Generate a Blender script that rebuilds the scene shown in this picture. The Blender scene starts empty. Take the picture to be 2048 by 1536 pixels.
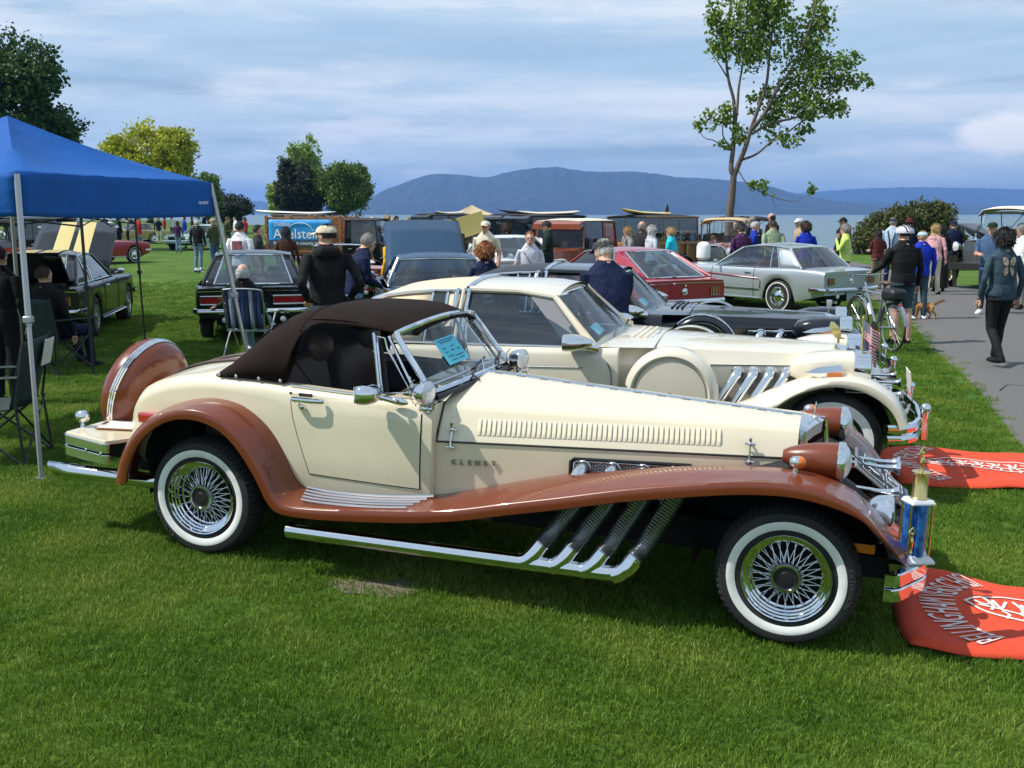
import bpy, bmesh, math, random
import numpy as np
from mathutils import Vector, Matrix, Euler, kdtree
from math import sin, cos, pi, radians, sqrt, atan2

# ------------------------------------------------------------ camera, sky, sun
S = bpy.context.scene
COL = S.collection
FPX, HOR, EYE = 2071.0, 427.0, 1.92          # focal length in photo pixels, horizon row, eye height
PITCH = math.atan((768.0 - HOR) / FPX)
cam_data = bpy.data.cameras.new('camera')
cam_data.sensor_width = 36.0
cam_data.lens = FPX / 2048.0 * 36.0
cam_data.clip_start = 0.05
cam_data.clip_end = 40000.0
cam = bpy.data.objects.new('camera', cam_data)
COL.objects.link(cam)
cam.location = (0, 0, EYE)
cam.rotation_euler = (pi / 2 - PITCH, 0, 0)
S.camera = cam

SUN_EL, SUN_AZ = radians(53), radians(262)    # azimuth clockwise from +Y: low left, a little behind the camera
sun_data = bpy.data.lights.new('sun', 'SUN')
sun_data.energy = 5.0
sun_data.angle = radians(0.55)
sun_data.color = (1.0, 0.955, 0.88)
sun = bpy.data.objects.new('sun', sun_data)
COL.objects.link(sun)
sdir = Vector((sin(SUN_AZ) * cos(SUN_EL), cos(SUN_AZ) * cos(SUN_EL), sin(SUN_EL)))
sun.rotation_euler = sdir.to_track_quat('Z', 'Y').to_euler()
sun.location = sdir * 60

W = bpy.data.worlds.new('World')
S.world = W
W.use_nodes = True
nt = W.node_tree
nt.nodes.clear()
N = nt.nodes.new
out = N('ShaderNodeOutputWorld'); bg = N('ShaderNodeBackground')
sky = N('ShaderNodeTexSky'); sky.sky_type = 'NISHITA'; sky.sun_disc = False
sky.sun_elevation = SUN_EL; sky.sun_rotation = SUN_AZ
sky.altitude = 0; sky.air_density = 1.0; sky.dust_density = 0.6; sky.ozone_density = 2.0
tc = N('ShaderNodeTexCoord')
def nmath(op, a, b=None, clamp=False):
    n = N('ShaderNodeMath'); n.operation = op; n.use_clamp = clamp
    for i, v in enumerate((a, b)):
        if v is None: continue
        if isinstance(v, (int, float)): n.inputs[i].default_value = v
        else: nt.links.new(v, n.inputs[i])
    return n.outputs[0]
def wnoise(scale, sc3, detail=6, rough=.55, off=(0, 0, 0)):
    mp = N('ShaderNodeMapping'); mp.inputs['Scale'].default_value = sc3; mp.inputs['Location'].default_value = off
    nt.links.new(tc.outputs['Generated'], mp.inputs['Vector'])
    n = N('ShaderNodeTexNoise'); n.inputs['Scale'].default_value = scale
    n.inputs['Detail'].default_value = detail; n.inputs['Roughness'].default_value = rough
    nt.links.new(mp.outputs[0], n.inputs['Vector'])
    return n.outputs['Fac']
def wramp(fac, stops):
    r = N('ShaderNodeValToRGB'); r.color_ramp.interpolation = 'EASE'
    e = r.color_ramp.elements
    while len(e) < len(stops): e.new(.5)
    for k, (p, c) in enumerate(stops):
        e[k].position = p; e[k].color = (c[0], c[1], c[2], 1)
    nt.links.new(fac, r.inputs[0]); return r.outputs['Color']
def wmix(f, a, b):
    m = N('ShaderNodeMix'); m.data_type = 'RGBA'
    for s, v in ((m.inputs['Factor'], f), (m.inputs['A'], a), (m.inputs['B'], b)):
        if isinstance(v, (tuple, float)): s.default_value = v
        else: nt.links.new(v, s)
    return m.outputs['Result']
# sheets of stratus: wide thin layers, thick grey undersides low down, thin veil high up
thin = wramp(wnoise(1.7, (1, 1, 9), 7, .6), [(.36, (0, 0, 0)), (.66, (1, 1, 1))])
band = wramp(wnoise(1.25, (1, 1, 17), 6, .55, (3.1, 1.7, .27)), [(.36, (0, 0, 0)), (.58, (1, 1, 1))])
shade = wramp(wnoise(2.6, (1, 1, 13), 7, .6, (7.3, .4, 1.9)), [(.33, (3.1, 4.2, 5.3)), (.52, (4.8, 6.0, 7.1)), (.70, (6.6, 7.4, 8.1))])
tint = wmix(1.0, sky.outputs[0], sky.outputs[0])
c1 = wmix(nmath('ADD', nmath('MULTIPLY', thin, .55), .38), tint, (4.6, 6.1, 7.6, 1))
puff = wramp(wnoise(5.5, (1, 1, 5), 8, .62, (1.3, 4.4, .9)), [(.46, (0, 0, 0)), (.66, (1, 1, 1))])
c2 = wmix(nmath('MULTIPLY', band, .85), c1, shade)
c2 = wmix(nmath('MULTIPLY', nmath('MULTIPLY', puff, band), .75), c2, (7.2, 7.7, 8.3, 1))
# one bright cumulus standing over the bay at the right
cd_ = Vector(((1995 - 1024) / FPX, 1.0, (HOR - 272) / FPX)).normalized()
vs = N('ShaderNodeVectorMath'); vs.operation = 'SUBTRACT'; nt.links.new(tc.outputs['Generated'], vs.inputs[0]); vs.inputs[1].default_value = cd_
vm = N('ShaderNodeVectorMath'); vm.operation = 'MULTIPLY'; nt.links.new(vs.outputs[0], vm.inputs[0]); vm.inputs[1].default_value = (16, 16, 38)
vl = N('ShaderNodeVectorMath'); vl.operation = 'LENGTH'; nt.links.new(vm.outputs[0], vl.inputs[0])
lump = nmath('SUBTRACT', nmath('ADD', 1.0, nmath('MULTIPLY', wnoise(34, (1, 1, 1.6), 6, .6), 1.0)), nmath('ADD', vl.outputs['Value'], .62), True)
c2 = wmix(nmath('MULTIPLY', lump, 2.6, True), c2, (8.7, 8.8, 8.9, 1))
nt.links.new(c2, bg.inputs['Color'])
bg.inputs['Strength'].default_value = 0.115
nt.links.new(bg.outputs[0], out.inputs['Surface'])

V = S.view_settings
V.view_transform = 'Standard'; V.look = 'None'; V.exposure = 0.12; V.gamma = 1.0; V.use_curve_mapping = False
S.cycles.use_denoising = True
S.cycles.max_bounces = 8
S.cycles.diffuse_bounces = 3
S.cycles.glossy_bounces = 4
S.cycles.transparent_max_bounces = 12
S.cycles.volume_bounces = 0
S.cycles.caustics_reflective = False
S.cycles.caustics_refractive = False

# ------------------------------------------------------------ mesh helpers
def link(o, parent=None):
    COL.objects.link(o)
    if parent is not None: o.parent = parent
    return o
def thing(name, label, cat, loc=(0, 0, 0), rz=0.0, group=None, rot=None, scale=None):
    o = bpy.data.objects.new(name, None); o.empty_display_size = .2
    link(o)
    o.location = loc
    o.rotation_euler = rot if rot is not None else (0, 0, rz)
    if scale: o.scale = scale
    return tag(o, label, cat, group)
def tag(o, label=None, cat=None, group=None, kind=None):
    if label: o['label'] = label
    if cat: o['category'] = cat
    if group: o['group'] = group
    if kind: o['kind'] = kind
    return o
def copy_tree(o, parent=None):
    c = o.copy(); COL.objects.link(c); c.parent = parent
    for ch in list(o.children): copy_tree(ch, c)
    return c

class MB:
    """collects shapes, built as one mesh object"""
    def __init__(s, M=None):
        s.v, s.f, s.mi = [], [], []
        s.M = M or Matrix.Identity(4); s.cm = 0
    def add(s, vs, fs):
        b = len(s.v)
        s.v += [s.M @ Vector(p) for p in vs]
        s.f += [tuple(b + i for i in f) for f in fs]
        s.mi += [s.cm] * len(fs)
        return s
    def box(s, c, size, rot=None):
        x, y, z = [d / 2 for d in size]
        vs = [Vector(p) for p in ((-x, -y, -z), (x, -y, -z), (x, y, -z), (-x, y, -z), (-x, -y, z), (x, -y, z), (x, y, z), (-x, y, z))]
        if rot is not None:
            R = rot.to_matrix() if isinstance(rot, Euler) else Euler(rot).to_matrix()
            vs = [R @ p for p in vs]
        c = Vector(c)
        return s.add([p + c for p in vs], [(0, 3, 2, 1), (4, 5, 6, 7), (0, 1, 5, 4), (1, 2, 6, 5), (2, 3, 7, 6), (3, 0, 4, 7)])
    def rings(s, rings, closed=True, cap0=True, cap1=True, flip=False):
        n = len(rings[0]); vs = [p for r in rings for p in r]; fs = []
        for i in range(len(rings) - 1):
            for j in range(n if closed else n - 1):
                k = (j + 1) % n
                q = (i * n + j, i * n + k, (i + 1) * n + k, (i + 1) * n + j)
                fs.append(q[::-1] if flip else q)
        if closed and cap0: fs.append(tuple(range(n))[::-1] if not flip else tuple(range(n)))
        if closed and cap1:
            t = tuple((len(rings) - 1) * n + j for j in range(n)); fs.append(t if not flip else t[::-1])
        return s.add(vs, fs)
    def grid(s, rows): return s.rings(rows, closed=False)
    def tube(s, path, r, seg=10, caps=True, closed=False):
        path = [Vector(p) for p in path]; n = len(path); rs = r if isinstance(r, (list, tuple)) else [r] * n
        rings = []; up = None
        for i, p in enumerate(path):
            a = path[(i - 1) % n] if (i > 0 or closed) else p
            b = path[(i + 1) % n] if (i < n - 1 or closed) else p
            t = (b - a).normalized()
            if up is None:
                up = Vector((0, 0, 1)) if abs(t.z) < .9 else Vector((1, 0, 0))
            sdv = t.cross(up)
            if sdv.length < 1e-6: sdv = t.orthogonal()
            sdv.normalize(); up = sdv.cross(t).normalized()
            rr = rs[i]; rx, ry = rr if isinstance(rr, tuple) else (rr, rr)
            rings.append([p + sdv * (rx * cos(2 * pi * k / seg)) + up * (ry * sin(2 * pi * k / seg)) for k in range(seg)])
        if closed:
            rings.append(rings[0]); return s.rings(rings, True, False, False)
        return s.rings(rings, True, caps, caps)
    def lathe(s, prof, o=(0, 0, 0), axis=(0, 0, 1), seg=32, closed=False, a0=0, a1=2 * pi, caps=False):
        """prof: (radius, height along axis)"""
        ax = Vector(axis).normalized(); u = ax.orthogonal().normalized(); w = ax.cross(u); o = Vector(o)
        full = abs(a1 - a0 - 2 * pi) < 1e-6; n = seg if full else seg + 1
        rings = []
        for r, h in prof:
            r = max(r, 1e-5)
            rings.append([o + ax * h + u * (r * cos(a0 + (a1 - a0) * k / seg)) + w * (r * sin(a0 + (a1 - a0) * k / seg)) for k in range(n)])
        if closed: rings.append(rings[0])
        c0 = c1_ = caps
        return s.rings(rings, full, c0 and full, c1_ and full)
    def ball(s, c, r, seg=16, rows=10, rot=None, z0=-1.0, z1=1.0):
        rx, ry, rz = r if isinstance(r, (list, tuple)) else (r, r, r)
        R = Euler(rot).to_matrix() if rot is not None else Matrix.Identity(3)
        c = Vector(c); rings = []
        a0, a1 = math.asin(max(-1, z0)), math.asin(min(1, z1))
        for i in range(rows + 1):
            a = a0 + (a1 - a0) * i / rows
            k = max(cos(a), 1e-4)
            rings.append([c + R @ Vector((rx * k * cos(2 * pi * j / seg), ry * k * sin(2 * pi * j / seg), rz * sin(a))) for j in range(seg)])
        return s.rings(rings, True, z0 > -1, z1 < 1)
    def prism(s, poly, a, b, axis='y'):
        """2-D polygon extruded from a to b along an axis"""
        def P(u, v, w): return {'y': (u, w, v), 'x': (w, u, v), 'z': (u, v, w)}[axis]
        n = len(poly)
        vs = [P(u, v, a) for u, v in poly] + [P(u, v, b) for u, v in poly]
        fs = [tuple(range(n)), tuple(range(2 * n - 1, n - 1, -1))] + [(i, n + i, n + (i + 1) % n, (i + 1) % n) for i in range(n)]
        return s.add(vs, fs)
    def mirror_y(s):
        b = len(s.v); v0 = list(s.v); f0 = list(s.f); m0 = list(s.mi)
        s.v += [Vector((p.x, -p.y, p.z)) for p in v0]
        s.f += [tuple(b + i for i in f[::-1]) for f in f0]; s.mi += m0
        return s
    def data(s, name, mats, smooth=40, fix=True, weld=True):
        me = bpy.data.meshes.new(name)
        me.from_pydata([tuple(p) for p in s.v], [], s.f)
        mats = mats if isinstance(mats, (list, tuple)) else [mats]
        for m in mats: me.materials.append(m)
        if len(mats) > 1: me.polygons.foreach_set('material_index', s.mi)
        if fix or weld:
            bm = bmesh.new(); bm.from_mesh(me)
            if weld: bmesh.ops.remove_doubles(bm, verts=bm.verts, dist=1e-5)
            if fix: bmesh.ops.recalc_face_normals(bm, faces=bm.faces)
            bm.to_mesh(me); bm.free()
        if smooth:
            me.polygons.foreach_set('use_smooth', [True] * len(me.polygons))
            if smooth < 180: me.set_sharp_from_angle(angle=radians(smooth))
        me.update()
        return me
    def build(s, name, mats, parent=None, smooth=40, bevel=0, fix=True, weld=True, solid=0, sub=0):
        o = bpy.data.objects.new(name, s.data(name, mats, smooth, fix, weld))
        if solid:
            m = o.modifiers.new('solid', 'SOLIDIFY'); m.thickness = solid; m.offset = -1
        if bevel:
            m = o.modifiers.new('bevel', 'BEVEL'); m.width = bevel; m.segments = 2; m.limit_method = 'ANGLE'; m.angle_limit = radians(35)
        if sub:
            m = o.modifiers.new('sub', 'SUBSURF'); m.levels = sub; m.render_levels = sub
        return link(o, parent)

def T(x=0, y=0, z=0, rx=0, ry=0, rz=0, s=1):
    return Matrix.Translation((x, y, z)) @ Euler((rx, ry, rz)).to_matrix().to_4x4() @ Matrix.Scale(s, 4)
def lerp(a, b, t): return a + (b - a) * t
def interp(x, pts):
    """monotone smooth interpolation through (x, value) points"""
    if x <= pts[0][0]: return pts[0][1]
    if x >= pts[-1][0]: return pts[-1][1]
    for i in range(len(pts) - 1):
        if pts[i][0] <= x <= pts[i + 1][0]:
            (x0, y0), (x1, y1) = pts[i], pts[i + 1]
            h = x1 - x0; d = (y1 - y0) / h
            def sl(j):
                if j == 0 or j == len(pts) - 1:
                    k = 0 if j == 0 else j - 1
                    return (pts[k + 1][1] - pts[k][1]) / (pts[k + 1][0] - pts[k][0])
                a = (pts[j][1] - pts[j - 1][1]) / (pts[j][0] - pts[j - 1][0]); b = (pts[j + 1][1] - pts[j][1]) / (pts[j + 1][0] - pts[j][0])
                return 0 if a * b <= 0 else 2 * a * b / (a + b)
            m0, m1 = sl(i), sl(i + 1); t = (x - x0) / h
            return (2*t**3 - 3*t*t + 1)*y0 + (t**3 - 2*t*t + t)*h*m0 + (-2*t**3 + 3*t*t)*y1 + (t**3 - t*t)*h*m1
def catmull(pts, n):
    """smooth curve through points, n samples per span"""
    P = [Vector(p) for p in pts]; P = [2 * P[0] - P[1]] + P + [2 * P[-1] - P[-2]]; o = []
    for i in range(1, len(P) - 2):
        for k in range(n):
            t = k / n
            o.append(.5 * ((2*P[i]) + (P[i+1]-P[i-1])*t + (2*P[i-1]-5*P[i]+4*P[i+1]-P[i+2])*t*t + (3*P[i]-P[i-1]-3*P[i+1]+P[i+2])*t**3))
    o.append(P[-2]); return o
def text_mesh(name, body, size, mat, parent=None, M=None, ext=.002, bold=0.0, width=1.0, align='CENTER'):
    c = bpy.data.curves.new(name, 'FONT'); c.body = body; c.size = size; c.extrude = ext; c.offset = bold
    c.align_x = align; c.align_y = 'CENTER'; c.resolution_u = 2
    t = bpy.data.objects.new(name + '_src', c); COL.objects.link(t)
    bpy.context.view_layer.update()
    me = bpy.data.meshes.new_from_object(t.evaluated_get(bpy.context.evaluated_depsgraph_get()))
    bpy.data.objects.remove(t); bpy.data.curves.remove(c)
    me.name = name
    if width != 1: me.transform(Matrix.Diagonal((width, 1, 1, 1)))
    me.materials.clear(); me.materials.append(mat)
    o = bpy.data.objects.new(name, me); link(o, parent)
    if M is not None: o.matrix_local = M
    return o

# ------------------------------------------------------------ materials
MAT = {}
def mat(name, col, rough=.5, metal=0.0, coat=0.0, noise=None, bump=None, spec=.5, sheen=0, trans=0, emit=None, alpha=None, sss=0):
    """noise=(scale, second colour, low, high[, detail]), bump=(scale, strength, distance)"""
    m = bpy.data.materials.new(name); m.use_nodes = True
    t = m.node_tree; b = t.nodes['Principled BSDF']
    b.inputs['Base Color'].default_value = (*col, 1); b.inputs['Roughness'].default_value = rough
    b.inputs['Metallic'].default_value = metal; b.inputs['Coat Weight'].default_value = coat
    b.inputs['Coat Roughness'].default_value = .03
    b.inputs['Specular IOR Level'].default_value = spec
    if sheen: b.inputs['Sheen Weight'].default_value = sheen
    tcn = t.nodes.new('ShaderNodeTexCoord')
    def nz(scale, det=5, rg=.6):
        n = t.nodes.new('ShaderNodeTexNoise'); n.inputs['Scale'].default_value = scale
        n.inputs['Detail'].default_value = det; n.inputs['Roughness'].default_value = rg
        t.links.new(tcn.outputs['Object'], n.inputs['Vector']); return n.outputs['Fac']
    if noise:
        sc, c2_, lo, hi = noise[:4]
        r = t.nodes.new('ShaderNodeValToRGB'); e = r.color_ramp.elements
        e[0].position = lo; e[1].position = hi; e[0].color = (*col, 1); e[1].color = (*c2_, 1)
        t.links.new(nz(sc, noise[4] if len(noise) > 4 else 5), r.inputs[0]); t.links.new(r.outputs[0], b.inputs['Base Color'])
    if bump:
        bn = t.nodes.new('ShaderNodeBump'); bn.inputs['Strength'].default_value = bump[1]; bn.inputs['Distance'].default_value = bump[2]
        t.links.new(nz(bump[0]), bn.inputs['Height']); t.links.new(bn.outputs[0], b.inputs['Normal'])
    if emit:
        b.inputs['Emission Color'].default_value = (*emit[0], 1); b.inputs['Emission Strength'].default_value = emit[1]
    MAT[name] = m
    return m
def paint(name, col, rough=.28, metal=0.0, coat=.85):
    # sprayed enamel: faint dust and orange peel under a clear coat
    d = tuple(min(1, c * .93 + .003) for c in col)
    return mat(name, col, rough, metal, coat=coat, spec=.5 * coat, noise=(3.0, d, .35, .75), bump=(900, .015, .0006))
def chrome(name, col=(.72, .74, .76), rough=.05):
    m = mat(name, col, rough, 1.0)
    t = m.node_tree; b = t.nodes['Principled BSDF']
    n = t.nodes.new('ShaderNodeTexNoise'); n.inputs['Scale'].default_value = 14; n.inputs['Detail'].default_value = 6
    r = t.nodes.new('ShaderNodeMapRange'); r.inputs['To Min'].default_value = rough * .5; r.inputs['To Max'].default_value = rough * 2.2
    t.links.new(n.outputs['Fac'], r.inputs['Value']); t.links.new(r.outputs[0], b.inputs['Roughness'])
    return m
def glass(name, tint=(.55, .66, .66), mixf=.0, ior=1.5, rough=.01):
    """thin pane: tinted see-through sheet with a mirror reflection that grows at grazing angles"""
    m = bpy.data.materials.new(name); m.use_nodes = True; t = m.node_tree; t.nodes.clear()
    o = t.nodes.new('ShaderNodeOutputMaterial'); mx = t.nodes.new('ShaderNodeMixShader')
    a = t.nodes.new('ShaderNodeBsdfTransparent'); a.inputs[0].default_value = (*tint, 1)
    g = t.nodes.new('ShaderNodeBsdfGlossy'); g.inputs['Roughness'].default_value = rough; g.inputs['Color'].default_value = (.95, .97, 1, 1)
    f = t.nodes.new('ShaderNodeFresnel')
    ge = t.nodes.new('ShaderNodeNewGeometry'); mr = t.nodes.new('ShaderNodeMapRange')      # same reflection from either face of the pane
    mr.inputs['To Min'].default_value = ior; mr.inputs['To Max'].default_value = 1 / ior
    t.links.new(ge.outputs['Backfacing'], mr.inputs['Value']); t.links.new(mr.outputs[0], f.inputs[0])
    ad = t.nodes.new('ShaderNodeMath'); ad.operation = 'ADD'; ad.inputs[1].default_value = mixf; ad.use_clamp = True
    t.links.new(f.outputs[0], ad.inputs[0]); t.links.new(ad.outputs[0], mx.inputs[0])
    t.links.new(a.outputs[0], mx.inputs[1]); t.links.new(g.outputs[0], mx.inputs[2]); t.links.new(mx.outputs[0], o.inputs[0])
    MAT[name] = m; return m

chrome('chrome'); chrome('dull_chrome', (.5, .51, .53), .22); chrome('gold_metal', (.75, .6, .25), .18)
paint('cream', (.725, .655, .475)); paint('cream2', (.72, .668, .535)); paint('rust', (.158, .034, .0105), .3, coat=.6); paint('black_paint', (.003, .0035, .0045), .25, coat=.45)
paint('navy_black', (.005, .007, .011), .2, coat=.7); paint('red_paint', (.34, .012, .025)); paint('silver_blue', (.42, .475, .495), .32, .45)
paint('white_paint', (.78, .79, .8)); paint('blue_paint', (.018, .052, .105), .4, 0, coat=.3); paint('salmon_paint', (.36, .06, .045)); paint('orange_paint', (.5, .05, .02))
paint('brown_paint', (.23, .05, .018)); paint('copper_paint', (.30, .075, .02)); paint('mint_paint', (.32, .48, .42)); paint('olive_paint', (.03, .045, .028)); paint('gold_paint', (.42, .33, .12))
mat('rubber', (.014, .014, .015), .75, noise=(9, (.03, .029, .027), .4, .8), bump=(160, .25, .002))
mat('whitewall', (.78, .775, .74), .6, noise=(14, (.66, .65, .60), .45, .85))
mat('dark', (.008, .008, .009), .8); mat('under', (.012, .011, .011), .9)
mat('trim_black', (.012, .012, .014), .45); mat('flex_metal', (.36, .37, .38), .26, .95); mat('smoke', (.20, .20, .21), .35); glass('old_glass', (.20, .24, .26), .05); mat('leather', (.11, .06, .04), .4, bump=(120, .3, .002))
mat('soft_top', (.011, .0066, .0052), .92, noise=(5, (.021, .013, .011), .3, .8), bump=(420, .35, .0012), spec=.15)
mat('vinyl_cream', (.72, .60, .42), .55, noise=(6, (.62, .48, .31), .35, .8), bump=(260, .3, .001)); mat('vinyl_black', (.018, .02, .026), .5, bump=(260, .3, .001))
mat('lens_clear', (.75, .78, .8), .08, .2, coat=1); mat('amber', (.65, .16, .01), .12, coat=.8); mat('red_lens', (.32, .004, .008), .12, coat=.8)
mat('paper_blue', (.10, .52, .68), .7); mat('ink', (.01, .015, .03), .7); mat('paper', (.72, .70, .66), .7, noise=(40, (.6, .58, .55), .4, .7)); mat('white_plastic', (.78, .78, .77), .4)
mat('wood', (.22, .085, .022), .45, noise=(7, (.33, .15, .05), .35, .7), bump=(40, .15, .002)); mat('wood_light', (.42, .25, .10), .45, noise=(7, (.33, .17, .06), .35, .7))
glass('screen_glass', (.86, .91, .90), .0, 1.45); glass('side_glass', (.42, .50, .53), .06); glass('dark_glass', (.74, .72, .70), .0, 1.16); glass('blue_glass', (.42, .52, .56), .06)
# ------------------------------------------------------------ ground, path, water, far shore
def smooth(a, b, x):
    t = min(1, max(0, (x - a) / (b - a))); return t * t * (3 - 2 * t)
def shore(x):
    return interp(x, [(-400, 420), (-120, 330), (-60, 240), (-25, 150), (0, 95), (12, 62), (22, 55), (60, 52), (400, 60)])
def gz(x, y):
    """height of the lawn"""
    k = 1 - smooth(6.5, 13, y)
    z = -.039 * (max(-1.9, min(2.6, x)) - .75) * k
    z += .012 * sin(x * 1.7 + .4) * sin(y * 1.3) * (1 - smooth(8, 20, y)) * smooth(0, 1, abs(y - 5.2) - .2)
    return z - 7.0 * smooth(0, 9, y - shore(x))
def spot(px, py):
    """lawn point under a photo pixel"""
    u, v = (px - 1024) / FPX, (py - 768) / FPX
    c, s = cos(PITCH), sin(PITCH); t = EYE / (s + v * c)
    return Vector((u * t, (c - v * s) * t, 0))
def lane(px, d):
    """lawn point at forward distance d below photo column px"""
    return Vector(((px - 1024) / FPX * d * cos(PITCH) * 1.012, d, 0))

def ground_mat(name, dry=True):
    m = bpy.data.materials.new(name); m.use_nodes = True; t = m.node_tree; b = t.nodes['Principled BSDF']
    b.inputs['Roughness'].default_value = .85; b.inputs['Specular IOR Level'].default_value = .15
    g = t.nodes.new('ShaderNodeNewGeometry')
    def nz(sc, det=6, rg=.6, st=(1, 1, 1)):
        mp = t.nodes.new('ShaderNodeMapping'); mp.inputs['Scale'].default_value = st; t.links.new(g.outputs['Position'], mp.inputs[0])
        n = t.nodes.new('ShaderNodeTexNoise'); n.inputs['Scale'].default_value = sc; n.inputs['Detail'].default_value = det; n.inputs['Roughness'].default_value = rg
        t.links.new(mp.outputs[0], n.inputs['Vector']); return n.outputs['Fac']
    def rp(f, st):
        r = t.nodes.new('ShaderNodeValToRGB'); e = r.color_ramp.elements
        while len(e) < len(st): e.new(.5)
        for k, (p, c) in enumerate(st): e[k].position = p; e[k].color = (*c, 1)
        t.links.new(f, r.inputs[0]); return r.outputs[0]
    def mx(f, a, c, mode='MIX'):
        m_ = t.nodes.new('ShaderNodeMix'); m_.data_type = 'RGBA'; m_.blend_type = mode
        for s_, v in ((m_.inputs['Factor'], f), (m_.inputs['A'], a), (m_.inputs['B'], c)):
            if isinstance(v, (int, float, tuple)): s_.default_value = v
            else: t.links.new(v, s_)
        return m_.outputs['Result']
    base = rp(nz(.8, 5), [(.3, (.046, .105, .013)), (.52, (.076, .142, .018)), (.72, (.135, .185, .032))])
    fine = rp(nz(38, 6, .7), [(.25, (.35, .4, .3)), (.55, (.95, 1, .9)), (.8, (1.5, 1.45, 1.1))])
    c_ = mx(1.0, base, fine, 'MULTIPLY')
    t.links.new(c_, b.inputs['Base Color'])
    bn = t.nodes.new('ShaderNodeBump'); bn.inputs['Strength'].default_value = .6; bn.inputs['Distance'].default_value = .03
    t.links.new(nz(45, 6, .7), bn.inputs['Height']); t.links.new(bn.outputs[0], b.inputs['Normal'])
    return m
GM = ground_mat('lawn_ground')
# one sheet out to the shore and beyond, finer near the camera
xs = [-900, -500, -300, -200, -140, -100, -75, -55, -42, -32, -25, -20, -16, -13] + [-11 + .5 * i for i in range(45)] + [13, 16, 20, 25, 32, 42, 55, 75, 100, 140, 200, 300, 500, 900]
ys = [-60, -20, -8, -3] + [0 + .5 * i for i in range(41)] + [22, 25, 28, 32, 36, 40, 44, 48, 50, 52, 54, 56, 58, 60, 63, 66, 70, 75, 82, 90, 100, 112, 125, 140, 160, 180, 205, 235, 270, 310, 360, 420, 500, 700]
g = MB(); g.grid([[(x, y, gz(x, y)) for x in xs] for y in ys])
ground = g.build('ground', GM, smooth=180); tag(ground, kind='structure')

# footpath of asphalt, edge sunk into the turf
mat('asphalt', (.085, .082, .08), .9, noise=(60, (.14, .134, .128), .35, .75, 8), bump=(220, .5, .004))
lft = [(3.2, 4.2), (3.75, 6.4), (4.4, 8.7), (5.25, 11.6), (6.05, 14.7), (7.0, 18), (7.75, 21), (8.4, 25), (9.6, 31), (10.5, 37), (12, 50)]
rgt = [(6.2, 3.2), (6.7, 6.0), (7.3, 9.0), (8.1, 12.5), (8.9, 16), (9.8, 19.5), (11.4, 23.3), (12.0, 27), (12.6, 31), (13.2, 36), (14.5, 50)]
L = catmull([(x, y, 0) for x, y in lft], 6); R_ = catmull([(x, y, 0) for x, y in rgt], 6)
rows = []
random.seed(3)
for i, (a, b) in enumerate(zip(L, R_)):
    a = a + Vector((random.uniform(-.025, .025), 0, 0)); d = b - a
    rows.append([Vector((p.x, p.y, gz(p.x, p.y) + zz)) for p, zz in [(a - d.normalized() * .05, -.02), (a, .006)] + [(a + d * k / 6, .022) for k in range(1, 6)] + [(b, .006), (b + d.normalized() * .05, -.02)]])
path = MB().grid(rows).build('path', MAT['asphalt'], smooth=60); tag(path, kind='structure')
for k, pts in enumerate([[(5.35, 11.2), (5.6, 11.55), (5.75, 11.5), (6.0, 11.75), (6.05, 12.1)]]):
    c_ = MB().tube([(x, y, gz(x, y) + .020) for x, y in pts], .006, 5).build('crack', MAT['dark'], path)

# water of the bay
wm = bpy.data.materials.new('water'); wm.use_nodes = True; t = wm.node_tree; b = t.nodes['Principled BSDF']
b.inputs['Base Color'].default_value = (.075, .125, .135, 1); b.inputs['Roughness'].default_value = .22; b.inputs['IOR'].default_value = 1.33
gg = t.nodes.new('ShaderNodeNewGeometry')
def wn(sc, st):
    mp = t.nodes.new('ShaderNodeMapping'); mp.inputs['Scale'].default_value = st; t.links.new(gg.outputs['Position'], mp.inputs[0])
    n = t.nodes.new('ShaderNodeTexNoise'); n.inputs['Scale'].default_value = sc; n.inputs['Detail'].default_value = 5; t.links.new(mp.outputs[0], n.inputs['Vector']); return n.outputs['Fac']
ad = t.nodes.new('ShaderNodeMath'); ad.operation = 'ADD'; t.links.new(wn(.55, (1, 1, 1)), ad.inputs[0]); t.links.new(wn(.06, (.5, 1, 1)), ad.inputs[1])
bn = t.nodes.new('ShaderNodeBump'); bn.inputs['Strength'].default_value = 1.0; bn.inputs['Distance'].default_value = .9
t.links.new(ad.outputs[0], bn.inputs['Height']); t.links.new(bn.outputs[0], b.inputs['Normal'])
WZ = -3.0
w_ = MB().grid([[(x, y, WZ) for x in np.linspace(-9000, 9000, 25)] for y in (30, 60, 120, 300, 800, 2000, 5000, 11000)])
water = w_.build('water', wm, smooth=180); tag(water, kind='structure')

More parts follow.
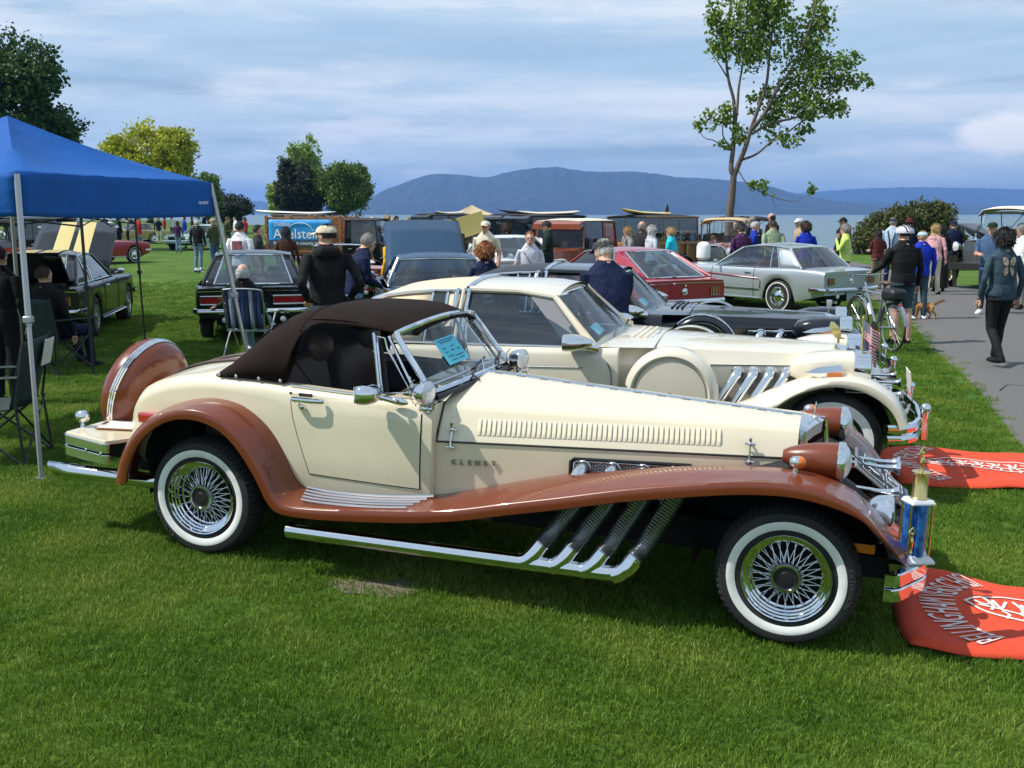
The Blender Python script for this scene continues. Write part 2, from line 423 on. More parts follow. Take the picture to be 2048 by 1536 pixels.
# far shores: wooded ridges rising from the water
mat('far_forest', (.016, .026, .026), .95, noise=(.012, (.034, .044, .034), .38, .66, 10), bump=(.02, 1.0, 40))
def ridge(name, prof, dist, depth, seed, mtl):
    """prof: (photo column, photo row of the skyline)"""
    rnd = random.Random(seed); rows = []
    x0, x1 = prof[0][0], prof[-1][0]; n = 150
    cols = [x0 + (x1 - x0) * i / n for i in range(n + 1)]
    hs = []
    for px in cols:
        zt = EYE + (HOR - interp(px, prof)) / FPX * dist
        hs.append(zt + rnd.gauss(0, 1) * dist * .00022 * (1 if zt > 5 else 0))
    for k, f in enumerate([0, .10, .28, .5, .75, 1.0, 1.3, 1.8]):
        rr = []
        for px, h in zip(cols, hs):
            y = dist + (f - 1) * depth
            prof_f = min(1, f) ** .75 if f <= 1 else 1 - (f - 1) * .9
            zz = WZ - 1 + (h - WZ + 1) * prof_f * (1 + (rnd.uniform(-.10, .10) if 0 < f < 1 else 0))
            rr.append(((px - 1024) / FPX * dist * (y / dist) ** .0, y, zz))
        rows.append(rr)
    o = MB().grid(rows).build(name, mtl, smooth=180); tag(o, kind='structure'); return o
ridge('hill', [(640, 428), (700, 412), (740, 400), (760, 388), (800, 372), (850, 355), (875, 350), (920, 352), (975, 357), (1010, 348), (1060, 340), (1110, 337), (1150, 343), (1200, 346), (1260, 346), (1300, 349), (1350, 356), (1420, 360), (1480, 366), (1530, 374), (1580, 388), (1640, 400), (1700, 409), (1760, 414), (1840, 422), (1900, 429)], 5000, 700, 1, MAT['far_forest'])
ridge('hill', [(1500, 429), (1580, 412), (1680, 404), (1760, 405), (1850, 409), (1960, 411), (2080, 411), (2200, 406), (2400, 410), (2600, 429)], 5900, 600, 2, MAT['far_forest'])
ridge('hill', [(1200, 410), (1500, 392), (1640, 384), (1700, 379), (1800, 376), (1950, 378), (2050, 381), (2200, 376), (2500, 385), (2900, 420)], 8600, 1100, 3, MAT['far_forest'])
ridge('hill', [(-300, 405), (100, 402), (300, 404), (420, 404), (490, 402), (520, 403), (560, 408), (640, 416), (740, 424), (800, 429)], 7600, 900, 4, MAT['far_forest'])

# sea air: one even haze round everything
hz = bpy.data.materials.new('haze'); hz.use_nodes = True; t = hz.node_tree; t.nodes.clear()
o_ = t.nodes.new('ShaderNodeOutputMaterial'); pv = t.nodes.new('ShaderNodeVolumePrincipled')
pv.inputs['Color'].default_value = (.22, .46, 1, 1); pv.inputs['Density'].default_value = 1.6e-4; pv.inputs['Anisotropy'].default_value = .2
t.links.new(pv.outputs[0], o_.inputs['Volume'])
hb = MB().box((0, 6000, 115), (20000, 13000, 250)).build('haze', hz, smooth=0); tag(hb, 'pale blue sea haze over the bay and far hills', 'haze', kind='stuff')
hb.display_type = 'WIRE'
# ------------------------------------------------------------ shared car pieces
def arc_text(name, body, r, a_mid, size, mtl, parent, y, ext=.001, bold=.0, width=1.0, sign=1):
    """raised lettering bent round a wheel of radius r in the x-z plane"""
    o = text_mesh(name, body, size, mtl, parent, ext=ext, bold=bold, width=width)
    for v in o.data.vertices:
        a = a_mid - v.co.x / r; rr = r + v.co.y
        v.co = Vector((rr * cos(a), y - v.co.z * sign, rr * sin(a)))
    return o
WH = {}
def wire_wheel_data():
    n = 180; prof = [(.225, .012), (.268, .004), (.297, .012), (.312, .030), (.322, .055), (.325, .10), (.322, .150), (.312, .172), (.29, .19), (.22, .19)]
    m = MB(); rings = []
    rings.append([(.20, .018)] * n)
    for k, (r, d) in enumerate(prof): rings.append([(r, d)] * n)
    R = []
    for k, ring in enumerate(rings):
        rr = []
        for j in range(n):
            r, d = ring[j]; a = 2 * pi * j / n
            if k in (4, 5, 7, 8) and j % 3 == 0: r -= .010
            if k == 6 and (j // 3) % 2: r -= .0
            rr.append((r * cos(a), d, r * sin(a)))
        R.append(rr)
    m.rings(R, True, False, False, flip=True)
    WH['tyre'] = m.data('tyre', MAT['rubber'], 30)
    m = MB().lathe([(.225, .0095), (.230, .0072), (.245, .0032), (.258, .0022), (.263, .0035), (.264, .008)], axis=(0, 1, 0), seg=96)
    WH['white'] = m.data('whitewall', MAT['whitewall'], 60)
    m = MB().lathe([(.200, .022), (.203, .010), (.199, .004), (.193, .006), (.190, .018), (.183, .022), (.181, .034), (.173, .037), (.171, .050), (.163, .053), (.160, .075), (.152, .078), (.150, .12)], axis=(0, 1, 0), seg=96)
    WH['rim'] = m.data('rim', MAT['chrome'], 35)
    m = MB()
    for k in range(24):
        for layer, (ro, do, ri, di, off) in enumerate([(.153, .064, .066, .030, .20), (.152, .088, .060, .055, -.20), (.153, .070, .064, .044, -.30)]):
            a = 2 * pi * (k + layer * .33) / 24
            if layer == 2 and k % 2: continue
            p = (ro * cos(a + off), do, ro * sin(a + off)); q = (ri * cos(a), di, ri * sin(a))
            m.tube([p, q], .0025, 5, caps=False)
    WH['spoke'] = m.data('spoke', MAT['chrome'], 180)
    m = MB()
    m.lathe([(.068, .09), (.070, .03), (.069, .012), (.064, .004), (.056, .004), (.051, .011), (.050, .016)], axis=(0, 1, 0), seg=40)
    WH['hub'] = m.data('hub', MAT['chrome'], 35)
    m = MB().lathe([(.051, .014), (.03, .0125), (.028, .010), (.016, .0095), (.0001, .0095)], axis=(0, 1, 0), seg=32)
    WH['cap'] = m.data('centre_cap', MAT['trim_black'], 40)
    m = MB().lathe([(.15, .10), (.15, .14), (.0001, .14)], axis=(0, 1, 0), seg=32)
    WH['drum'] = m.data('brake_drum', MAT['under'], 40)
wire_wheel_data()
def wire_wheel(parent, x, side, z=.325, y=.76, steer=0, letters=True, roll=0.0):
    t = bpy.data.objects.new('wheel', WH['tyre']); link(t, parent)
    t.location = (x, side * y, z)
    t.rotation_euler = (0, roll, (0 if side < 0 else pi) + steer)
    for nm, k in (('whitewall', 'white'), ('rim', 'rim'), ('spoke', 'spoke'), ('hub', 'hub'), ('centre_cap', 'cap'), ('brake_drum', 'drum')):
        link(bpy.data.objects.new(nm, WH[k]), t)
    if letters:
        arc_text('lettering', 'EXTENSION', .282, radians(50), .030, MAT['sidewall_print'], t, .0062, ext=.0022, width=1.15)
        arc_text('lettering', 'EXTENSION', .282, radians(215), .030, MAT['sidewall_print'], t, .0062, ext=.0022, width=1.15)
    return t
mat('sidewall_print', (.045, .044, .042), .6)

def well(m, cx, sg, zc, r, y0, y1):
    """upper half of a wheel housing with its inner wall"""
    an = np.linspace(-.15, pi + .15, 17)
    m.grid([[Vector((cx + r * cos(a), sg * y, zc + r * sin(a))) for a in an] for y in (y1, y0)])
    pts = [Vector((cx + r * cos(a), sg * y0, zc + r * sin(a))) for a in an]; m.add(pts, [tuple(range(len(pts)))]); return m

# ------------------------------------------------------------ the cream and rust roadster
HX = Vector((.94924, -.31264, -.03463)); HY = Vector((.31283, .94981, 0)); HZ = HX.cross(HY)
hero = thing('neoclassic_roadster', 'cream roadster with rust brown fenders and dark brown soft top, nearest car on the grass', 'car')
Mh = Matrix((HX, HY, HZ)).transposed().to_4x4(); Mh.translation = Vector((-1.448, 6.0945, .090))
hero.matrix_world = Mh
CR, RU, CH, BK = MAT['cream'], MAT['rust'], MAT['chrome'], MAT['dark']

def hw(x): return interp(x, [(-.62, .50), (-.55, .555), (-.42, .61), (-.2, .645), (.1, .665), (.5, .68), (1.0, .685), (1.25, .675), (1.33, .665)])
def zbelt(x): return interp(x, [(-.62, .66), (-.60, .72), (-.56, .79), (-.49, .855), (-.36, .912), (-.2, .95), (0, .972), (.25, .975), (.5, .968), (.9, .956), (1.2, .952), (1.33, .945)])
def zlow(x):
    b = .40 if x > -.3 else .40 + (-.3 - x) * .25
    if abs(x) < .52: b = max(b, .325 + sqrt(max(0, .50 ** 2 - x * x)) * .98)
    return b
def side_pt(x, t, off=0.0):
    """point on the near body side, t 0 at the sill to 1 at the belt"""
    w, zb, z0 = hw(x), zbelt(x), zlow(x)
    z = lerp(z0, zb - .055, t)
    y = w - .035 * max(0, (.62 - z) / .25) ** 2 - .012 * max(0, (z - .8) / .15)
    return Vector((x, -(y + off), z))
sx = [-.62, -.605, -.585, -.56, -.53] + [-.49 + .05 * i for i in range(36)] + [1.30]
m = MB()
rows = []
for x in sx:
    r = [side_pt(x, t / 8) for t in range(9)]
    w, zb = hw(x), zbelt(x)
    r += [Vector((x, -(w - .022), zb - .028)), Vector((x, -(w - .045), zb - .008)), Vector((x, -(w - .085), zb + .002))]
    rows.append(r)
m.grid(rows); m.mirror_y()
# rear deck and tail
for s in (0,):
    rows = []
    for x in [-.62, -.605, -.585, -.56, -.53, -.49, -.44, -.39, -.34, -.29, -.24, -.19, -.14, -.09, -.04, .01, .06]:
        w, zb = hw(x) - .085, zbelt(x) + .002
        rows.append([Vector((x, w * (k / 8 - 1), zb + .035 * (1 - abs(k / 8 - 1) ** 2))) for k in range(17)])
    m.grid(rows)
    tail = []
    for k in range(9):
        f = k / 8; w, zb = hw(-.62), zbelt(-.62)
        tail.append([Vector((-.62 + .10 * f ** 1.5, (w - .085) * (q / 4 - 1) * (1 - .1 * f), lerp(zb + .035 * (1 - (q / 4 - 1) ** 2), .36, f))) for q in range(9)])
    m.grid(tail)
    for sg in (-1, 1):
        m.grid([[Vector((-.62 + .10 * (k / 8) ** 1.5, sg * (hw(-.62) - .085) * (1 - .1 * k / 8), lerp(zbelt(-.62), .36, k / 8))),
                 Vector((-.62 + .07 * (k / 8), sg * hw(-.62) * (1 - .04 * k / 8), lerp(zbelt(-.62) - .055, .40, k / 8)))] for k in range(9)])
# scuttle in front of the windscreen
rows = []
for i in range(9):
    x = 1.06 + .27 * i / 8
    rows.append([Vector((x + .06 * (1 - (k / 8 - 1) ** 2) * (1 - i / 8), (hw(x) - .085) * (k / 8 - 1), zbelt(x) + .002 + (.055 + .015 * i / 8) * (1 - abs(k / 8 - 1) ** 2.2))) for k in range(17)])
m.grid(rows)
body = m.build('body', CR, hero, smooth=50)
# dark tub inside and underneath
m = MB(); m.box((.55, 0, .55), (1.15, 1.22, .10)); m.box((.02, 0, .72), (.04, 1.2, .44)); m.box((1.4, 0, .36), (3.4, .72, .16)); m.box((-.1, 0, .45), (.8, .9, .2))
m.box((.55, -.60, .74), (1.2, .03, .36)); m.box((.55, .60, .74), (1.2, .03, .36)); m.box((2.35, 0, .55), (1.3, .36, .3)); m.box((-.42, 0, .5), (.36, .95, .3))
m.build('floor_pan', MAT['under'], hero, smooth=0)
# door: a panel a little proud of the side, dark gap round it
for sg in (-1, 1):
    for nm, grow, off, mtl in (('door_gap', .006, .0012, BK), ('door', 0, .0035, CR)):
        m = MB(); rows = []
        for i in range(21):
            f = i / 20; rr = []
            for k in range(11):
                t = k / 10
                z_ = lerp(.515 - grow, zbelt(.9) - .030 + grow * .2, t)
                z_ += .0 if t > .15 else (-.012 * f)
                xl = interp(z_, [(.50, .625), (.86, .515), (.96, .503)]) - grow; xr = interp(z_, [(.50, 1.236), (.96, 1.240)]) + grow
                x = lerp(xl, xr, f)
                w = hw(x); y = w - .035 * max(0, (.62 - z_) / .25) ** 2 - .012 * max(0, (z_ - .8) / .15)
                if z_ > zbelt(x) - .055: y -= .022 * ((z_ - zbelt(x) + .055) / .03) ** 2
                rr.append(Vector((x, sg * (y + off), z_)))
            rows.append(rr)
        m.grid(rows); d = m.build(nm, mtl, hero, smooth=60)
    if sg < 0: near_door = d
    m = MB().tube(catmull([(.535, sg * .690, .906), (.545, sg * .722, .909), (.60, sg * .726, .910), (.66, sg * .722, .909), (.695, sg * .705, .906)], 4), [(.010, .013)] * 17, 8)
    m.ball((.70, sg * .700, .907), (.016, .012, .014), 10, 6); m.build('handle', CH, d)
    MB().lathe([(.013, 0), (.013, .010), (.008, .014), (.0001, .014)], (.585, sg * .688, .868), (0, sg, 0), 14).build('lock', CH, d)
    m = MB().box((.60, sg * .6835, .929), (.078, .006, .018)); pl = m.build('badge', MAT['trim_black'], d, bevel=.002)
    MB().ball((.513, sg * .683, .932), (.008, .006, .008), 8, 6).build('door_button', BK, d)
# chrome bead along the belt under the window
for sg in (-1, 1):
    MB().tube([(x, sg * (hw(x) - .04), zbelt(x) - .004) for x in np.linspace(.49, 1.12, 12)], .006, 6).build('belt_moulding', CH, hero)
# sill line
# fender wave: rear arch, running board and front arch in one sweep
FC = [(-.575, .335), (-.548, .45), (-.49, .57), (-.405, .675), (-.285, .765), (-.14, .828), (.03, .858), (.185, .845), (.305, .795), (.395, .725), (.46, .64), (.505, .555), (.545, .475), (.605, .428), (.72, .416), (.95, .424), (1.25, .455), (1.5, .513), (1.75, .582), (2.0, .645), (2.3, .712), (2.55, .757), (2.8, .786), (3.0, .797), (3.15, .783), (3.28, .738), (3.375, .67), (3.435, .60), (3.495, .53), (3.56, .445)]
FL = [(-.43, .37), (-.405, .46), (-.35, .56), (-.275, .65), (-.172, .725), (-.062, .765), (.05, .770), (.155, .745), (.24, .695), (.31, .625), (.37, .545), (.42, .465), (.465, .385), (.53, .335), (.68, .325), (.94, .342), (1.25, .375), (1.5, .417), (1.75, .478), (2.0, .537), (2.3, .612), (2.55, .663), (2.8, .708), (3.0, .727), (3.14, .718), (3.26, .69), (3.345, .655), (3.395, .61), (3.45, .55), (3.52, .48)]
C3 = catmull([(x, 0, z) for x, z in FC], 5); L3 = catmull([(x, 0, z) for x, z in FL], 5)
for sg in (-1, 1):
    rows = []
    for i, (c, l) in enumerate(zip(C3, L3)):
        n = (c - l); n.normalize()
        yi = interp(c.x, [(-.6, .52), (.6, .56), (1.3, .60), (1.8, .50), (3.0, .26), (3.6, .22)])
        drop = interp(c.x, [(-.6, 0), (1.2, 0), (1.9, .015), (2.8, .13), (3.3, .10), (3.6, .02)])
        top = l + n * min(.058, (c - l).length * .8)
        lipy = interp(c.x, [(-.6, .80), (-.4, .835), (0, .85), (.6, .85), (3.0, .86), (3.4, .845), (3.6, .76)])
        cy = interp(c.x, [(-.6, .68), (0, .68), (.6, .62), (1.5, .62), (3.0, .64), (3.6, .58)])
        pr_ = [(c - n * drop, yi), (c - n * drop * .45, lerp(yi, cy, .5)), (c - n * drop * .06, lerp(yi, cy, .85)), (c, cy), (lerp(c, top, .15), lerp(cy, lipy, .35)), (lerp(c, top, .48), lerp(cy, lipy, .68)), (lerp(c, top, .85), lerp(cy, lipy, .93)), (top + n * .004, lipy - .004), (top - n * .006, lipy + .002), (lerp(top, l, .5), lipy + .004), (l + n * .004, lipy + .002), (l, lipy - .008), (l + n * .012, lipy - .03)]
        rows.append([Vector((p.x, sg * y, p.z)) for p, y in pr_])
    m = MB().grid(rows); fo = m.build('fender', RU, hero, smooth=55)
    # wheel wells, dark inside
    for cx in (0, 3.05):
        w = MB()
        well(w, cx, sg, .325, .44, .28, .60)
        w.build('wheel_well', MAT['under'], hero, smooth=50)
    # bright strips on the running board
    for k in range(5):
        y = .665 + .034 * k
        x0, x1 = .60 + .010 * k, 1.315 - .022 * k
        MB().tube([(x, sg * y, interp(x, [(.5, .44), (.6, .428), (.72, .421), (.95, .429), (1.25, .459), (1.5, .513)]) - .0050 * k + .006) for x in np.linspace(x0, x1, 14)], (.0065), 6).build('step_strip', CH, fo)
for x, sg, st in ((0, -1, 0), (0, 1, 0), (3.05, -1, 0), (3.05, 1, 0)):
    wire_wheel(hero, x, sg, roll=.3 * x, letters=sg < 0)
# lower engine side panels and hood
def hood_pt(x):
    f = (x - 1.30) / 1.74
    return dict(zc=lerp(1.018, .930, f) , cy=interp(f, [(0, .520), (1, .225)]), cz=interp(f, [(0, .915), (.5, .912), (1, .905)]), ly=interp(f, [(0, .605), (1, .285)]), lz=lerp(.745, .772, f))
m = MB(); rows = []
for i in range(13):
    x = 1.298 + 1.745 * i / 12; h = hood_pt(x)
    rows.append([Vector((x, -(h['ly'] + .004), h['lz'] - .004)), Vector((x, -(h['ly'] + .008), lerp(h['lz'], interp(x, FC[14:25]) - .12, .5))), Vector((x, -(h['ly'] + .004), interp(x, FC[14:25]) - .12))])
m.grid(rows); m.grid([[Vector((1.297, -hw(1.29), .40)), Vector((1.297, -hw(1.29), .935))], [Vector((1.297, -.58, .40)), Vector((1.297, -.50, .935))]]); m.mirror_y()
side_panel = m.build('engine_panel', CR, hero, smooth=30)
m = MB(); rows = []
for i in range(19):
    x = 1.302 + 1.735 * i / 18; h = hood_pt(x); r = []
    nn = 10
    r.append(Vector((x, -h['ly'], h['lz'])))
    r.append(Vector((x, -lerp(h['ly'], h['cy'], .5) - .004, lerp(h['lz'], h['cz'], .5))))
    r.append(Vector((x, -h['cy'] - .012, h['cz'] - .022))); r.append(Vector((x, -h['cy'] - .002, h['cz'] - .006))); r.append(Vector((x, -h['cy'] + .014, h['cz'] + .004)))
    for k in range(1, nn + 1):
        f = k / nn; r.append(Vector((x, -lerp(h['cy'] - .014, .006, f), lerp(h['cz'] + .004, h['zc'], 1 - (1 - f) ** 1.7))))
    rows.append(r)
m.grid(rows); m.mirror_y(); hood = m.build('hood', CR, hero, smooth=40)
# dark shut lines of the hood and bright piano hinge on top
for sg in (-1, 1):
    pts = [(1.302 + 1.73 * i / 12, sg * (hood_pt(1.302 + 1.73 * i / 12)['ly'] + .004), hood_pt(1.302 + 1.73 * i / 12)['lz'] - .002) for i in range(13)]
    h = hood_pt(1.302)
    pts = [(1.300, sg * .03, h['zc'] + .002), (1.300, sg * .2, h['zc'] - .008), (1.300, sg * .40, lerp(h['cz'], h['zc'], .48)), (1.300, sg * (h['cy']), h['cz'] + .004), (1.300, sg * (h['cy'] + .02), h['cz'] - .03), (1.300, sg * (h['ly'] - .01), h['lz'] + .05)] + pts
    MB().tube(pts, .0055, 6).build('rubber_seal', MAT['trim_black'], hood)
m = MB(); m.tube([(1.30, 0, 1.020), (3.035, 0, .932)], .009, 8); m.build('hinge', CH, hood)
for k in range(26):
    x = 1.33 + 1.68 * k / 26
    MB().tube([(x, -.011, lerp(1.018, .930, (x - 1.3) / 1.74) + .001), (x + .045, -.011, lerp(1.018, .930, (x + .045 - 1.3) / 1.74) + .001)], .0022, 5).build('hinge_knuckle', MAT['trim_black'] if k % 2 else CH, hood)
# louvres pressed into the hood sides
lm = MB()
rows = []
for i in range(5):
    f = i / 4
    rows.append([Vector((-.0095 + .019 * f, -d * (1 if 0 < k < 8 else 0), -.043 + .086 * k / 8)) for k, d in [(k, [.0008, .002, .0042, .0062, .0066][i] * min(1, min(k, 8 - k) / 1.6)) for k in range(9)]])
lm.grid(rows); louvre_me = lm.data('louvre', CR, 80)
for sg in (-1, 1):
    for k in range(48):
        x = 1.50 + (2.665 - 1.50) * k / 47; h = hood_pt(x); f = (x - 1.5) / 1.165
        zc_ = lerp(.823, .846, f); t = (zc_ - h['lz']) / (h['cz'] - h['lz'])
        o = bpy.data.objects.new('louvre', louvre_me); link(o, hood)
        y = lerp(h['ly'], h['cy'], t) + .005
        tilt = atan2(h['ly'] - h['cy'], h['cz'] - h['lz'])
        yaw = math.atan2(.305, 1.735)
        if sg < 0: o.matrix_local = T(x, -y, zc_, tilt * -1, 0, yaw)
        else: o.matrix_local = T(x, y, zc_, tilt, 0, -yaw) @ Matrix.Scale(-1, 4, (0, 1, 0))
# hood latches, script letters, side vent
for sg in (-1, 1):
    for x in (1.375, 2.82):
        h = hood_pt(x); yl = h['ly'] + .008; yt = lerp(h['ly'], h['cy'], .38) + .02
        m = MB(); z0 = h['lz'] - .025; z1 = h['lz'] + .062
        m.tube([(x, sg * (yl + .014), z0), (x, sg * (yt + .016), z1)], .0055, 8); m.tube([(x - .022, sg * (yl + .010), z0), (x + .022, sg * (yl + .010), z0)], .007, 8)
        m.ball((x, sg * (yl + .012), z0), .011, 10, 8); m.tube([(x - .026, sg * (yt + .014), z1), (x + .026, sg * (yt + .014), z1)], .006, 8)
        m.tube([(x, sg * (yt + .014), z1), (x, sg * (yt + .022), z1 + .030)], [.006, .009], 8); m.ball((x, sg * (yt + .016), z1), .012, 10, 8)
        m.tube([(x, sg * (yl - .02), z0), (x, sg * (yl + .012), z0)], .006, 6); m.tube([(x, sg * (yt - .02), z1), (x, sg * (yt + .012), z1)], .006, 6)
        m.build('hood_latch', CH, hero)
    for k, ch_ in enumerate('CLENET'):
        x = 1.392 + .040 * k; h = hood_pt(x)
        M_ = T(x, sg * (h['ly'] + .0135), .643 + .001 * k, pi / 2, 0, atan2(.32, 1.74) if sg < 0 else pi - atan2(.32, 1.74))
        text_mesh('letter', ch_, .034, MAT['dull_chrome'], hero, M_, ext=.004, bold=.0012)
    # side vent with woven mesh
    x0, x1 = 1.975, 2.56
    def vp(x, z, o=0): return Vector((x, sg * (hood_pt(x)['ly'] + .012 + o), z))
    m = MB().grid([[vp(lerp(x0, x1, i / 8), lerp(.56, .700, k / 3), .003) for k in range(4)] for i in range(9)])
    vent = m.build('side_vent', BK, hero)
    MB().tube([vp(x0 - .004, .55, .006), vp(x0 - .004, .69, .006), vp(x0 + .012, .703, .006), vp(x1 - .012, .708, .006), vp(x1 + .004, .695, .006), vp(x1 + .004, .58, .006)], .0075, 6).build('vent_frame', MAT['trim_black'], vent)
    MB().tube([vp(x0 + .012, .56, .010), vp(x0 + .014, .685, .010), vp(x0 + .03, .692, .010), vp(x1 - .03, .695, .010), vp(x1 - .008, .68, .010)], .003, 5).build('vent_bead', CH, vent)
    m = MB()
    for i in range(60):
        m.tube([vp(lerp(x0 + .02, x1 - .02, i / 59), .57, .006 + .001 * (i % 2)), vp(lerp(x0 + .02, x1 - .02, i / 59), .686, .006 + .001 * (i % 2))], .0013, 4, caps=False)
    for k in range(15):
        m.tube([vp(x0 + .02, .575 + .0078 * k, .006), vp(x1 - .02, .575 + .0078 * k, .006)], .0013, 4, caps=False)
    me_ = m.build('vent_mesh', MAT['dull_chrome'], vent); me_['kind'] = 'stuff'
    # header pipes: out of the vent, down under the fender, ribbed flex, into the side pipe
    for k in range(4):
        xp = 2.035 + .145 * k
        h = hood_pt(xp)
        p = catmull([(xp, sg * (h['ly'] - .03), .665), (xp - .005, sg * (h['ly'] + .05), .655), (xp - .02, sg * (h['ly'] + .12), .60), (xp - .02 + .01 * k, sg * .66, .53 + .02 * k)], 5)
        MB().tube(p, .034, 16).build('header_pipe', CH, hero)
        MB().lathe([(.036, 0), (.040, .003), (.040, .010), (.035, .014)], (xp, sg * (h['ly'] + .014), .660), (0, sg, 0), 24).build('pipe_collar', MAT['dull_chrome'], hero)
        xb = 1.885 + .150 * k; zb = .300 + .008 * k
        pts = catmull([(xb + .20, sg * .64, .575 + .022 * k), (xb + .135, sg * .71, .475 + .012 * k), (xb + .07, sg * .755, .385), (xb + .035, sg * .778, .335)], 22)
        rr = [.0425 + .0050 * (i % 2) for i in range(len(pts))]
        MB().tube(pts, rr, 16).build('flex_pipe', MAT['flex_metal'], hero)
        MB().tube(catmull([(xb + .04, sg * .775, .343), (xb + .005, sg * .792, .292), (xb - .028, sg * .80, .258), (xb - .055, sg * .80, .246)], 4), .044, 18).build('pipe_elbow', CH, hero)
    sp = catmull([(.575, sg * .80, .235), (.60, sg * .80, .236), (1.0, sg * .80, .238), (1.6, sg * .80, .243), (2.1, sg * .80, .250), (2.28, sg * .80, .256), (2.345, sg * .798, .285), (2.375, sg * .79, .33)], 6)
    MB().tube(sp, [(.032, .032)] + [(.040, .040)] * (len(sp) - 1), 22).build('side_pipe', CH, hero)
    tp = [(-1.07, sg * .615, .335), (-.95, sg * .618, .336), (-.4, sg * .63, .345), (-.1, sg * .5, .34)]
    m = MB().tube(tp, .043, 22, caps=False)
    for v in m.v:
        if v.x < -1.0: v.x += (.335 - v.z) * .95
    m.build('tail_pipe', CH, hero, solid=.004)
# soft top
def top_z(x): return interp(x, [(-.02, .965), (.05, 1.03), (.14, 1.135), (.25, 1.245), (.36, 1.315), (.50, 1.352), (.70, 1.372), (.88, 1.366), (1.02, 1.338), (1.10, 1.300)])
def top_base(x): return interp(x, [(-.06, .955), (.0, .972), (.3, .978), (.452, .972), (.468, 1.04), (.485, 1.13), (.515, 1.225), (.56, 1.268), (.62, 1.284), (.78, 1.284), (.95, 1.266), (1.06, 1.258), (1.1, 1.255)])
rows = []
xs_ = [-.02, .0, .02, .04, .08, .12, .17, .22, .28, .34, .40, .44, .452, .46, .468, .476, .485, .50, .515, .54, .57, .62, .68, .76, .84, .92, .98, 1.03, 1.07, 1.10]
for x in xs_:
    zc, zb0, zs = top_z(x), .955, top_base(x); n_ = 3.1; yb = interp(x, [(-.06, .60), (.1, .635), (.5, .645), (1.1, .60)])
    q = min(.999, max(0, (zs - zb0) / (zc - zb0 + 1e-6))); f0 = math.asin(min(1, q ** (n_ / 2)))
    r = []
    for k in range(17):
        f = lerp(f0, pi / 2, (k / 16) ** .8)
        y = yb * max(0, cos(f)) ** (2 / n_); z = zb0 + (zc - zb0) * sin(f) ** (2 / n_)
        sag = .007 * sin((x - .1) * 14) * sin(f * 2) if .1 < x < .95 else 0
        r.append(Vector((x + (.03 * (1 - (y / .62) ** 2) if x > .9 else -.06 * (1 - (y / .62) ** 2) if x < .05 else 0), -y, z - sag)))
    rows.append(r)
m = MB().grid(rows); m.mirror_y(); top = m.build('soft_top', MAT['soft_top'], hero, smooth=60, solid=.012)
def on_top(x, f):
    zc = top_z(x); n_ = 3.1; yb = interp(x, [(-.06, .60), (.1, .635), (.5, .645), (1.1, .60)])
    return Vector((x, -yb * max(0, cos(f)) ** (2 / n_), .955 + (zc - .955) * sin(f) ** (2 / n_) + .003))
for sg in (-1, 1):
    p = [on_top(x, lerp(.95, .78, (x - .2) / .85)) for x in np.linspace(.05, 1.06, 22)]
    MB().tube([(q.x, sg * abs(q.y), q.z) for q in p], .004, 5).build('seam', MAT['soft_top'], top)
    for x in (.05, .16, .30, .43):
        q = Vector((x, sg * (interp(x, [(-.06, .60), (.1, .632), (.5, .643)]) + .006), .985))
        MB().ball(q, (.010, .007, .010), 10, 6).build('snap', CH, top)
    p = [(x, sg * (interp(x, [(.4, .645), (1.1, .575)]) - interp(top_base(x), [(.95, 0), (1.285, .105)])), top_base(x) + .004) for x in (.452, .46, .468, .476, .485, .50, .515, .54, .57, .62, .70, .80, .90, 1.0)]
    MB().tube(p, .009, 6).build('window_seal', MAT['soft_top'], top)
pts = [on_top(.5, f) for f in np.linspace(.62, pi / 2, 10)]
MB().tube([(q.x, q.y, q.z) for q in pts] + [(q.x, -q.y, q.z) for q in pts[::-1][1:]], .0045, 5).build('seam', MAT['soft_top'], top)
# windscreen
def ws(y, t):
    """t 0 at the scuttle, 1 at the roof rail"""
    c = 1 - (y / .62) ** 2
    return Vector((lerp(1.262 + .075 * c, 1.045 + .06 * c, t), y * lerp(.985, .925, t), lerp(.985 + .03 * c, 1.262 + .052 * c, t)))
wg = MB().grid([[ws(lerp(-.60, .60, k / 20), lerp(.03, .97, j / 6)) for k in range(21)] for j in range(7)]).build('windscreen', MAT['screen_glass'], hero, smooth=180)
fr = [ws(y, 0) for y in np.linspace(-.60, .60, 17)] + [ws(.61, t) for t in (.15, .4, .7, .9)] + [ws(y, 1) for y in np.linspace(.60, -.60, 17)] + [ws(-.61, t) for t in (.9, .7, .4, .15)]
MB().tube(fr, (.017), 8, closed=True).build('windscreen_frame', CH, hero)
MB().tube([ws(y, -.05) + Vector((.01, 0, -.01)) for y in np.linspace(-.6, .6, 17)], .016, 8).build('windscreen_gasket', MAT['trim_black'], hero)
MB().tube([ws(y, .10) - Vector((.01, 0, 0)) for y in np.linspace(-.58, .58, 17)], .010, 6).build('windscreen_rail', MAT['dull_chrome'], hero)
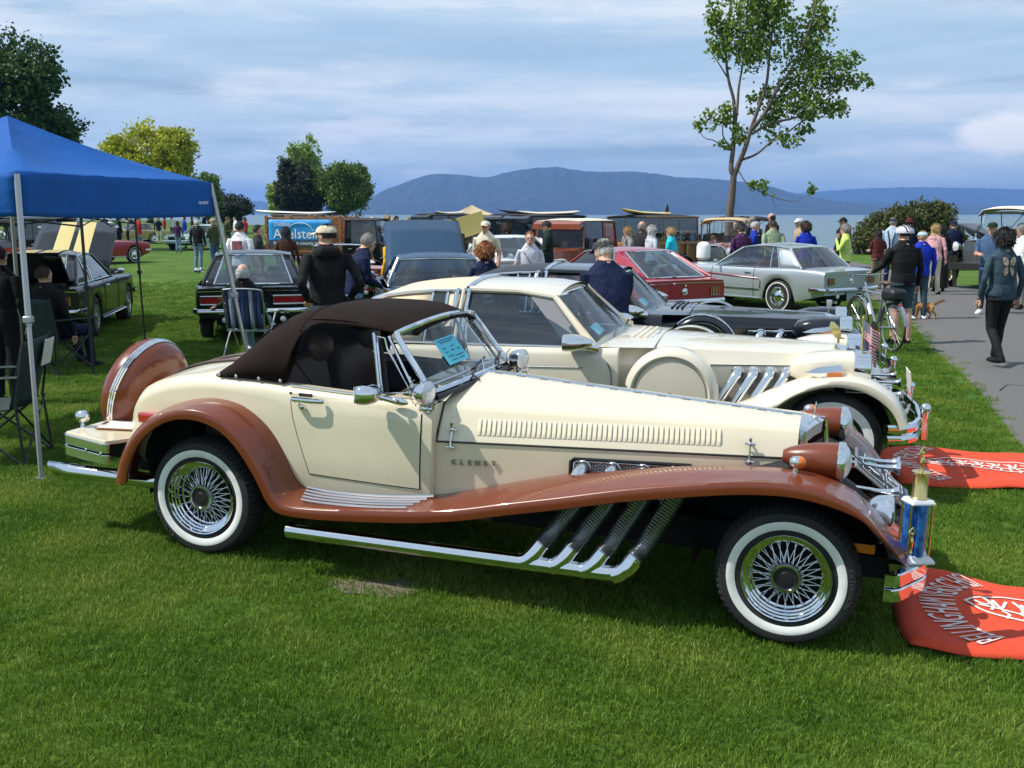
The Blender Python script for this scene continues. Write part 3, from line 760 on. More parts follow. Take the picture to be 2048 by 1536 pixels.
# side windows with quarter light
for sg in (-1, 1):
    def wp(x, z): return Vector((x, sg * lerp(.636, .562, (z - .96) / .32), z))
    poly = [(.463, .972), (.475, 1.05), (.492, 1.14), (.52, 1.228), (.565, 1.268), (.63, 1.283), (.78, 1.283), (.915, 1.262), (.985, .962)]
    m = MB(); m.add([wp(x, z) for x, z in poly], [tuple(range(len(poly)))]); m.build('side_window', MAT['dark_glass'], hero, smooth=0)
    m = MB(); m.add([wp(x, z) for x, z in [(.945, 1.250), (1.000, 1.245), (1.165, .975), (1.005, .965)]], [(0, 1, 2, 3)]); q = m.build('quarter_light', MAT['dark_glass'], hero, smooth=0)
    MB().tube([wp(.925, 1.262), wp(.995, .962)], .008, 6).build('window_post', CH, hero)
    MB().tube([wp(.948, 1.245), wp(.99, 1.240), wp(1.01, 1.19), wp(1.085, 1.09), wp(1.165, .985), wp(1.01, .968), wp(.952, 1.21)], .0055, 6, closed=True).build('frame', CH, q)
    MB().tube([wp(1.012, 1.25), wp(1.205, .965)], .010, 6).build('window_post', CH, hero)
# cabin
m = MB()
for sy in (-.30, .30):
    m.box((.38, sy, .82), (.13, .46, .52), (0, -.22, 0)); m.box((.62, sy, .66), (.5, .46, .14)); 
seat = m.build('seat', MAT['leather'], hero, bevel=.03)
for sy in (-.30, .30):
    MB().ball((.475, sy, 1.13), (.055, .12, .085), 16, 10, rot=(0, -.15, 0)).build('headrest', MAT['leather'], seat)
    MB().tube([(.42, sy * 1.75, 1.10), (.50, sy * 1.5, .95), (.62, sy * .8, .78)], [(.022, .004)] * 3, 6).build('seat_belt', MAT['trim_black'], seat)
m = MB().box((1.17, 0, .93), (.16, 1.18, .12)); dash = m.build('dashboard', MAT['trim_black'], hero, bevel=.03)
c_ = Vector((.985, .32, .965)); axs = Vector((-.9, 0, .42)).normalized(); u = Vector((0, 1, 0)); w = axs.cross(u)
m = MB().tube([c_ + u * (.175 * cos(a)) + w * (.175 * sin(a)) for a in np.linspace(0, 2 * pi, 29)[:-1]], .013, 8, closed=True)
for a in (.1, pi - .1, pi * 1.5): m.tube([c_ - axs * .03, c_ + u * (.17 * cos(a)) + w * (.17 * sin(a))], .011, 6)
m.tube([c_, c_ - axs * .3], .02, 8); m.ball(c_, .035, 12, 8); m.build('steering_wheel', MAT['trim_black'], hero)
m = MB().box((1.045, .03, 1.205), (.03, .21, .062), (0, .15, -.25)); im = m.build('inner_mirror', MAT['trim_black'], hero, bevel=.008); MB().tube([(1.05, .03, 1.235), (1.10, .03, 1.285)], .007, 6).build('mirror_stem', CH, im)
cd = MB(); pg = [ws(-.36, .70), ws(-.115, .70), ws(-.10, .28), ws(-.345, .28)]
pg = [p + Vector((.006, 0, .002)) for p in pg]
entry = MB().add(pg, [(0, 1, 2, 3)]).build('entry_card', MAT['paper_blue'], hero, smooth=0, solid=.001)
for (u0, u1, v_) in [(.1, .9, .90), (.18, .8, .82), (.15, .3, .6), (.55, .7, .62), (.15, .3, .45), (.45, .62, .47), (.72, .88, .46), (.15, .45, .28), (.5, .9, .25), (.2, .5, .12), (.6, .85, .13)]:
    def cp(u_, v_): return pg[3].lerp(pg[2], u_).lerp(pg[0].lerp(pg[1], u_), v_) + Vector((.0026, 0, .001))
    MB().add([cp(u0, v_), cp(u1, v_), cp(u1, v_ + .025), cp(u0, v_ + .025)], [(0, 1, 2, 3)]).build('handwriting', MAT['ink'], entry, smooth=0)
for y0, dy in ((-.22, .18), (.22, .18)):
    MB().tube([ws(y0, -.03) + Vector((.05, 0, 0)), ws(y0 + .01, .05) + Vector((.02, 0, 0)), ws(y0 + dy, .18) + Vector((.012, 0, 0))], .005, 6).tube([ws(y0 + dy - .10, .12) + Vector((.010, 0, 0)), ws(y0 + dy + .14, .22) + Vector((.010, 0, 0))], .006, 6).build('wiper', MAT['trim_black'], hero)
for y0 in (-.235, .0, .235):
    b0 = Vector((1.325 - abs(y0) * .12, y0, 1.013 - abs(y0) ** 2 * .2))
    MB().lathe([(.020, 0), (.014, .010), (.006, .02), (.004, .07), (.0001, .075)], b0, (-.15, 0, 1), 12).ball(b0, (.026, .02, .010), 10, 6).build('washer_jet', CH, hero)
# mirror and spot lamps
for sg in (-1, 1):
    if sg < 0:
        m = MB(); rr = []
        for k, (dx, sc) in enumerate([(-.052, .30), (-.050, .86), (-.04, 1), (-.01, .98), (.02, .86), (.045, .6), (.052, .3)]):
            rr.append([Vector((1.015 + dx, -.795 + .075 * sc * (abs(cos(a)) ** .6) * math.copysign(1, cos(a)), .988 + .052 * sc * (abs(sin(a)) ** .6) * math.copysign(1, sin(a)))) for a in np.linspace(0, 2 * pi, 25)[:-1]])
        m.rings(rr); mi = m.build('door_mirror', CH, hero, smooth=60)
        m = MB().tube(catmull([(1.055, -.775, .975), (1.085, -.745, .962), (1.12, -.715, .948)], 5), [.015] * 3 + [.013] * 8, 10); m.ball((1.125, -.692, .945), (.055, .012, .019), 14, 8, rot=(0, .05, 0)); m.build('mirror_arm', CH, mi)
        MB().box((.961, -.795, .988), (.004, .12, .082)).build('mirror_glass', MAT['lens_clear'], mi, bevel=.01)
    c_ = Vector((1.245, sg * .66, .995)) if sg < 0 else Vector((1.36, .52, 1.018))
    m = MB().lathe([(.0001, -.062), (.022, -.058), (.042, -.042), (.054, -.018), (.058, .005), (.059, .022), (.062, .024), (.062, .032), (.057, .035)], c_, (.96, -.25, .0), 28); sl = m.build('spot_lamp', CH, hero)
    MB().lathe([(.058, .033), (.04, .040), (.0001, .044)], c_, (.96, -.25, .0), 24).build('lens', MAT['lens_clear'], sl)
    m = MB().tube(catmull([c_ + Vector((-.05, 0, .06)), c_ + Vector((-.075, 0, .03)), c_ + Vector((-.075, 0, -.02)), c_ + Vector((-.05, 0, -.06))], 4), .003, 5); m.build('guard', CH, sl)
    m = MB().tube([c_ + Vector((0, 0, -.055)), c_ + Vector((.005, -sg * .005, -.085)), c_ + Vector((.012, -sg * .012, -.105))], .013, 10); m.ball(c_ + Vector((.01, 0, -.080)), .020, 12, 8); m.ball(c_ + Vector((.03, -sg * .005, -.098)), .014, 10, 8); m.tube([c_ + Vector((-.02, 0, -.085)), c_ + Vector((.055, 0, -.078)), c_ + Vector((.062, 0, -.05))], .008, 8); m.build('lamp_bracket', CH, sl)
# headlamps, turn signals, grille, horns, driving lamps
for sg in (-1, 1):
    hc = Vector((3.212, sg * .465, .818)); ad_ = Vector((1, 0, -.015))
    m = MB().lathe([(.0001, -.232), (.026, -.231), (.032, -.224), (.045, -.20), (.062, -.15), (.076, -.09), (.084, -.03), (.0855, .0), (.086, .012)], hc, ad_, 40); hl = m.build('headlamp', RU, hero)
    MB().lathe([(.086, .010), (.091, .012), (.093, .022), (.091, .042), (.086, .047), (.082, .047)], hc, ad_, 40).build('bezel', CH, hl)
    MB().lathe([(.084, .044), (.07, .058), (.045, .070), (.02, .076), (.0001, .077)], hc, ad_, 32).build('lens', MAT['lens_clear'], hl)
    MB().tube([hc + Vector((-.03, 0, -.07)), hc + Vector((-.02, 0, -.20))], [.03, .05], 12).build('pedestal', RU, hl)
    sc_ = Vector((3.05, sg * .665, .842))
    m = MB().lathe([(.0001, -.030), (.016, -.026), (.026, -.012), (.029, .004), (.029, .012)], sc_, (1, 0, 0), 20); m.lathe([(.017, 0), (.012, .012), (.011, .05), (.014, .062)], sc_ + Vector((0, 0, -.068)), (0, 0, 1), 14); ts = m.build('turn_signal', CH, hero)
    MB().lathe([(.029, .012), (.027, .026), (.017, .040), (.0001, .046)], sc_, (1, 0, 0), 20).build('lens', MAT['amber'], ts)
    # driving lamp in front of the fender and valance
    dc = Vector((3.435, sg * .36, .565))
    m = MB().lathe([(.0001, -.085), (.035, -.078), (.068, -.052), (.087, -.015), (.092, .02), (.095, .03), (.095, .048), (.088, .055)], dc, (1, 0, 0), 36); dl = m.build('driving_lamp', CH, hero)
    MB().lathe([(.089, .05), (.05, .062), (.0001, .066)], dc, (1, 0, 0), 28).build('lens', MAT['lens_clear'], dl)
    m = MB().tube([dc + Vector((0, 0, -.08)), dc + Vector((-.02, 0, -.2))], .02, 10); m.ball(dc + Vector((.02, 0, -.115)), (.045, .045, .05), 16, 10); m.build('lamp_stand', CH, dl)
    MB().box((3.37, sg * .64, .475), (.095, .012, .042)).build('reflector', MAT['amber'], hero, bevel=.004)
    # trumpet horns
    for yh, zh, xe, x0_ in ((sg * .06, .722, 3.52, 3.18), (sg * .30, .660, 3.51, 3.2)):
        m = MB().tube([(x0_, yh, zh + .012), (3.40, yh, zh + .002)], .009, 10); m.lathe([(.009, 0), (.011, .05), (.016, .085), (.024, .105), (.035, .118), (.037, .122), (.030, .119), (.012, .09)], (xe - .122, yh, zh), (1, 0, -.02), 24); m.build('trumpet_horn', CH, hero)
# grille shell: V-fronted chrome radiator with brown slats
def gpt(y, z, f=0): return Vector((3.045 + (.11 * (1 - abs(y) / .24)) * f, y, z))
m = MB()
tr = [(-.225, .905), (-.12, .925), (0, .934), (.12, .925), (.225, .905)]
m.grid([[Vector((3.036, y, z + .002)) for y, z in tr], [Vector((3.150 - abs(y) * .36, y * .93, z - .016)) for y, z in tr], [Vector((3.150 - abs(y) * .36, y * .93, z - .070)) for y, z in tr]])
for sg in (-1, 1):
    m.grid([[Vector((3.036, sg * .227, .906)), Vector((3.070, sg * .210, .888))], [Vector((3.036, sg * .235, .50)), Vector((3.10, sg * .205, .50))]])
    m.grid([[Vector((3.070, sg * .210, .888)), Vector((3.078, sg * .18, .84))], [Vector((3.10, sg * .205, .50)), Vector((3.11, sg * .175, .50))]])
m.tube([(3.150, 0, .92), (3.20, 0, .48)], .012, 8)
gs = m.build('grille_shell', CH, hero, smooth=25)
for sg in (-1, 1):
    for k in range(11):
        y = sg * (.018 + .0155 * k); x = 3.148 - abs(y) * .42
        MB().box((x + .012, y, .675), (.02, .006, .37), (0, -.10, 0)).build('grille_slat', CH, gs)
m = MB().grid([[Vector((3.13 - abs(y) * .42 + (.86 - z) * .1, y, z)) for y in (-.19, 0, .19)] for z in (.48, .86)]); m.build('radiator_core', BK, gs)
m = MB().lathe([(.016, 0), (.012, .008), (.005, .014), (.004, .045), (.008, .055), (.003, .075), (.0001, .085)], (3.10, 0, .925), (0, 0, 1), 12); m.tube([(3.085, 0, .93), (3.15, 0, .935)], .004, 6); m.build('radiator_cap', CH, gs)
# bumper, valance, number board
m = MB()
for dz, hh in ((.0, .064), (-.069, .062)):
    path_ = [(3.462, -.725, .372 + dz), (3.50, -.722, .372 + dz), (3.525, -.700, .372 + dz), (3.625, -.52, .372 + dz), (3.64, -.47, .372 + dz), (3.645, 0, .372 + dz), (3.64, .47, .372 + dz), (3.625, .52, .372 + dz), (3.525, .700, .372 + dz), (3.50, .722, .372 + dz), (3.462, .725, .372 + dz)]
    P_ = [Vector(p) for p in path_]; rr = []
    for i, p in enumerate(P_):
        t_ = (P_[min(i + 1, len(P_) - 1)] - P_[max(i - 1, 0)]).normalized(); n_ = Vector((t_.y, -t_.x, 0))
        rr.append([p + n_ * a_ + Vector((0, 0, b_)) for a_, b_ in ((-.03, -hh / 2), (.006, -hh / 2), (.012, -hh / 2 + .006), (.014, 0), (.012, hh / 2 - .006), (.006, hh / 2), (-.03, hh / 2))])
    m.rings(rr, True)
fb = m.build('front_bumper', CH, hero, smooth=30)
MB().box((3.50, 0, .37), (.22, .9, .02)).box((3.42, -.5, .36), (.12, .06, .10)).box((3.42, .5, .36), (.12, .06, .10)).build('bumper_apron', BK, fb)
for y in (-.5, .5): MB().tube([(3.64, y * .7, .33), (3.66, y * .7, .33)], .008, 8).build('bumper_bolt', CH, fb)
MB().grid([[Vector((3.12, -.24, .50)), Vector((3.12, .24, .50))], [Vector((3.45, -.42, .44)), Vector((3.45, .42, .44))]]).build('apron', RU, hero)
# rear platform, bumper, lamps, spare
m = MB(); 
plat = [(-1.00, -.60), (-.645, -.70), (-.575, -.58), (-.575, .58), (-.645, .70), (-1.00, .60)]
m.prism(plat, .535, .560, 'z'); rp_ = m.build('rear_platform', CR, hero, smooth=0, bevel=.006)
m = MB()
for z0, z1 in ((.490, .545), (.425, .480)):
    pth = [(-.632, -.702), (-.66, -.712), (-.99, -.615), (-1.03, -.58), (-1.06, 0), (-1.03, .58), (-.99, .615), (-.66, .712), (-.632, .702)]
    m.rings([[Vector((x, y, z0)), Vector((x, y, z1)), Vector((x * .985, y * .985, z1)), Vector((x * .985, y * .985, z0))] for x, y in pth], True)
rb = m.build('rear_bumper', CH, hero, smooth=20, bevel=.004)
for x, y in ((-.80, -.672), (-.67, -.71)): MB().ball((x, y, .487), (.007, .007, .010), 8, 6).build('bumper_bolt', CH, rb)
MB().box((-.80, 0, .475), (.36, 1.1, .09)).build('bumper_core', BK, rb)
for sg in (-1, 1):
    lc = Vector((-1.0, sg * .46, .620)); m = MB().ball(lc, (.045, .036, .040), 18, 12); m.tube([lc + Vector((0, 0, -.03)), lc + Vector((0, 0, -.062))], [.008, .014], 10); m.build('reversing_lamp', CH, hero)
    tl = [Vector((-.475, sg * .575, .70)), Vector((-.47, sg * .645, .70)), Vector((-.33, sg * .70, .712)), Vector((-.30, sg * .60, .712))]
    m = MB(); m.rings([[p + Vector((0, 0, dz)) for p in tl] for dz in (-.032, .0, .030)]); tlo = m.build('tail_lamp', MAT['red_lens'], hero, smooth=30, bevel=.012)
    MB().tube([tl[2] + Vector((0, sg * .002, -.02)), tl[2] + Vector((.03, 0, .028))], .008, 6).build('lamp_trim', CH, tlo)
# deck rails
for y in (-.24, -.03, .18):
    MB().tube([(x, y, zbelt(x) + .004 + .035 * (1 - (y / .56) ** 2) + .006) for x in np.linspace(-.50, -.06, 9)], [(.026, .008)] * 9, 8).build('deck_rail', RU, hero)
    MB().tube([(x, y - .030, zbelt(x) + .004 + .035 * (1 - (y / .56) ** 2) + .006) for x in np.linspace(-.50, -.05, 9)], .006, 6).build('deck_rail_edge', MAT['trim_black'], hero)
sc_ = Vector((-.90, 0, .715)); sa = Vector((1, 0, -.30)).normalized()
m = MB().lathe([(.10, .135), (.17, .13), (.235, .118), (.285, .095), (.315, .06), (.327, .02), (.330, -.02), (.322, -.06), (.30, -.095), (.25, -.12), (.0001, -.125)], sc_, sa, 64); m.lathe([(.0001, .128), (.10, .135)], sc_, sa, 32)
spare = m.build('spare_wheel_cover', RU, hero, smooth=60)
for h0 in (-.015, .0, .015):
    MB().lathe([(.3300, h0 - .0068), (.3345, h0 - .003), (.3345, h0 + .003), (.3300, h0 + .0068)], sc_, sa, 64).build('spare_band', CH, spare)
clip = tag(MB().box((0, 0, .006), (.31, .21, .008)).build('clipboard', MAT['wood'], None, smooth=0, bevel=.002), 'clipboard with white entry sheet lying on the cream rear platform of the roadster', 'clipboard')
clip.matrix_world = Mh @ T(-.76, -.36, .563, 0, 0, .25)
ps = MB().box((0, 0, .0112), (.29, .20, .0012)).build('sheet', MAT['paper'], clip, smooth=0); MB().box((-.14, 0, .014), (.02, .08, .006)).build('clip', CH, clip, bevel=.002)
# ------------------------------------------------------------ generic car building
def loft_body(name, mtl, parent, st, sec_n=(8, 8), open_rng=None, smooth=45):
    """st: list of (x, zb, w, wb, zt, zc) - sill height, half width, half width at the sill, shoulder height, centre height"""
    m = MB(); side, topl, topr = [], [], []
    for x, zb, w, wb, zt, zc in st:
        r = []
        for k in range(sec_n[0] + 1):
            t = k / sec_n[0]; z = lerp(zb, zt - .05, t)
            y = lerp(wb, w, min(1, t * 1.8) ** .6) - .035 * max(0, t - .55) ** 1.5
            r.append(Vector((x, -y, z)))
        ys_ = -r[-1].y
        r += [Vector((x, -(ys_ - .012), zt - .018)), Vector((x, -(ys_ - .04), zt))]
        side.append(r)
        topl.append([Vector((x, lerp(-(ys_ - .04), ys_ - .04, k / (2 * sec_n[1])), zt + (zc - zt) * (1 - abs(k / sec_n[1] - 1) ** 2.2))) for k in range(2 * sec_n[1] + 1)])
    s2 = MB(); s2.grid(side); s2.mirror_y(); m.v, m.f, m.mi = s2.v, s2.f, s2.mi
    def seg(a, b):
        rr = [r for r in topl if a - 1e-6 <= r[0].x <= b + 1e-6]
        if len(rr) > 1: m.grid(rr)
    if open_rng: seg(-99, open_rng[0]); seg(open_rng[1], 99)
    else: m.grid(topl)
    for i in (0, -1):   # nose and tail faces
        ring = side[i] + topl[i][1:-1] + [Vector((p.x, -p.y, p.z)) for p in side[i][::-1]]
        c = Vector((side[i][0].x, 0, sum(p.z for p in ring) / len(ring)))
        b = len(m.v); m.v += [m.M @ p for p in ring] + [m.M @ c]; n = len(ring)
        for j in range(n): m.f.append((b + j, b + (j + 1) % n, b + n)); m.mi.append(m.cm)
    return m.build(name, mtl, parent, smooth=smooth, weld=True)
def greenhouse(parent, cols, yb, yt, zbase, ztop, mtl, crown=.05, gl='side_glass', frame='chrome', roof_mat=None, front_bow=.06, back_bow=.06, back_y=None, glassfront='screen_glass', roof_split=None, roof_over=.02):
    """cols: (x at belt, x at roof, kind of the bay behind it: 'glass', 'panel' or None); first is the windscreen pillar, last the rear-window pillar"""
    zb = zbase if callable(zbase) else (lambda x: zbase); zt = ztop if callable(ztop) else (lambda x: ztop)
    def P(xb, xt, t, sg, o=0): return Vector((lerp(xb, xt, t), sg * (lerp(yb, yt, t ** 1.15) + o), lerp(zb(xb), zt(xt), t)))
    for sg in (-1, 1):
        for i in range(len(cols) - 1):
            (x0, t0, kind), (x1, t1, _) = cols[i], cols[i + 1]
            if kind is None: continue
            rows = [[P(lerp(x0, x1, f), lerp(t0, t1, f), k / 4, sg) for f in (0, .25, .5, .75, 1)] for k in range(5)]
            if kind == 'glass': MB().grid(rows).build('side_window', MAT[gl], parent, smooth=180)
            else: MB().grid(rows).build('pillar_panel', mtl, parent, smooth=180, solid=.02)
        for i, (x0, t0, kind) in enumerate(cols):
            edge = i in (0, len(cols) - 1)
            MB().tube([P(x0, t0, k / 4, sg, .003) for k in range(5)], .022 if edge else .012, 6).build('pillar', MAT[frame] if not edge else mtl, parent)
        MB().tube([P(lerp(cols[0][0], cols[-1][0], k / 6), 0, 0, sg, .004) for k in range(7)], .010, 6).build('belt_trim', MAT[frame], parent)
        MB().tube([Vector((x, sg * (yt + .012), zt(x) + .004)) for x in np.linspace(cols[0][1], cols[-1][1], 9)], .013, 6).build('drip_rail', MAT[frame], parent)
    xa, xr = cols[0][1] + roof_over, cols[-1][1] - roof_over
    def roof(a, b, m_):
        rows = []
        n = 12
        for i in range(n + 1):
            x = lerp(a, b, i / n); r = []
            for k in range(17):
                u = k / 8 - 1
                e = smooth(0, .35, abs(xa - x)) * smooth(0, .35, abs(x - xr)) if abs(xa - xr) > .8 else 1
                bow = front_bow * (1 - u * u) * (1 if i == 0 and a == xa else 0)
                r.append(Vector((x, (yt + .012) * (abs(u) ** .9) * (1 if u > 0 else -1), zt(x) + .008 + crown * (.55 + .45 * e) * (1 - abs(u) ** 2.4))))
            rows.append(r)
        o = MB().grid(rows).build('roof', m_, parent, smooth=60, solid=.03); return o
    if roof_split: roof(xa, roof_split[0], mtl); roof(roof_split[0] - .001, xr, roof_split[1])
    else: roof(xa, xr, roof_mat or mtl)
    def pane(nm, c, bow, g_, k_=1.0):
        xb, xt = c[0], c[1]
        def Q(u, t): return Vector((lerp(xb, xt, t) + bow * (1 - u * u), u * lerp(yb, yt, t), lerp(zb(xb), zt(xt), t) + crown * .55 * (1 - u * u) * t + .015 * (1 - u * u) * (1 - t)))
        o = MB().grid([[Q(k_ * (k / 6 - 1), t / 4) for k in range(13)] for t in range(5)]).build(nm, MAT[g_], parent, smooth=180)
        if k_ < 1:
            for sg in (-1, 1): MB().grid([[Q(sg * lerp(k_, 1, k / 3), t / 4) for k in range(4)] for t in range(5)]).build('sail_panel', mtl, parent, smooth=180, solid=.01)
        fr = [Q(u, 0) for u in np.linspace(-k_, k_, 11)] + [Q(u, 1) for u in np.linspace(k_, -k_, 11)]
        MB().tube(fr, .013, 6, closed=True).build('frame', MAT[frame], o); return o
    w1 = pane('windscreen', cols[0], front_bow, glassfront)
    w2 = pane('rear_window', cols[-1], -back_bow, gl, back_y or 1.0)
    return w1, w2
def cabin(parent, xs, y, z, seats, mtl='leather', wheel=None):
    MB().box(((xs[0] + xs[1]) / 2, 0, z), (xs[1] - xs[0], 2 * y, .04)).build('cabin_floor', MAT['dark'], parent, smooth=0)
    for xs_, h in seats:
        for sy in (-y * .48, y * .48):
            m = MB().box((xs_, sy, z + .30), (.14, y * .8, h), (0, -.2, 0)); m.box((xs_ + .28, sy, z + .15), (.5, y * .8, .16)); m.box((xs_ - .05, sy, z + .30 + h * .56), (.08, .24, .14)); m.build('seat', MAT[mtl], parent, bevel=.04)
    if wheel:
        c_ = Vector(wheel); m = MB().tube([c_ + Vector((.06 * sin(a), .18 * cos(a), .17 * sin(a))) for a in np.linspace(0, 2 * pi, 21)[:-1]], .013, 6, closed=True); m.tube([c_ - Vector((0, .17, 0)), c_ + Vector((0, .17, 0))], .012, 6); m.tube([c_, c_ + Vector((.3, 0, -.1))], .02, 6); m.build('steering_wheel', MAT['trim_black'], parent)
WD = {}
def disc_wheel_data(key, R=.32, rimr=.19, white=None, style='hubcap', wid=.19):
    m = MB(); n = 48
    prof = [(rimr - .01, .03), (rimr + .01, .012), (lerp(rimr, R, .5), 0), (R - .03, .008), (R - .008, .025), (R, .05), (R, wid - .05), (R - .02, wid - .01), (rimr, wid)]
    m.lathe(prof, axis=(0, 1, 0), seg=n); WD[key] = {'tyre': m.data('tyre', MAT['rubber'], 40)}
    if white:
        r0, r1 = white; WD[key]['whitewall'] = MB().lathe([(r0, -.001), (lerp(r0, r1, .5), -.004), (r1, -.001), (r1, .02)], axis=(0, 1, 0), seg=48).data('whitewall', MAT['whitewall'], 50)
    m = MB()
    if style == 'hubcap':
        m.lathe([(rimr, .03), (rimr - .005, .008), (rimr - .02, .006), (rimr - .03, .022), (rimr * .62, .030), (rimr * .5, .012), (rimr * .34, -.004), (rimr * .15, -.014), (.0001, -.016)], axis=(0, 1, 0), seg=40)
        for k in range(16):
            a = 2 * pi * k / 16; m.tube([(rimr * .55 * cos(a), .016, rimr * .55 * sin(a)), (rimr * .84 * cos(a), .018, rimr * .84 * sin(a))], .006, 5)
        mt = MAT['chrome']
    elif style == 'mag':
        m.lathe([(rimr, .03), (rimr - .004, .006), (rimr - .02, .008), (rimr - .03, .06), (rimr - .04, .10)], axis=(0, 1, 0), seg=40)
        for k in range(5):
            a = 2 * pi * k / 5; c, s_ = cos(a), sin(a)
            m.rings([[Vector((r * c - q * s_, d, r * s_ + q * c)) for q, d in ((-w_, .012), (w_, .012), (w_, .05), (-w_, .05))] for r, w_ in ((.04, .035), (rimr * .6, .026), (rimr - .02, .036))])
        m.lathe([(.055, .03), (.05, .004), (.03, .0), (.0001, -.004)], axis=(0, 1, 0), seg=20); mt = MAT['dull_chrome']
    elif style == 'artillery':
        m.lathe([(rimr, .03), (rimr - .004, .02), (rimr - .025, .02), (rimr - .03, .09)], axis=(0, 1, 0), seg=40)
        for k in range(12):
            a = 2 * pi * k / 12; m.tube([(.05 * cos(a), .05, .05 * sin(a)), ((rimr - .02) * cos(a), .05, (rimr - .02) * sin(a))], [.016, .011], 6)
        m.lathe([(.07, .06), (.065, .02), (.03, .0), (.0001, -.005)], axis=(0, 1, 0), seg=20); mt = MAT['wheel_cream']
    WD[key]['rim'] = m.data('rim', mt, 40)
    if style != 'artillery': WD[key]['brake_drum'] = MB().lathe([(rimr - .03, .10), (.0001, .10)], axis=(0, 1, 0), seg=24).data('brake_drum', MAT['under'], 40)
    WD[key]['R'] = R
mat('wheel_cream', (.62, .56, .40), .5); 
disc_wheel_data('cap', .325, .195, (.262, .280)); disc_wheel_data('mag', .325, .20, None, 'mag', .22); disc_wheel_data('whitewide', .345, .20, (.225, .285)); disc_wheel_data('plain', .325, .195); disc_wheel_data('wood', .37, .255, None, 'artillery', .12); disc_wheel_data('rod', .33, .19, (.215, .27), 'hubcap', .2)
def disc_wheel(parent, key, x, y, z=None):
    d = WD[key]; t = bpy.data.objects.new('wheel', d['tyre']); link(t, parent); t.location = (x, y, z or d['R']); t.rotation_euler = (0, 0, 0 if y < 0 else pi)
    for nm in ('whitewall', 'rim', 'brake_drum'):
        if nm in d: link(bpy.data.objects.new(nm, d[nm]), t)
    return t
def place(o, x, y, rz, z=None):
    o.location = (x, y, gz(x, y) if z is None else z); o.rotation_euler = (0, 0, rz); return o
def arch(x, cx, r, z0, base):
    d = abs(x - cx); return max(base, z0 + sqrt(max(0, r * r - d * d))) if d < r else base

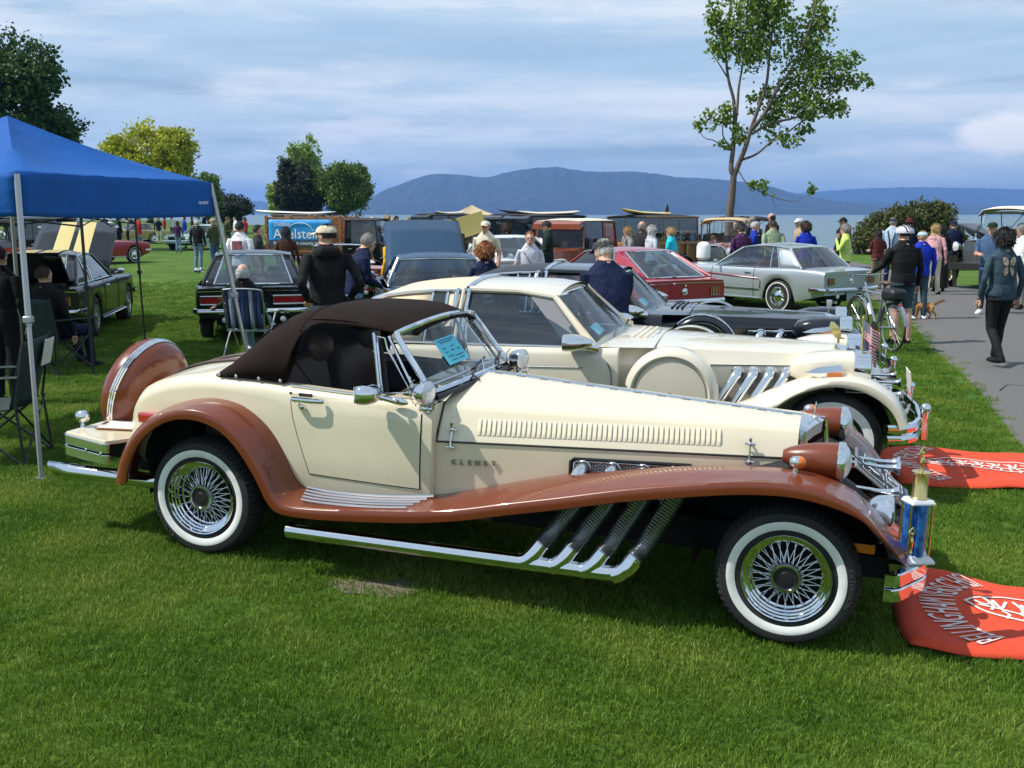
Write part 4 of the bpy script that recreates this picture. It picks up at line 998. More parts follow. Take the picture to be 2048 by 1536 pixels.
# ------------------------------------------------------------ long-nosed coupes beside the roadster
def neo_coupe(label, pmat, roofmat, black=False):
    P = MAT[pmat]; CH = MAT['chrome']
    t = thing('neoclassic_coupe', label, 'car')
    xs = [-4.45, -4.42, -4.36, -4.28, -4.2] + [-4.1 + .06 * i for i in range(44)] + [-1.50]
    st = []
    for x in xs:
        w = interp(x, [(-4.45, .76), (-4.2, .82), (-3.4, .87), (-1.6, .87), (-1.5, .86)]); zt = interp(x, [(-4.45, .80), (-4.3, .88), (-3.9, .92), (-1.5, .955)])
        st.append((x, arch(x, -3.5, .40, .33, interp(x, [(-4.45, .40), (-4, .32), (-1.5, .30)])), w, w - .05, zt, zt + .03))
    bd = loft_body('body', P, t, st, open_rng=(-3.45, -1.70))
    # door and quarter shut lines
    for sg in (-1, 1):
        MB().tube([(-1.73, sg * .79, .955), (-1.60, sg * .845, .90), (-1.545, sg * .873, .80), (-1.53, sg * .878, .60), (-1.53, sg * .868, .36)], .0035, 5).build('shut_line', MAT['dark'], bd)
        MB().tube([(-2.72, sg * .86, .955), (-2.72, sg * .878, .6), (-2.72, sg * .868, .36)], .0035, 5).build('shut_line', MAT['dark'], bd)
        MB().tube([(-2.7, sg * .868, .80), (-1.75, sg * .868, .815)], .003, 5).build('pinstripe', MAT['dull_chrome'], bd)
        MB().tube([(-2.62, sg * .88, .835), (-2.50, sg * .885, .837)], .012, 8).build('handle', CH, bd)
    MB().box((-2.6, 0, .40), (3.4, 1.5, .12)).box((-.6, 0, .45), (1.9, .6, .28)).build('floor_pan', MAT['under'], t, smooth=0)
    # roof
    zt_ = lambda x: interp(x, [(-3.62, 1.19), (-3.3, 1.30), (-2.8, 1.335), (-2.2, 1.33), (-1.98, 1.30)])
    greenhouse(t, [(-1.66, -2.02, 'glass'), (-2.66, -2.70, 'panel'), (-2.78, -2.80, 'panel'), (-2.86, -2.86, 'glass'), (-3.00, -2.98, 'panel'), (-3.78, -3.55, None)], .805, .60, .955, zt_, MAT[roofmat], crown=.055, gl='blue_glass', roof_split=(-2.72, MAT[roofmat]) if False else None, front_bow=.09, roof_mat=None)
    # painted front half of the roof over the vinyl
    rows = [[Vector((x, .615 * (k / 8 - 1), zt_(x) + .014 + .055 * (1 - abs(k / 8 - 1) ** 2.4))) for k in range(17)] for x in np.linspace(-1.985, -2.70, 10)]
    MB().grid(rows).build('roof_panel', P, t, smooth=60)
    for sg in (-1, 1):
        for off in (0, .045, .09):
            MB().tube([(lerp(-2.70, -2.68, k / 5) - off, sg * (lerp(.815, .618, (k / 5) ** 1.15) + .006), lerp(.955, zt_(-2.7) + .02, k / 5)) for k in range(6)], (.014), 6).build('pillar_trim', CH if off != .045 else P, t)
        MB().tube([(-3.42, sg * .76, 1.09), (-3.30, sg * .765, 1.12), (-3.12, sg * .74, 1.20)], [.010, .008, .011], 8).ball((-3.12, sg * .74, 1.20), .020, 10, 8).ball((-3.42, sg * .76, 1.09), .020, 10, 8).build('landau_bar', CH, t)
        MB().tube([(-1.70, sg * .80, .965), (-2.02, sg * .625, 1.305), (-2.3, sg * .61, zt_(-2.3) + .012), (-2.68, sg * .612, zt_(-2.7) + .016)], .024, 8).build('window_frame', P, t)
        MB().add([(-1.74, sg * .80, .962), (-1.90, sg * .79, .975), (-2.20, sg * .625, 1.30), (-2.04, sg * .622, 1.29)], [(0, 1, 2, 3)]).build('wind_deflector', MAT['smoke'], t, smooth=0, solid=.006)
    off = -.095
    MB().tube([(-2.70 - .0, y, zt_(-2.7) + .02 + .055 * (1 - (abs(y) / .615) ** 2.4)) for y in np.linspace(-.612, .612, 15)], .018, 6).build('roof_band', CH, t)
    cabin(t, (-3.4, -1.75), .72, .50, [(-2.75, .5), (-3.35, .42)], 'leather', (-2.12, .36, .93))
    MB().box((-1.80, 0, .90), (.22, 1.45, .12)).build('dashboard', MAT['trim_black'], t, bevel=.03)
    for y0 in (-.3, .25):
        MB().tube([(-1.62, y0, .985), (-1.655, y0 + .42, 1.02)], .008, 6).build('wiper', MAT['trim_black'], t)
    c = MB().add([(-1.79, -.40, 1.065), (-1.79, -.14, 1.075), (-1.72, -.13, 1.012), (-1.72, -.39, 1.0)], [(0, 1, 2, 3)]).build('entry_card', MAT['paper_blue'], t, smooth=0)
    # scuttle with raised vents
    rows = [[Vector((x + .10 * (1 - (k / 8 - 1) ** 2) * (i == 0), lerp(.82, .70, i / 4) * (k / 8 - 1), lerp(.962, .955, i / 4) + .035 * (1 - abs(k / 8 - 1) ** 2))) for k in range(17)] for i, x in enumerate(np.linspace(-1.66, -1.26, 5))]
    MB().grid(rows).build('scuttle', P, t, smooth=60)
    for i in range(12):
        for j in range(3): MB().ball((-1.46 + .05 * j, -.34 + .06 * i, .995), (.014, .012, .010), 6, 4).build('vent_louvre', P, t)
    # hood
    def hp(x):
        f = (x + 1.50) / 1.52; return lerp(.995, .945, f), lerp(.66, .37, f), lerp(.955, .905, f), lerp(.72, .40, f), lerp(.84, .83, f)
    m = MB(); rows = []
    for i in range(13):
        x = -1.50 + 1.52 * i / 12; zc, cy, cz, ly, lz = hp(x)
        rows.append([Vector((x, -ly - .008, .40)), Vector((x, -ly - .008, lz - .01)), Vector((x, -ly, lz)), Vector((x, -cy - .012, cz - .025)), Vector((x, -cy, cz))] + [Vector((x, -lerp(cy - .02, 0, k / 8), lerp(cz + .005, zc, 1 - (1 - k / 8) ** 1.8))) for k in range(9)])
    m.grid(rows); m.mirror_y(); hd = m.build('hood', P, t, smooth=35)
    for sg in (-1, 1):
        MB().tube([(x, sg * (hp(x)[3] + .006), hp(x)[4] - .006) for x in np.linspace(-1.28, .0, 8)], .004, 5).build('shut_line', MAT['dark'], hd)
        MB().tube([(-1.30, 0, hp(-1.3)[0] + .002), (-1.32, sg * .3, hp(-1.3)[0] - .006), (-1.28, sg * .55, hp(-1.3)[2] + .012), (-1.2, sg * .63, hp(-1.2)[2] - .01), (-1.02, sg * (hp(-1.02)[3] + .006), hp(-1.02)[4])], .004, 5).build('shut_line', MAT['dark'], hd)
        # pipes
        if black:
            def vp(x, z, o=0): return Vector((x, sg * (hp(x)[3] + .015 + o), z))
            MB().grid([[vp(x, z) for z in (.60, .79)] for x in np.linspace(-.72, -.10, 6)]).build('side_vent', MAT['dark'], t)
            MB().tube([vp(-.73, .6), vp(-.70, .80), vp(-.10, .80), vp(-.08, .6)], .012, 6).build('vent_frame', CH, t)
        for k in range(3 if black else 4):
            x = (-.66 if not black else -.58) + (.115 if not black else .19) * k; y = hp(x)[3]; MB().lathe([(.036, 0), (.046, .004), (.046, .016), (.037, .022)], (x, sg * (y + .006), .78), (0, sg, 0), 20).build('pipe_collar', CH, t)
            MB().tube(catmull([(x, sg * (y - .03), .775), (x, sg * (y + .05), .785), (x - .02, sg * (y + .09), .75), (x - .10, sg * (y + .13), .62), (x - .16, sg * (y + .15), .50)], 5), .036, 14).build('side_pipe', CH, t)
        # side mounted spare
        c_ = Vector((-1.12, sg * .775, .635))
        m = MB().lathe([(.335, -.12), (.34, -.02), (.335, .05), (.31, .085), (.285, .095), (.27, .088), (.265, .080), (.02, .090), (.0001, .090)], c_, (0, sg, 0), 56); sp = m.build('side_spare', P, t, smooth=40)
        MB().lathe([(.268, .083), (.262, .088), (.256, .083)], c_, (0, sg, 0), 48).build('spare_ring', MAT['dull_chrome'] if not black else CH, sp)
        MB().lathe([(.022, .091), (.018, .098), (.0001, .099)], c_, (0, sg, 0), 16).build('spare_cap', MAT['dark'], sp)
        if black: MB().lathe([(.338, .03), (.345, .045), (.336, .06)], c_, (0, sg, 0), 56).build('spare_band', CH, sp)
        # front fender
        FCc = [(-2.6, .40), (-1.7, .405), (-1.2, .43), (-.9, .49), (-.62, .59), (-.40, .70), (-.2, .785), (0, .822), (.18, .812), (.30, .765), (.40, .70), (.46, .62), (.50, .53)]
        FLl = [(-2.6, .31), (-1.7, .31), (-1.2, .33), (-.9, .37), (-.62, .44), (-.43, .545), (-.26, .67), (-.05, .745), (.14, .735), (.27, .685), (.36, .615), (.41, .545), (.44, .47)]
        A = catmull([(x, 0, z) for x, z in FCc], 5); B = catmull([(x, 0, z) for x, z in FLl], 5); rows = []
        for c, l in zip(A, B):
            n = (c - l).normalized(); tp = l + n * min(.055, (c - l).length * .7); yi = interp(c.x, [(-2.6, .84), (-1.4, .70), (-.5, .46), (.5, .36)]); dr = interp(c.x, [(-1.2, 0), (-.3, .12), (.3, .1), (.5, .0)])
            rows.append([Vector((p.x, sg * y, p.z)) for p, y in ((c - n * dr, yi), (c - n * dr * .3, lerp(yi, .68, .6)), (c, .70), (lerp(c, tp, .3), .80), (lerp(c, tp, .8), .87), (tp, .888), (lerp(tp, l, .6), .895), (l, .885), (l + n * .01, .86))])
        fd = MB().grid(rows).build('fender', P, t, smooth=55)
        well(MB(), 0, sg, .345, .42, .35, .62).build('wheel_well', MAT['under'], t)
        well(MB(), -3.5, sg, .345, .40, .35, .84).build('wheel_well', MAT['under'], t)
        # lamp pods
        rr = []
        for x, sc, zc_ in ((-.30, .05, .81), (-.29, .45, .815), (-.24, .75, .83), (-.12, .95, .84), (0, 1, .845), (.14, 1, .845)):
            rr.append([Vector((x, sg * .535 + .165 * sc * math.copysign(abs(cos(a)) ** .65, cos(a)), zc_ + .112 * sc * math.copysign(abs(sin(a)) ** .65, sin(a)))) for a in np.linspace(0, 2 * pi, 29)[:-1]])
        pod = MB().rings(rr).build('headlamp_pod', P, t, smooth=50)
        rr = [[Vector((x, sg * .535 + .170 * sc * math.copysign(abs(cos(a)) ** .65, cos(a)), .845 + .117 * sc * math.copysign(abs(sin(a)) ** .65, sin(a)))) for a in np.linspace(0, 2 * pi, 29)[:-1]] for x, sc in ((.135, 1), (.15, 1.02), (.245, 1.0), (.25, .92), (.19, .88))]
        MB().rings(rr, True, False, True).build('bezel', CH, pod, smooth=40)
        for dy in (-.075, .075): MB().lathe([(.062, 0), (.05, .018), (.0001, .026)], (.20, sg * .535 + dy, .845), (1, 0, 0), 20).build('lens', MAT['lens_clear'], pod)
        rr = [[Vector((x, sg * (.775 + d), z)) for d, z in ((-.07, .815), (.03, .795), (.045, .83), (-.05, .862))] for x in (-.10, .05)]
        mk = MB().rings([[Vector((-.20, sg * .77, .825))] * 4] + [[p + Vector((0, 0, .02 * k)) for p in r] for k, r in enumerate(rr)]).build('marker_lamp', CH, t, smooth=30)
        MB().rings([[p + Vector((dx, sg * .006, .004)) for p in rr[i]] for i, dx in ((0, .05), (1, .0))]).build('lens', MAT['amber'], mk, smooth=30)
        # mirror
        if sg < 0 or True:
            m = MB().rings([[Vector((-1.80 + dx, sg * .95 + .10 * sc * math.copysign(abs(cos(a)) ** .7, cos(a)), 1.005 + .062 * sc * math.copysign(abs(sin(a)) ** .7, sin(a)))) for a in np.linspace(0, 2 * pi, 21)[:-1]] for dx, sc in ((-.075, .9), (-.07, 1), (0, .98), (.07, .75), (.13, .35), (.15, .1))]); m.tube([(-1.74, sg * .90, .975), (-1.66, sg * .83, .955)], [.03, .04], 10); m.build('door_mirror', CH, t, smooth=50)
        for yh, zh in ((sg * .18, .69), (sg * .40, .64)):
            m = MB().tube([(.1, yh, zh), (.40, yh, zh)], .010, 10); m.lathe([(.010, 0), (.013, .06), (.022, .10), (.036, .115), (.030, .112)], (.38, yh, zh), (1, 0, 0), 20); m.build('trumpet_horn', CH, t)
        fl = MB().lathe([(.0001, -.07), (.05, -.055), (.072, -.01), (.076, .03), (.07, .035)], (.44, sg * .28, .56), (1, 0, 0), 24).build('driving_lamp', CH, t); MB().lathe([(.07, .03), (.0001, .045)], (.44, sg * .28, .56), (1, 0, 0), 20).build('lens', MAT['lens_clear'], fl)
    for x in (0, -3.5):
        for sg in (-1, 1): disc_wheel(t, 'whitewide', x, sg * .80)
    # grille
    m = MB().grid([[Vector((.02, y, z)) for y, z in ((-.37, .90), (-.2, .935), (0, .948), (.2, .935), (.37, .90))], [Vector((.12 - abs(y) * .12, y, z - .02)) for y, z in ((-.35, .90), (-.2, .93), (0, .942), (.2, .93), (.35, .90))], [Vector((.12 - abs(y) * .12, y, z - .08)) for y, z in ((-.35, .90), (-.2, .93), (0, .942), (.2, .93), (.35, .90))]])
    for sg in (-1, 1): m.box((.08, sg * .345, .67), (.08, .03, .42))
    m.box((.11, 0, .46), (.10, .70, .04)); gr = m.build('grille_shell', CH, t, smooth=25)
    for k in range(19): MB().box((.10 - abs(k - 9) * .003, -.30 + .0333 * k, .66), (.02, .010, .40)).build('grille_slat', CH, gr)
    MB().box((.06, 0, .66), (.01, .66, .42)).build('radiator_core', MAT['dark'], gr)
    m = MB().tube([(.05, 0, .945), (.05, 0, .985)], .010, 8)
    if black: m.rings([[Vector((.05 + a, b, z)) for a, b in ((-.02, -.004), (.03, -.004), (.03, .004), (-.02, .004))] for z in (.985, 1.03, 1.075)])
    else: m.rings([[Vector((x + a, b, z)) for a, b in ((-s_, -.014 * s_ / .03), (s_, -.014 * s_ / .03), (s_, .014 * s_ / .03), (-s_, .014 * s_ / .03))] for x, s_, z in ((.05, .02, .985), (.03, .036, 1.03), (.015, .034, 1.075), (.0, .012, 1.11))]); m.tube([(.05, -.03, .99), (.09, 0, .985), (.05, .03, .99)], .007, 6)
    m.build('hood_ornament', MAT['gold_metal'] if not black else CH, gr)
    m = MB()
    for dz in (0, -.075):
        pth = [(.36, -.87), (.45, -.85), (.56, -.72), (.62, -.5), (.65, 0), (.62, .5), (.56, .72), (.45, .85), (.36, .87)]
        m.rings([[Vector((x - .025, y * .985, .47 + dz - .032)), Vector((x, y, .47 + dz - .03)), Vector((x + .008, y * 1.006, .47 + dz)), Vector((x, y, .47 + dz + .03)), Vector((x - .025, y * .985, .47 + dz + .032))] for x, y in pth], True)
    bp = m.build('front_bumper', CH, t, smooth=30)
    for y in (-.5, .5):
        m = MB().rings([[Vector((.63 + a, y + b, z)) for a, b in ((-.02, -.03), (.03, -.03), (.03, .03), (-.02, .03))] for z in (.33, .45, .56)]); m.ball((.64, y, .56), (.04, .034, .04), 12, 8); m.build('bumper_guard', CH, bp, bevel=.01)
    if not black: MB().box((.56, -.12, .70), (.006, .30, .16), (0, -.12, 0)).build('number_board', MAT['paper'], t)
    MB().box((-4.47, 0, .50), (.06, 1.6, .09)).box((-4.47, 0, .40), (.05, 1.55, .07)).build('rear_bumper', CH, t, bevel=.02)
    for sg in (-1, 1): MB().box((-4.455, sg * .6, .68), (.03, .22, .10)).build('tail_lamp', MAT['red_lens'], t, bevel=.01)
    return t
neo1 = neo_coupe('cream long-nosed coupe with tan vinyl rear roof behind the roadster', 'cream2', 'vinyl_cream')
place(neo1, 2.43, 7.83, radians(-15), .0)
neo2 = neo_coupe('black long-nosed coupe with black vinyl roof behind the cream coupe', 'navy_black', 'vinyl_black', True)
place(neo2, 3.10, 10.30, radians(-15), 0)
# ------------------------------------------------------------ pony cars of the sixties
mat('seat_red', (.30, .03, .03), .5); mat('stripe_gold', (.62, .50, .19), .35, coat=.5); mat('plate', (.30, .36, .42), .5)
def pony(label, pmat, style='coupe', wheels='cap', stripes=False, hood_up=0, trunk_up=False, group=None, seat='leather', late=False, convertible=False, pinstripe=None, tail='triple'):
    P = MAT[pmat]; CH = MAT['chrome']; t = thing('pony_car', label, 'car', group=group)
    xs = sorted(set([-1.06, -1.03, -.98, -.90] + [round(-.85 + .055 * i, 4) for i in range(79)] + [3.47, 3.51, 3.54]))
    st = []
    for x in xs:
        w = interp(x, [(-1.06, .82), (-.6, .855), (0, .865), (1.3, .86), (2.7, .862), (3.3, .83), (3.54, .79)])
        zt = interp(x, [(-1.06, .835), (-.9, .855), (-.3, .875), (.6, .862), (1.7, .862), (2.7, .845), (3.3, .815), (3.54, .775)])
        zc = interp(x, [(-1.06, .845), (-.6, .895), (.2, .90), (1.7, .915), (2.6, .885), (3.3, .835), (3.54, .785)])
        zb = interp(x, [(-1.06, .40), (-.6, .30), (-.36, .25), (3.0, .25), (3.3, .32), (3.54, .38)])
        zb = arch(x, 0, .365, .31, arch(x, 2.74, .365, .31, zb))
        st.append((x, zb, w, w - .045, zt, zc))
    op0 = -.55 if style == 'coupe' else -.75
    bd = loft_body('body', P, t, st, open_rng=(op0, 1.62))
    if hood_up:
        pass
    for sg in (-1, 1):
        for cx in (0, 2.74):
            well(MB(), cx, sg, .31, .362, .62, .84).build('wheel_well', MAT['under'], t)
            disc_wheel(t, wheels, cx, sg * .84)
        # door lines, sculpted side and handle
        MB().tube([(.58, sg * .845, .862), (.60, sg * .866, .7), (.60, sg * .852, .30)], .004, 5).build('shut_line', MAT['dark'], bd)
        MB().tube([(1.70, sg * .842, .862), (1.72, sg * .866, .7), (1.70, sg * .852, .30)], .004, 5).build('shut_line', MAT['dark'], bd)
        MB().tube([(.68, sg * .868, .775), (.84, sg * .878, .777)], .013, 8).build('handle', CH, bd)
        MB().tube([(-.36 + .8, sg * .845, .275), (2.36, sg * .845, .275)], .014, 6).build('rocker_trim', CH, bd)
        sc = [(.42, .68), (.42, .52), (1.2, .50), (2.1, .52)]
        if pinstripe: MB().tube([(2.2, sg * .868, .735), (.46, sg * .872, .66), (.42, sg * .87, .62), (.43, sg * .868, .47)], .010, 5).build('side_moulding', MAT[pinstripe], bd); MB().tube([(.45, sg * .866, .45), (2.0, sg * .866, .46)], .009, 5).build('side_moulding', CH, bd)
        m = MB().tube([(1.55, sg * .84, .93), (1.55, sg * .91, .955)], .010, 6); m.ball((1.53, sg * .95, .965), (.03, .06, .045), 12, 8); m.build('door_mirror', CH, t)
        # lamps
        if tail == 'triple':
            for k in range(3):
                y = sg * (.55 + .062 * k)
                o = MB().box((-1.068, y, .655), (.02, .042, .135)).build('tail_lamp', MAT['red_lens'], t, bevel=.006)
                MB().tube([(-1.08, y - .024, .585), (-1.08, y + .024, .585), (-1.08, y + .024, .725), (-1.08, y - .024, .725)], .006, 5, closed=True).build('lamp_trim', CH, o)
        else:
            o = MB().box((-1.068, sg * .52, .66), (.02, .46, .10)).build('tail_lamp', MAT['red_lens'], t, bevel=.01)
            MB().tube([(-1.082, sg * .28, .60), (-1.082, sg * .76, .60), (-1.082, sg * .76, .72), (-1.082, sg * .28, .72)], .012, 6, closed=True).build('lamp_trim', MAT['dull_chrome'], o)
        hl = MB().lathe([(.10, -.02), (.105, .02), (.09, .03)], (3.53, sg * .62, .64), (1, 0, 0), 24).build('headlamp', CH, t); MB().lathe([(.09, .025), (.0001, .05)], (3.53, sg * .62, .64), (1, 0, 0), 20).build('lens', MAT['lens_clear'], hl)
        MB().ball((-1.08, sg * .42, .37), (.03, .045, .045), 12, 8).build('reversing_lamp', MAT['lens_clear'], t)
        MB().tube([(-1.12, sg * .50, .27), (-.8, sg * .50, .27)], .03, 10).build('tail_pipe', CH, t)
    MB().box((1.2, 0, .34), (4.2, 1.1, .14)).build('floor_pan', MAT['under'], t, smooth=0)
    MB().box((3.545, 0, .62), (.02, .95, .17)).build('grille', MAT['dark'], t)
    for x0, nm, sgx in ((-1.12, 'rear_bumper', -1), (3.60, 'front_bumper', 1)):
        pth = [(x0 - sgx * .34, -.872), (x0 - sgx * .12, -.868), (x0 - sgx * .03, -.80), (x0, -.5), (x0 + sgx * .015, 0), (x0, .5), (x0 - sgx * .03, .80), (x0 - sgx * .12, .868), (x0 - sgx * .34, .872)]
        MB().rings([[Vector((x - sgx * .02, y, .455)), Vector((x + sgx * .012, y * 1.006, .475)), Vector((x + sgx * .016, y * 1.008, .50)), Vector((x + sgx * .005, y, .535)), Vector((x - sgx * .03, y * .99, .54))] for x, y in pth], True).build(nm, CH, t, smooth=40)
    MB().box((-1.085, 0, .37), (.012, .30, .15)).build('number_plate', MAT['plate'], t, bevel=.004)
    c = MB().lathe([(.058, 0), (.058, .012), (.047, .02), (.043, .014), (.016, .024), (.0001, .024)], (-1.06, 0, .655), (-1, 0, 0), 28).build('fuel_cap', CH, t)
    MB().tube([(-1.075, -.80, .79), (-1.08, 0, .80), (-1.075, .80, .79)], .008, 5).build('deck_trim', CH, t)
    MB().lathe([(.018, 0), (.014, .012), (.0001, .014)], (-1.075, 0, .755), (-1, 0, .2), 14).build('boot_lock', CH, t)
    zt_ = lambda x: interp(x, [(-.1, 1.235), (.2, 1.275), (.6, 1.29), (1.0, 1.265), (1.15, 1.24)])
    if convertible:
        w1 = greenhouse_screen(t, 1.72, 1.22, .70, .60, .875, 1.23)
        MB().ball((-.15, 0, .92), (.42, .66, .10), 20, 8).build('top_boot', MAT['vinyl_white'], t)
    elif style == 'coupe':
        greenhouse(t, [(1.72, 1.12, 'glass'), (.28, .36, 'glass'), (.05, .26, 'panel'), (-.48, -.05, None)], .735, .56, .872, zt_, P, crown=.045, gl='blue_glass', back_bow=.10)
    else:
        greenhouse(t, [(1.72, 1.12, 'glass'), (.30, .36, 'panel'), (.18, .26, 'glass'), (-.05, .16, 'panel'), (-.80, .08, None)], .735, .56, .872, zt_, P, crown=.045, gl='blue_glass', back_bow=.10, back_y=.78)
    cabin(t, (-.3, 1.6), .68, .42, [(.75, .5), (.0, .42)], seat, (1.22, .36, .86))
    MB().box((1.5, 0, .80), (.25, 1.35, .12)).build('dashboard', MAT['trim_black'], t, bevel=.03)
    if stripes:
        for sy in (-.17, .17):
            def strip(pts, nm): MB().grid([[Vector((x, sy - .13, z)), Vector((x, sy, z + .002)), Vector((x, sy + .13, z))] for x, z in pts]).build(nm, MAT['stripe_gold'], t)
            strip([(x, zt_(x) + .014 + .045 * (1 - (.17 / .57) ** 2.4) * (1 if .3 < x < .9 else .9)) for x in np.linspace(.12, 1.10, 8)], 'roof_stripe')
            MB().box((-1.066, sy, .64), (.008, .26, .22)).build('tail_stripe', MAT['stripe_gold'], t)
    def panel(nm, hinge, L, ang, sgx, wid, st_):
        """a hinged lid: hinge line at (x, z), opening away from it"""
        rows = [[Vector((0, wid * (k / 6 - 1) * (1 - .06 * i / 4), .05 * (1 - abs(k / 6 - 1) ** 3))) for k in range(13)] for i in range(5)]
        m = MB()
        for i in range(5):
            for v in rows[i]: v.x = sgx * L * i / 4
        m.grid(rows); o = m.build(nm, P, t, solid=.03, smooth=50)
        o.location = (hinge[0], 0, hinge[1]); o.rotation_euler = (0, ang, 0)
        if st_:
            for sy in (-.17, .17):
                MB().grid([[Vector((sgx * L * f, sy + d, .053 + .004 * (d == 0))) for d in (-.13, 0, .13)] for f in (.01, .5, .985)]).build('hood_stripe', MAT['stripe_gold'], o)
            for sy in (-.66, .66): MB().lathe([(.035, 0), (.03, .012), (.0001, .014)], (sgx * L * .9, sy, .03), (0, 0, 1), 16).build('hood_pin', CH, o)
        return o
    if hood_up:
        MB().box((2.45, 0, .84), (1.4, 1.35, .16)).build('engine_bay', MAT['under'], t); panel('hood', (1.78, .93), 1.55, -hood_up, 1, .70, stripes)
        MB().tube([(2.3, -.72, .86), (2.25, -.70, 1.22)], .006, 5).build('hood_prop', CH, t)
    if trunk_up:
        MB().box((-.80, 0, .80), (.46, 1.2, .20)).build('boot_well', MAT['under'], t); o = panel('boot_lid', (-.62, .90), .52, radians(52), -1, .62, False)
        MB().box((-.3, 0, .02), (.5, 1.1, .02)).build('boot_lining', MAT['dark'], o)
        for sy in (-.17, .17): MB().box((-.515, sy, .035), (.02, .26, .03)).build('lid_stripe', MAT['stripe_gold'], o)
    return t
mat('vinyl_white', (.66, .65, .62), .6, bump=(60, .4, .004))
def greenhouse_screen(t, xb, xt, yb, yt, zb, zt):
    def Q(u, f): return Vector((lerp(xb, xt, f) + .07 * (1 - u * u), u * lerp(yb, yt, f), lerp(zb, zt, f) + .02 * (1 - u * u)))
    o = MB().grid([[Q(k / 6 - 1, j / 4) for k in range(13)] for j in range(5)]).build('windscreen', MAT['screen_glass'], t, smooth=180)
    MB().tube([Q(u, 0) for u in np.linspace(-1, 1, 11)] + [Q(u, 1) for u in np.linspace(1, -1, 11)], .018, 6, closed=True).build('frame', MAT['chrome'], o); return o
GP = 'sixties cars parked on the lawn'
place(pony('silver blue two-door hardtop with red pinstripe, parked at the path edge', 'silver_blue', 'coupe', 'cap', group=GP, seat='seat_red', pinstripe='red_lens'), 5.83, 20.62, radians(126))
place(pony('red fastback behind the black coupe, tail towards the path', 'red_paint', 'fastback', 'mag', group=GP), 2.33, 17.9, radians(118))
place(pony('white coupe with wide red tail lamps behind the woman in the white shirt', 'white_paint', 'fastback', 'mag', group=GP, tail='wide'), .12, 24.3, radians(107)).scale = (1.06, 1.06, 1.06)
place(pony('dark blue coupe with its hood raised behind the cream coupe', 'blue_paint', 'coupe', 'cap', hood_up=radians(33), group=GP), -1.11, 15.5, radians(99))
place(pony('salmon red convertible with white folded top', 'salmon_paint', 'coupe', 'cap', group=GP, convertible=True), -3.5, 21.6, radians(100))
place(pony('black fastback seen from behind next to the man in the lawn chair', 'black_paint', 'fastback', 'plain', group=GP, tail='wide'), -4.06, 16.35, radians(103))
place(pony('black fastback with gold stripes, hood and boot open, behind the blue tent', 'black_paint', 'fastback', 'mag', stripes=True, hood_up=radians(31), trunk_up=True, group=GP), -7.31, 16.01, radians(100.2))
place(pony('bright red coupe roof at far left beyond the gold striped hood', 'red_paint', 'coupe', 'cap', group=GP), -16.9, 39, radians(60))
place(pony('white coupe at the far left edge beyond the orange hot rod', 'white_paint', 'coupe', 'cap', group=GP), -18.6, 37, radians(120))
place(pony('mint green coupe far off behind the man in the black jacket', 'mint_paint', 'coupe', 'cap', group=GP), -16.6, 58, radians(255))
place(pony('cream coupe far off across the lawn left of the mint car', 'gold_paint', 'coupe', 'cap', group=GP), -23.5, 68, radians(215))

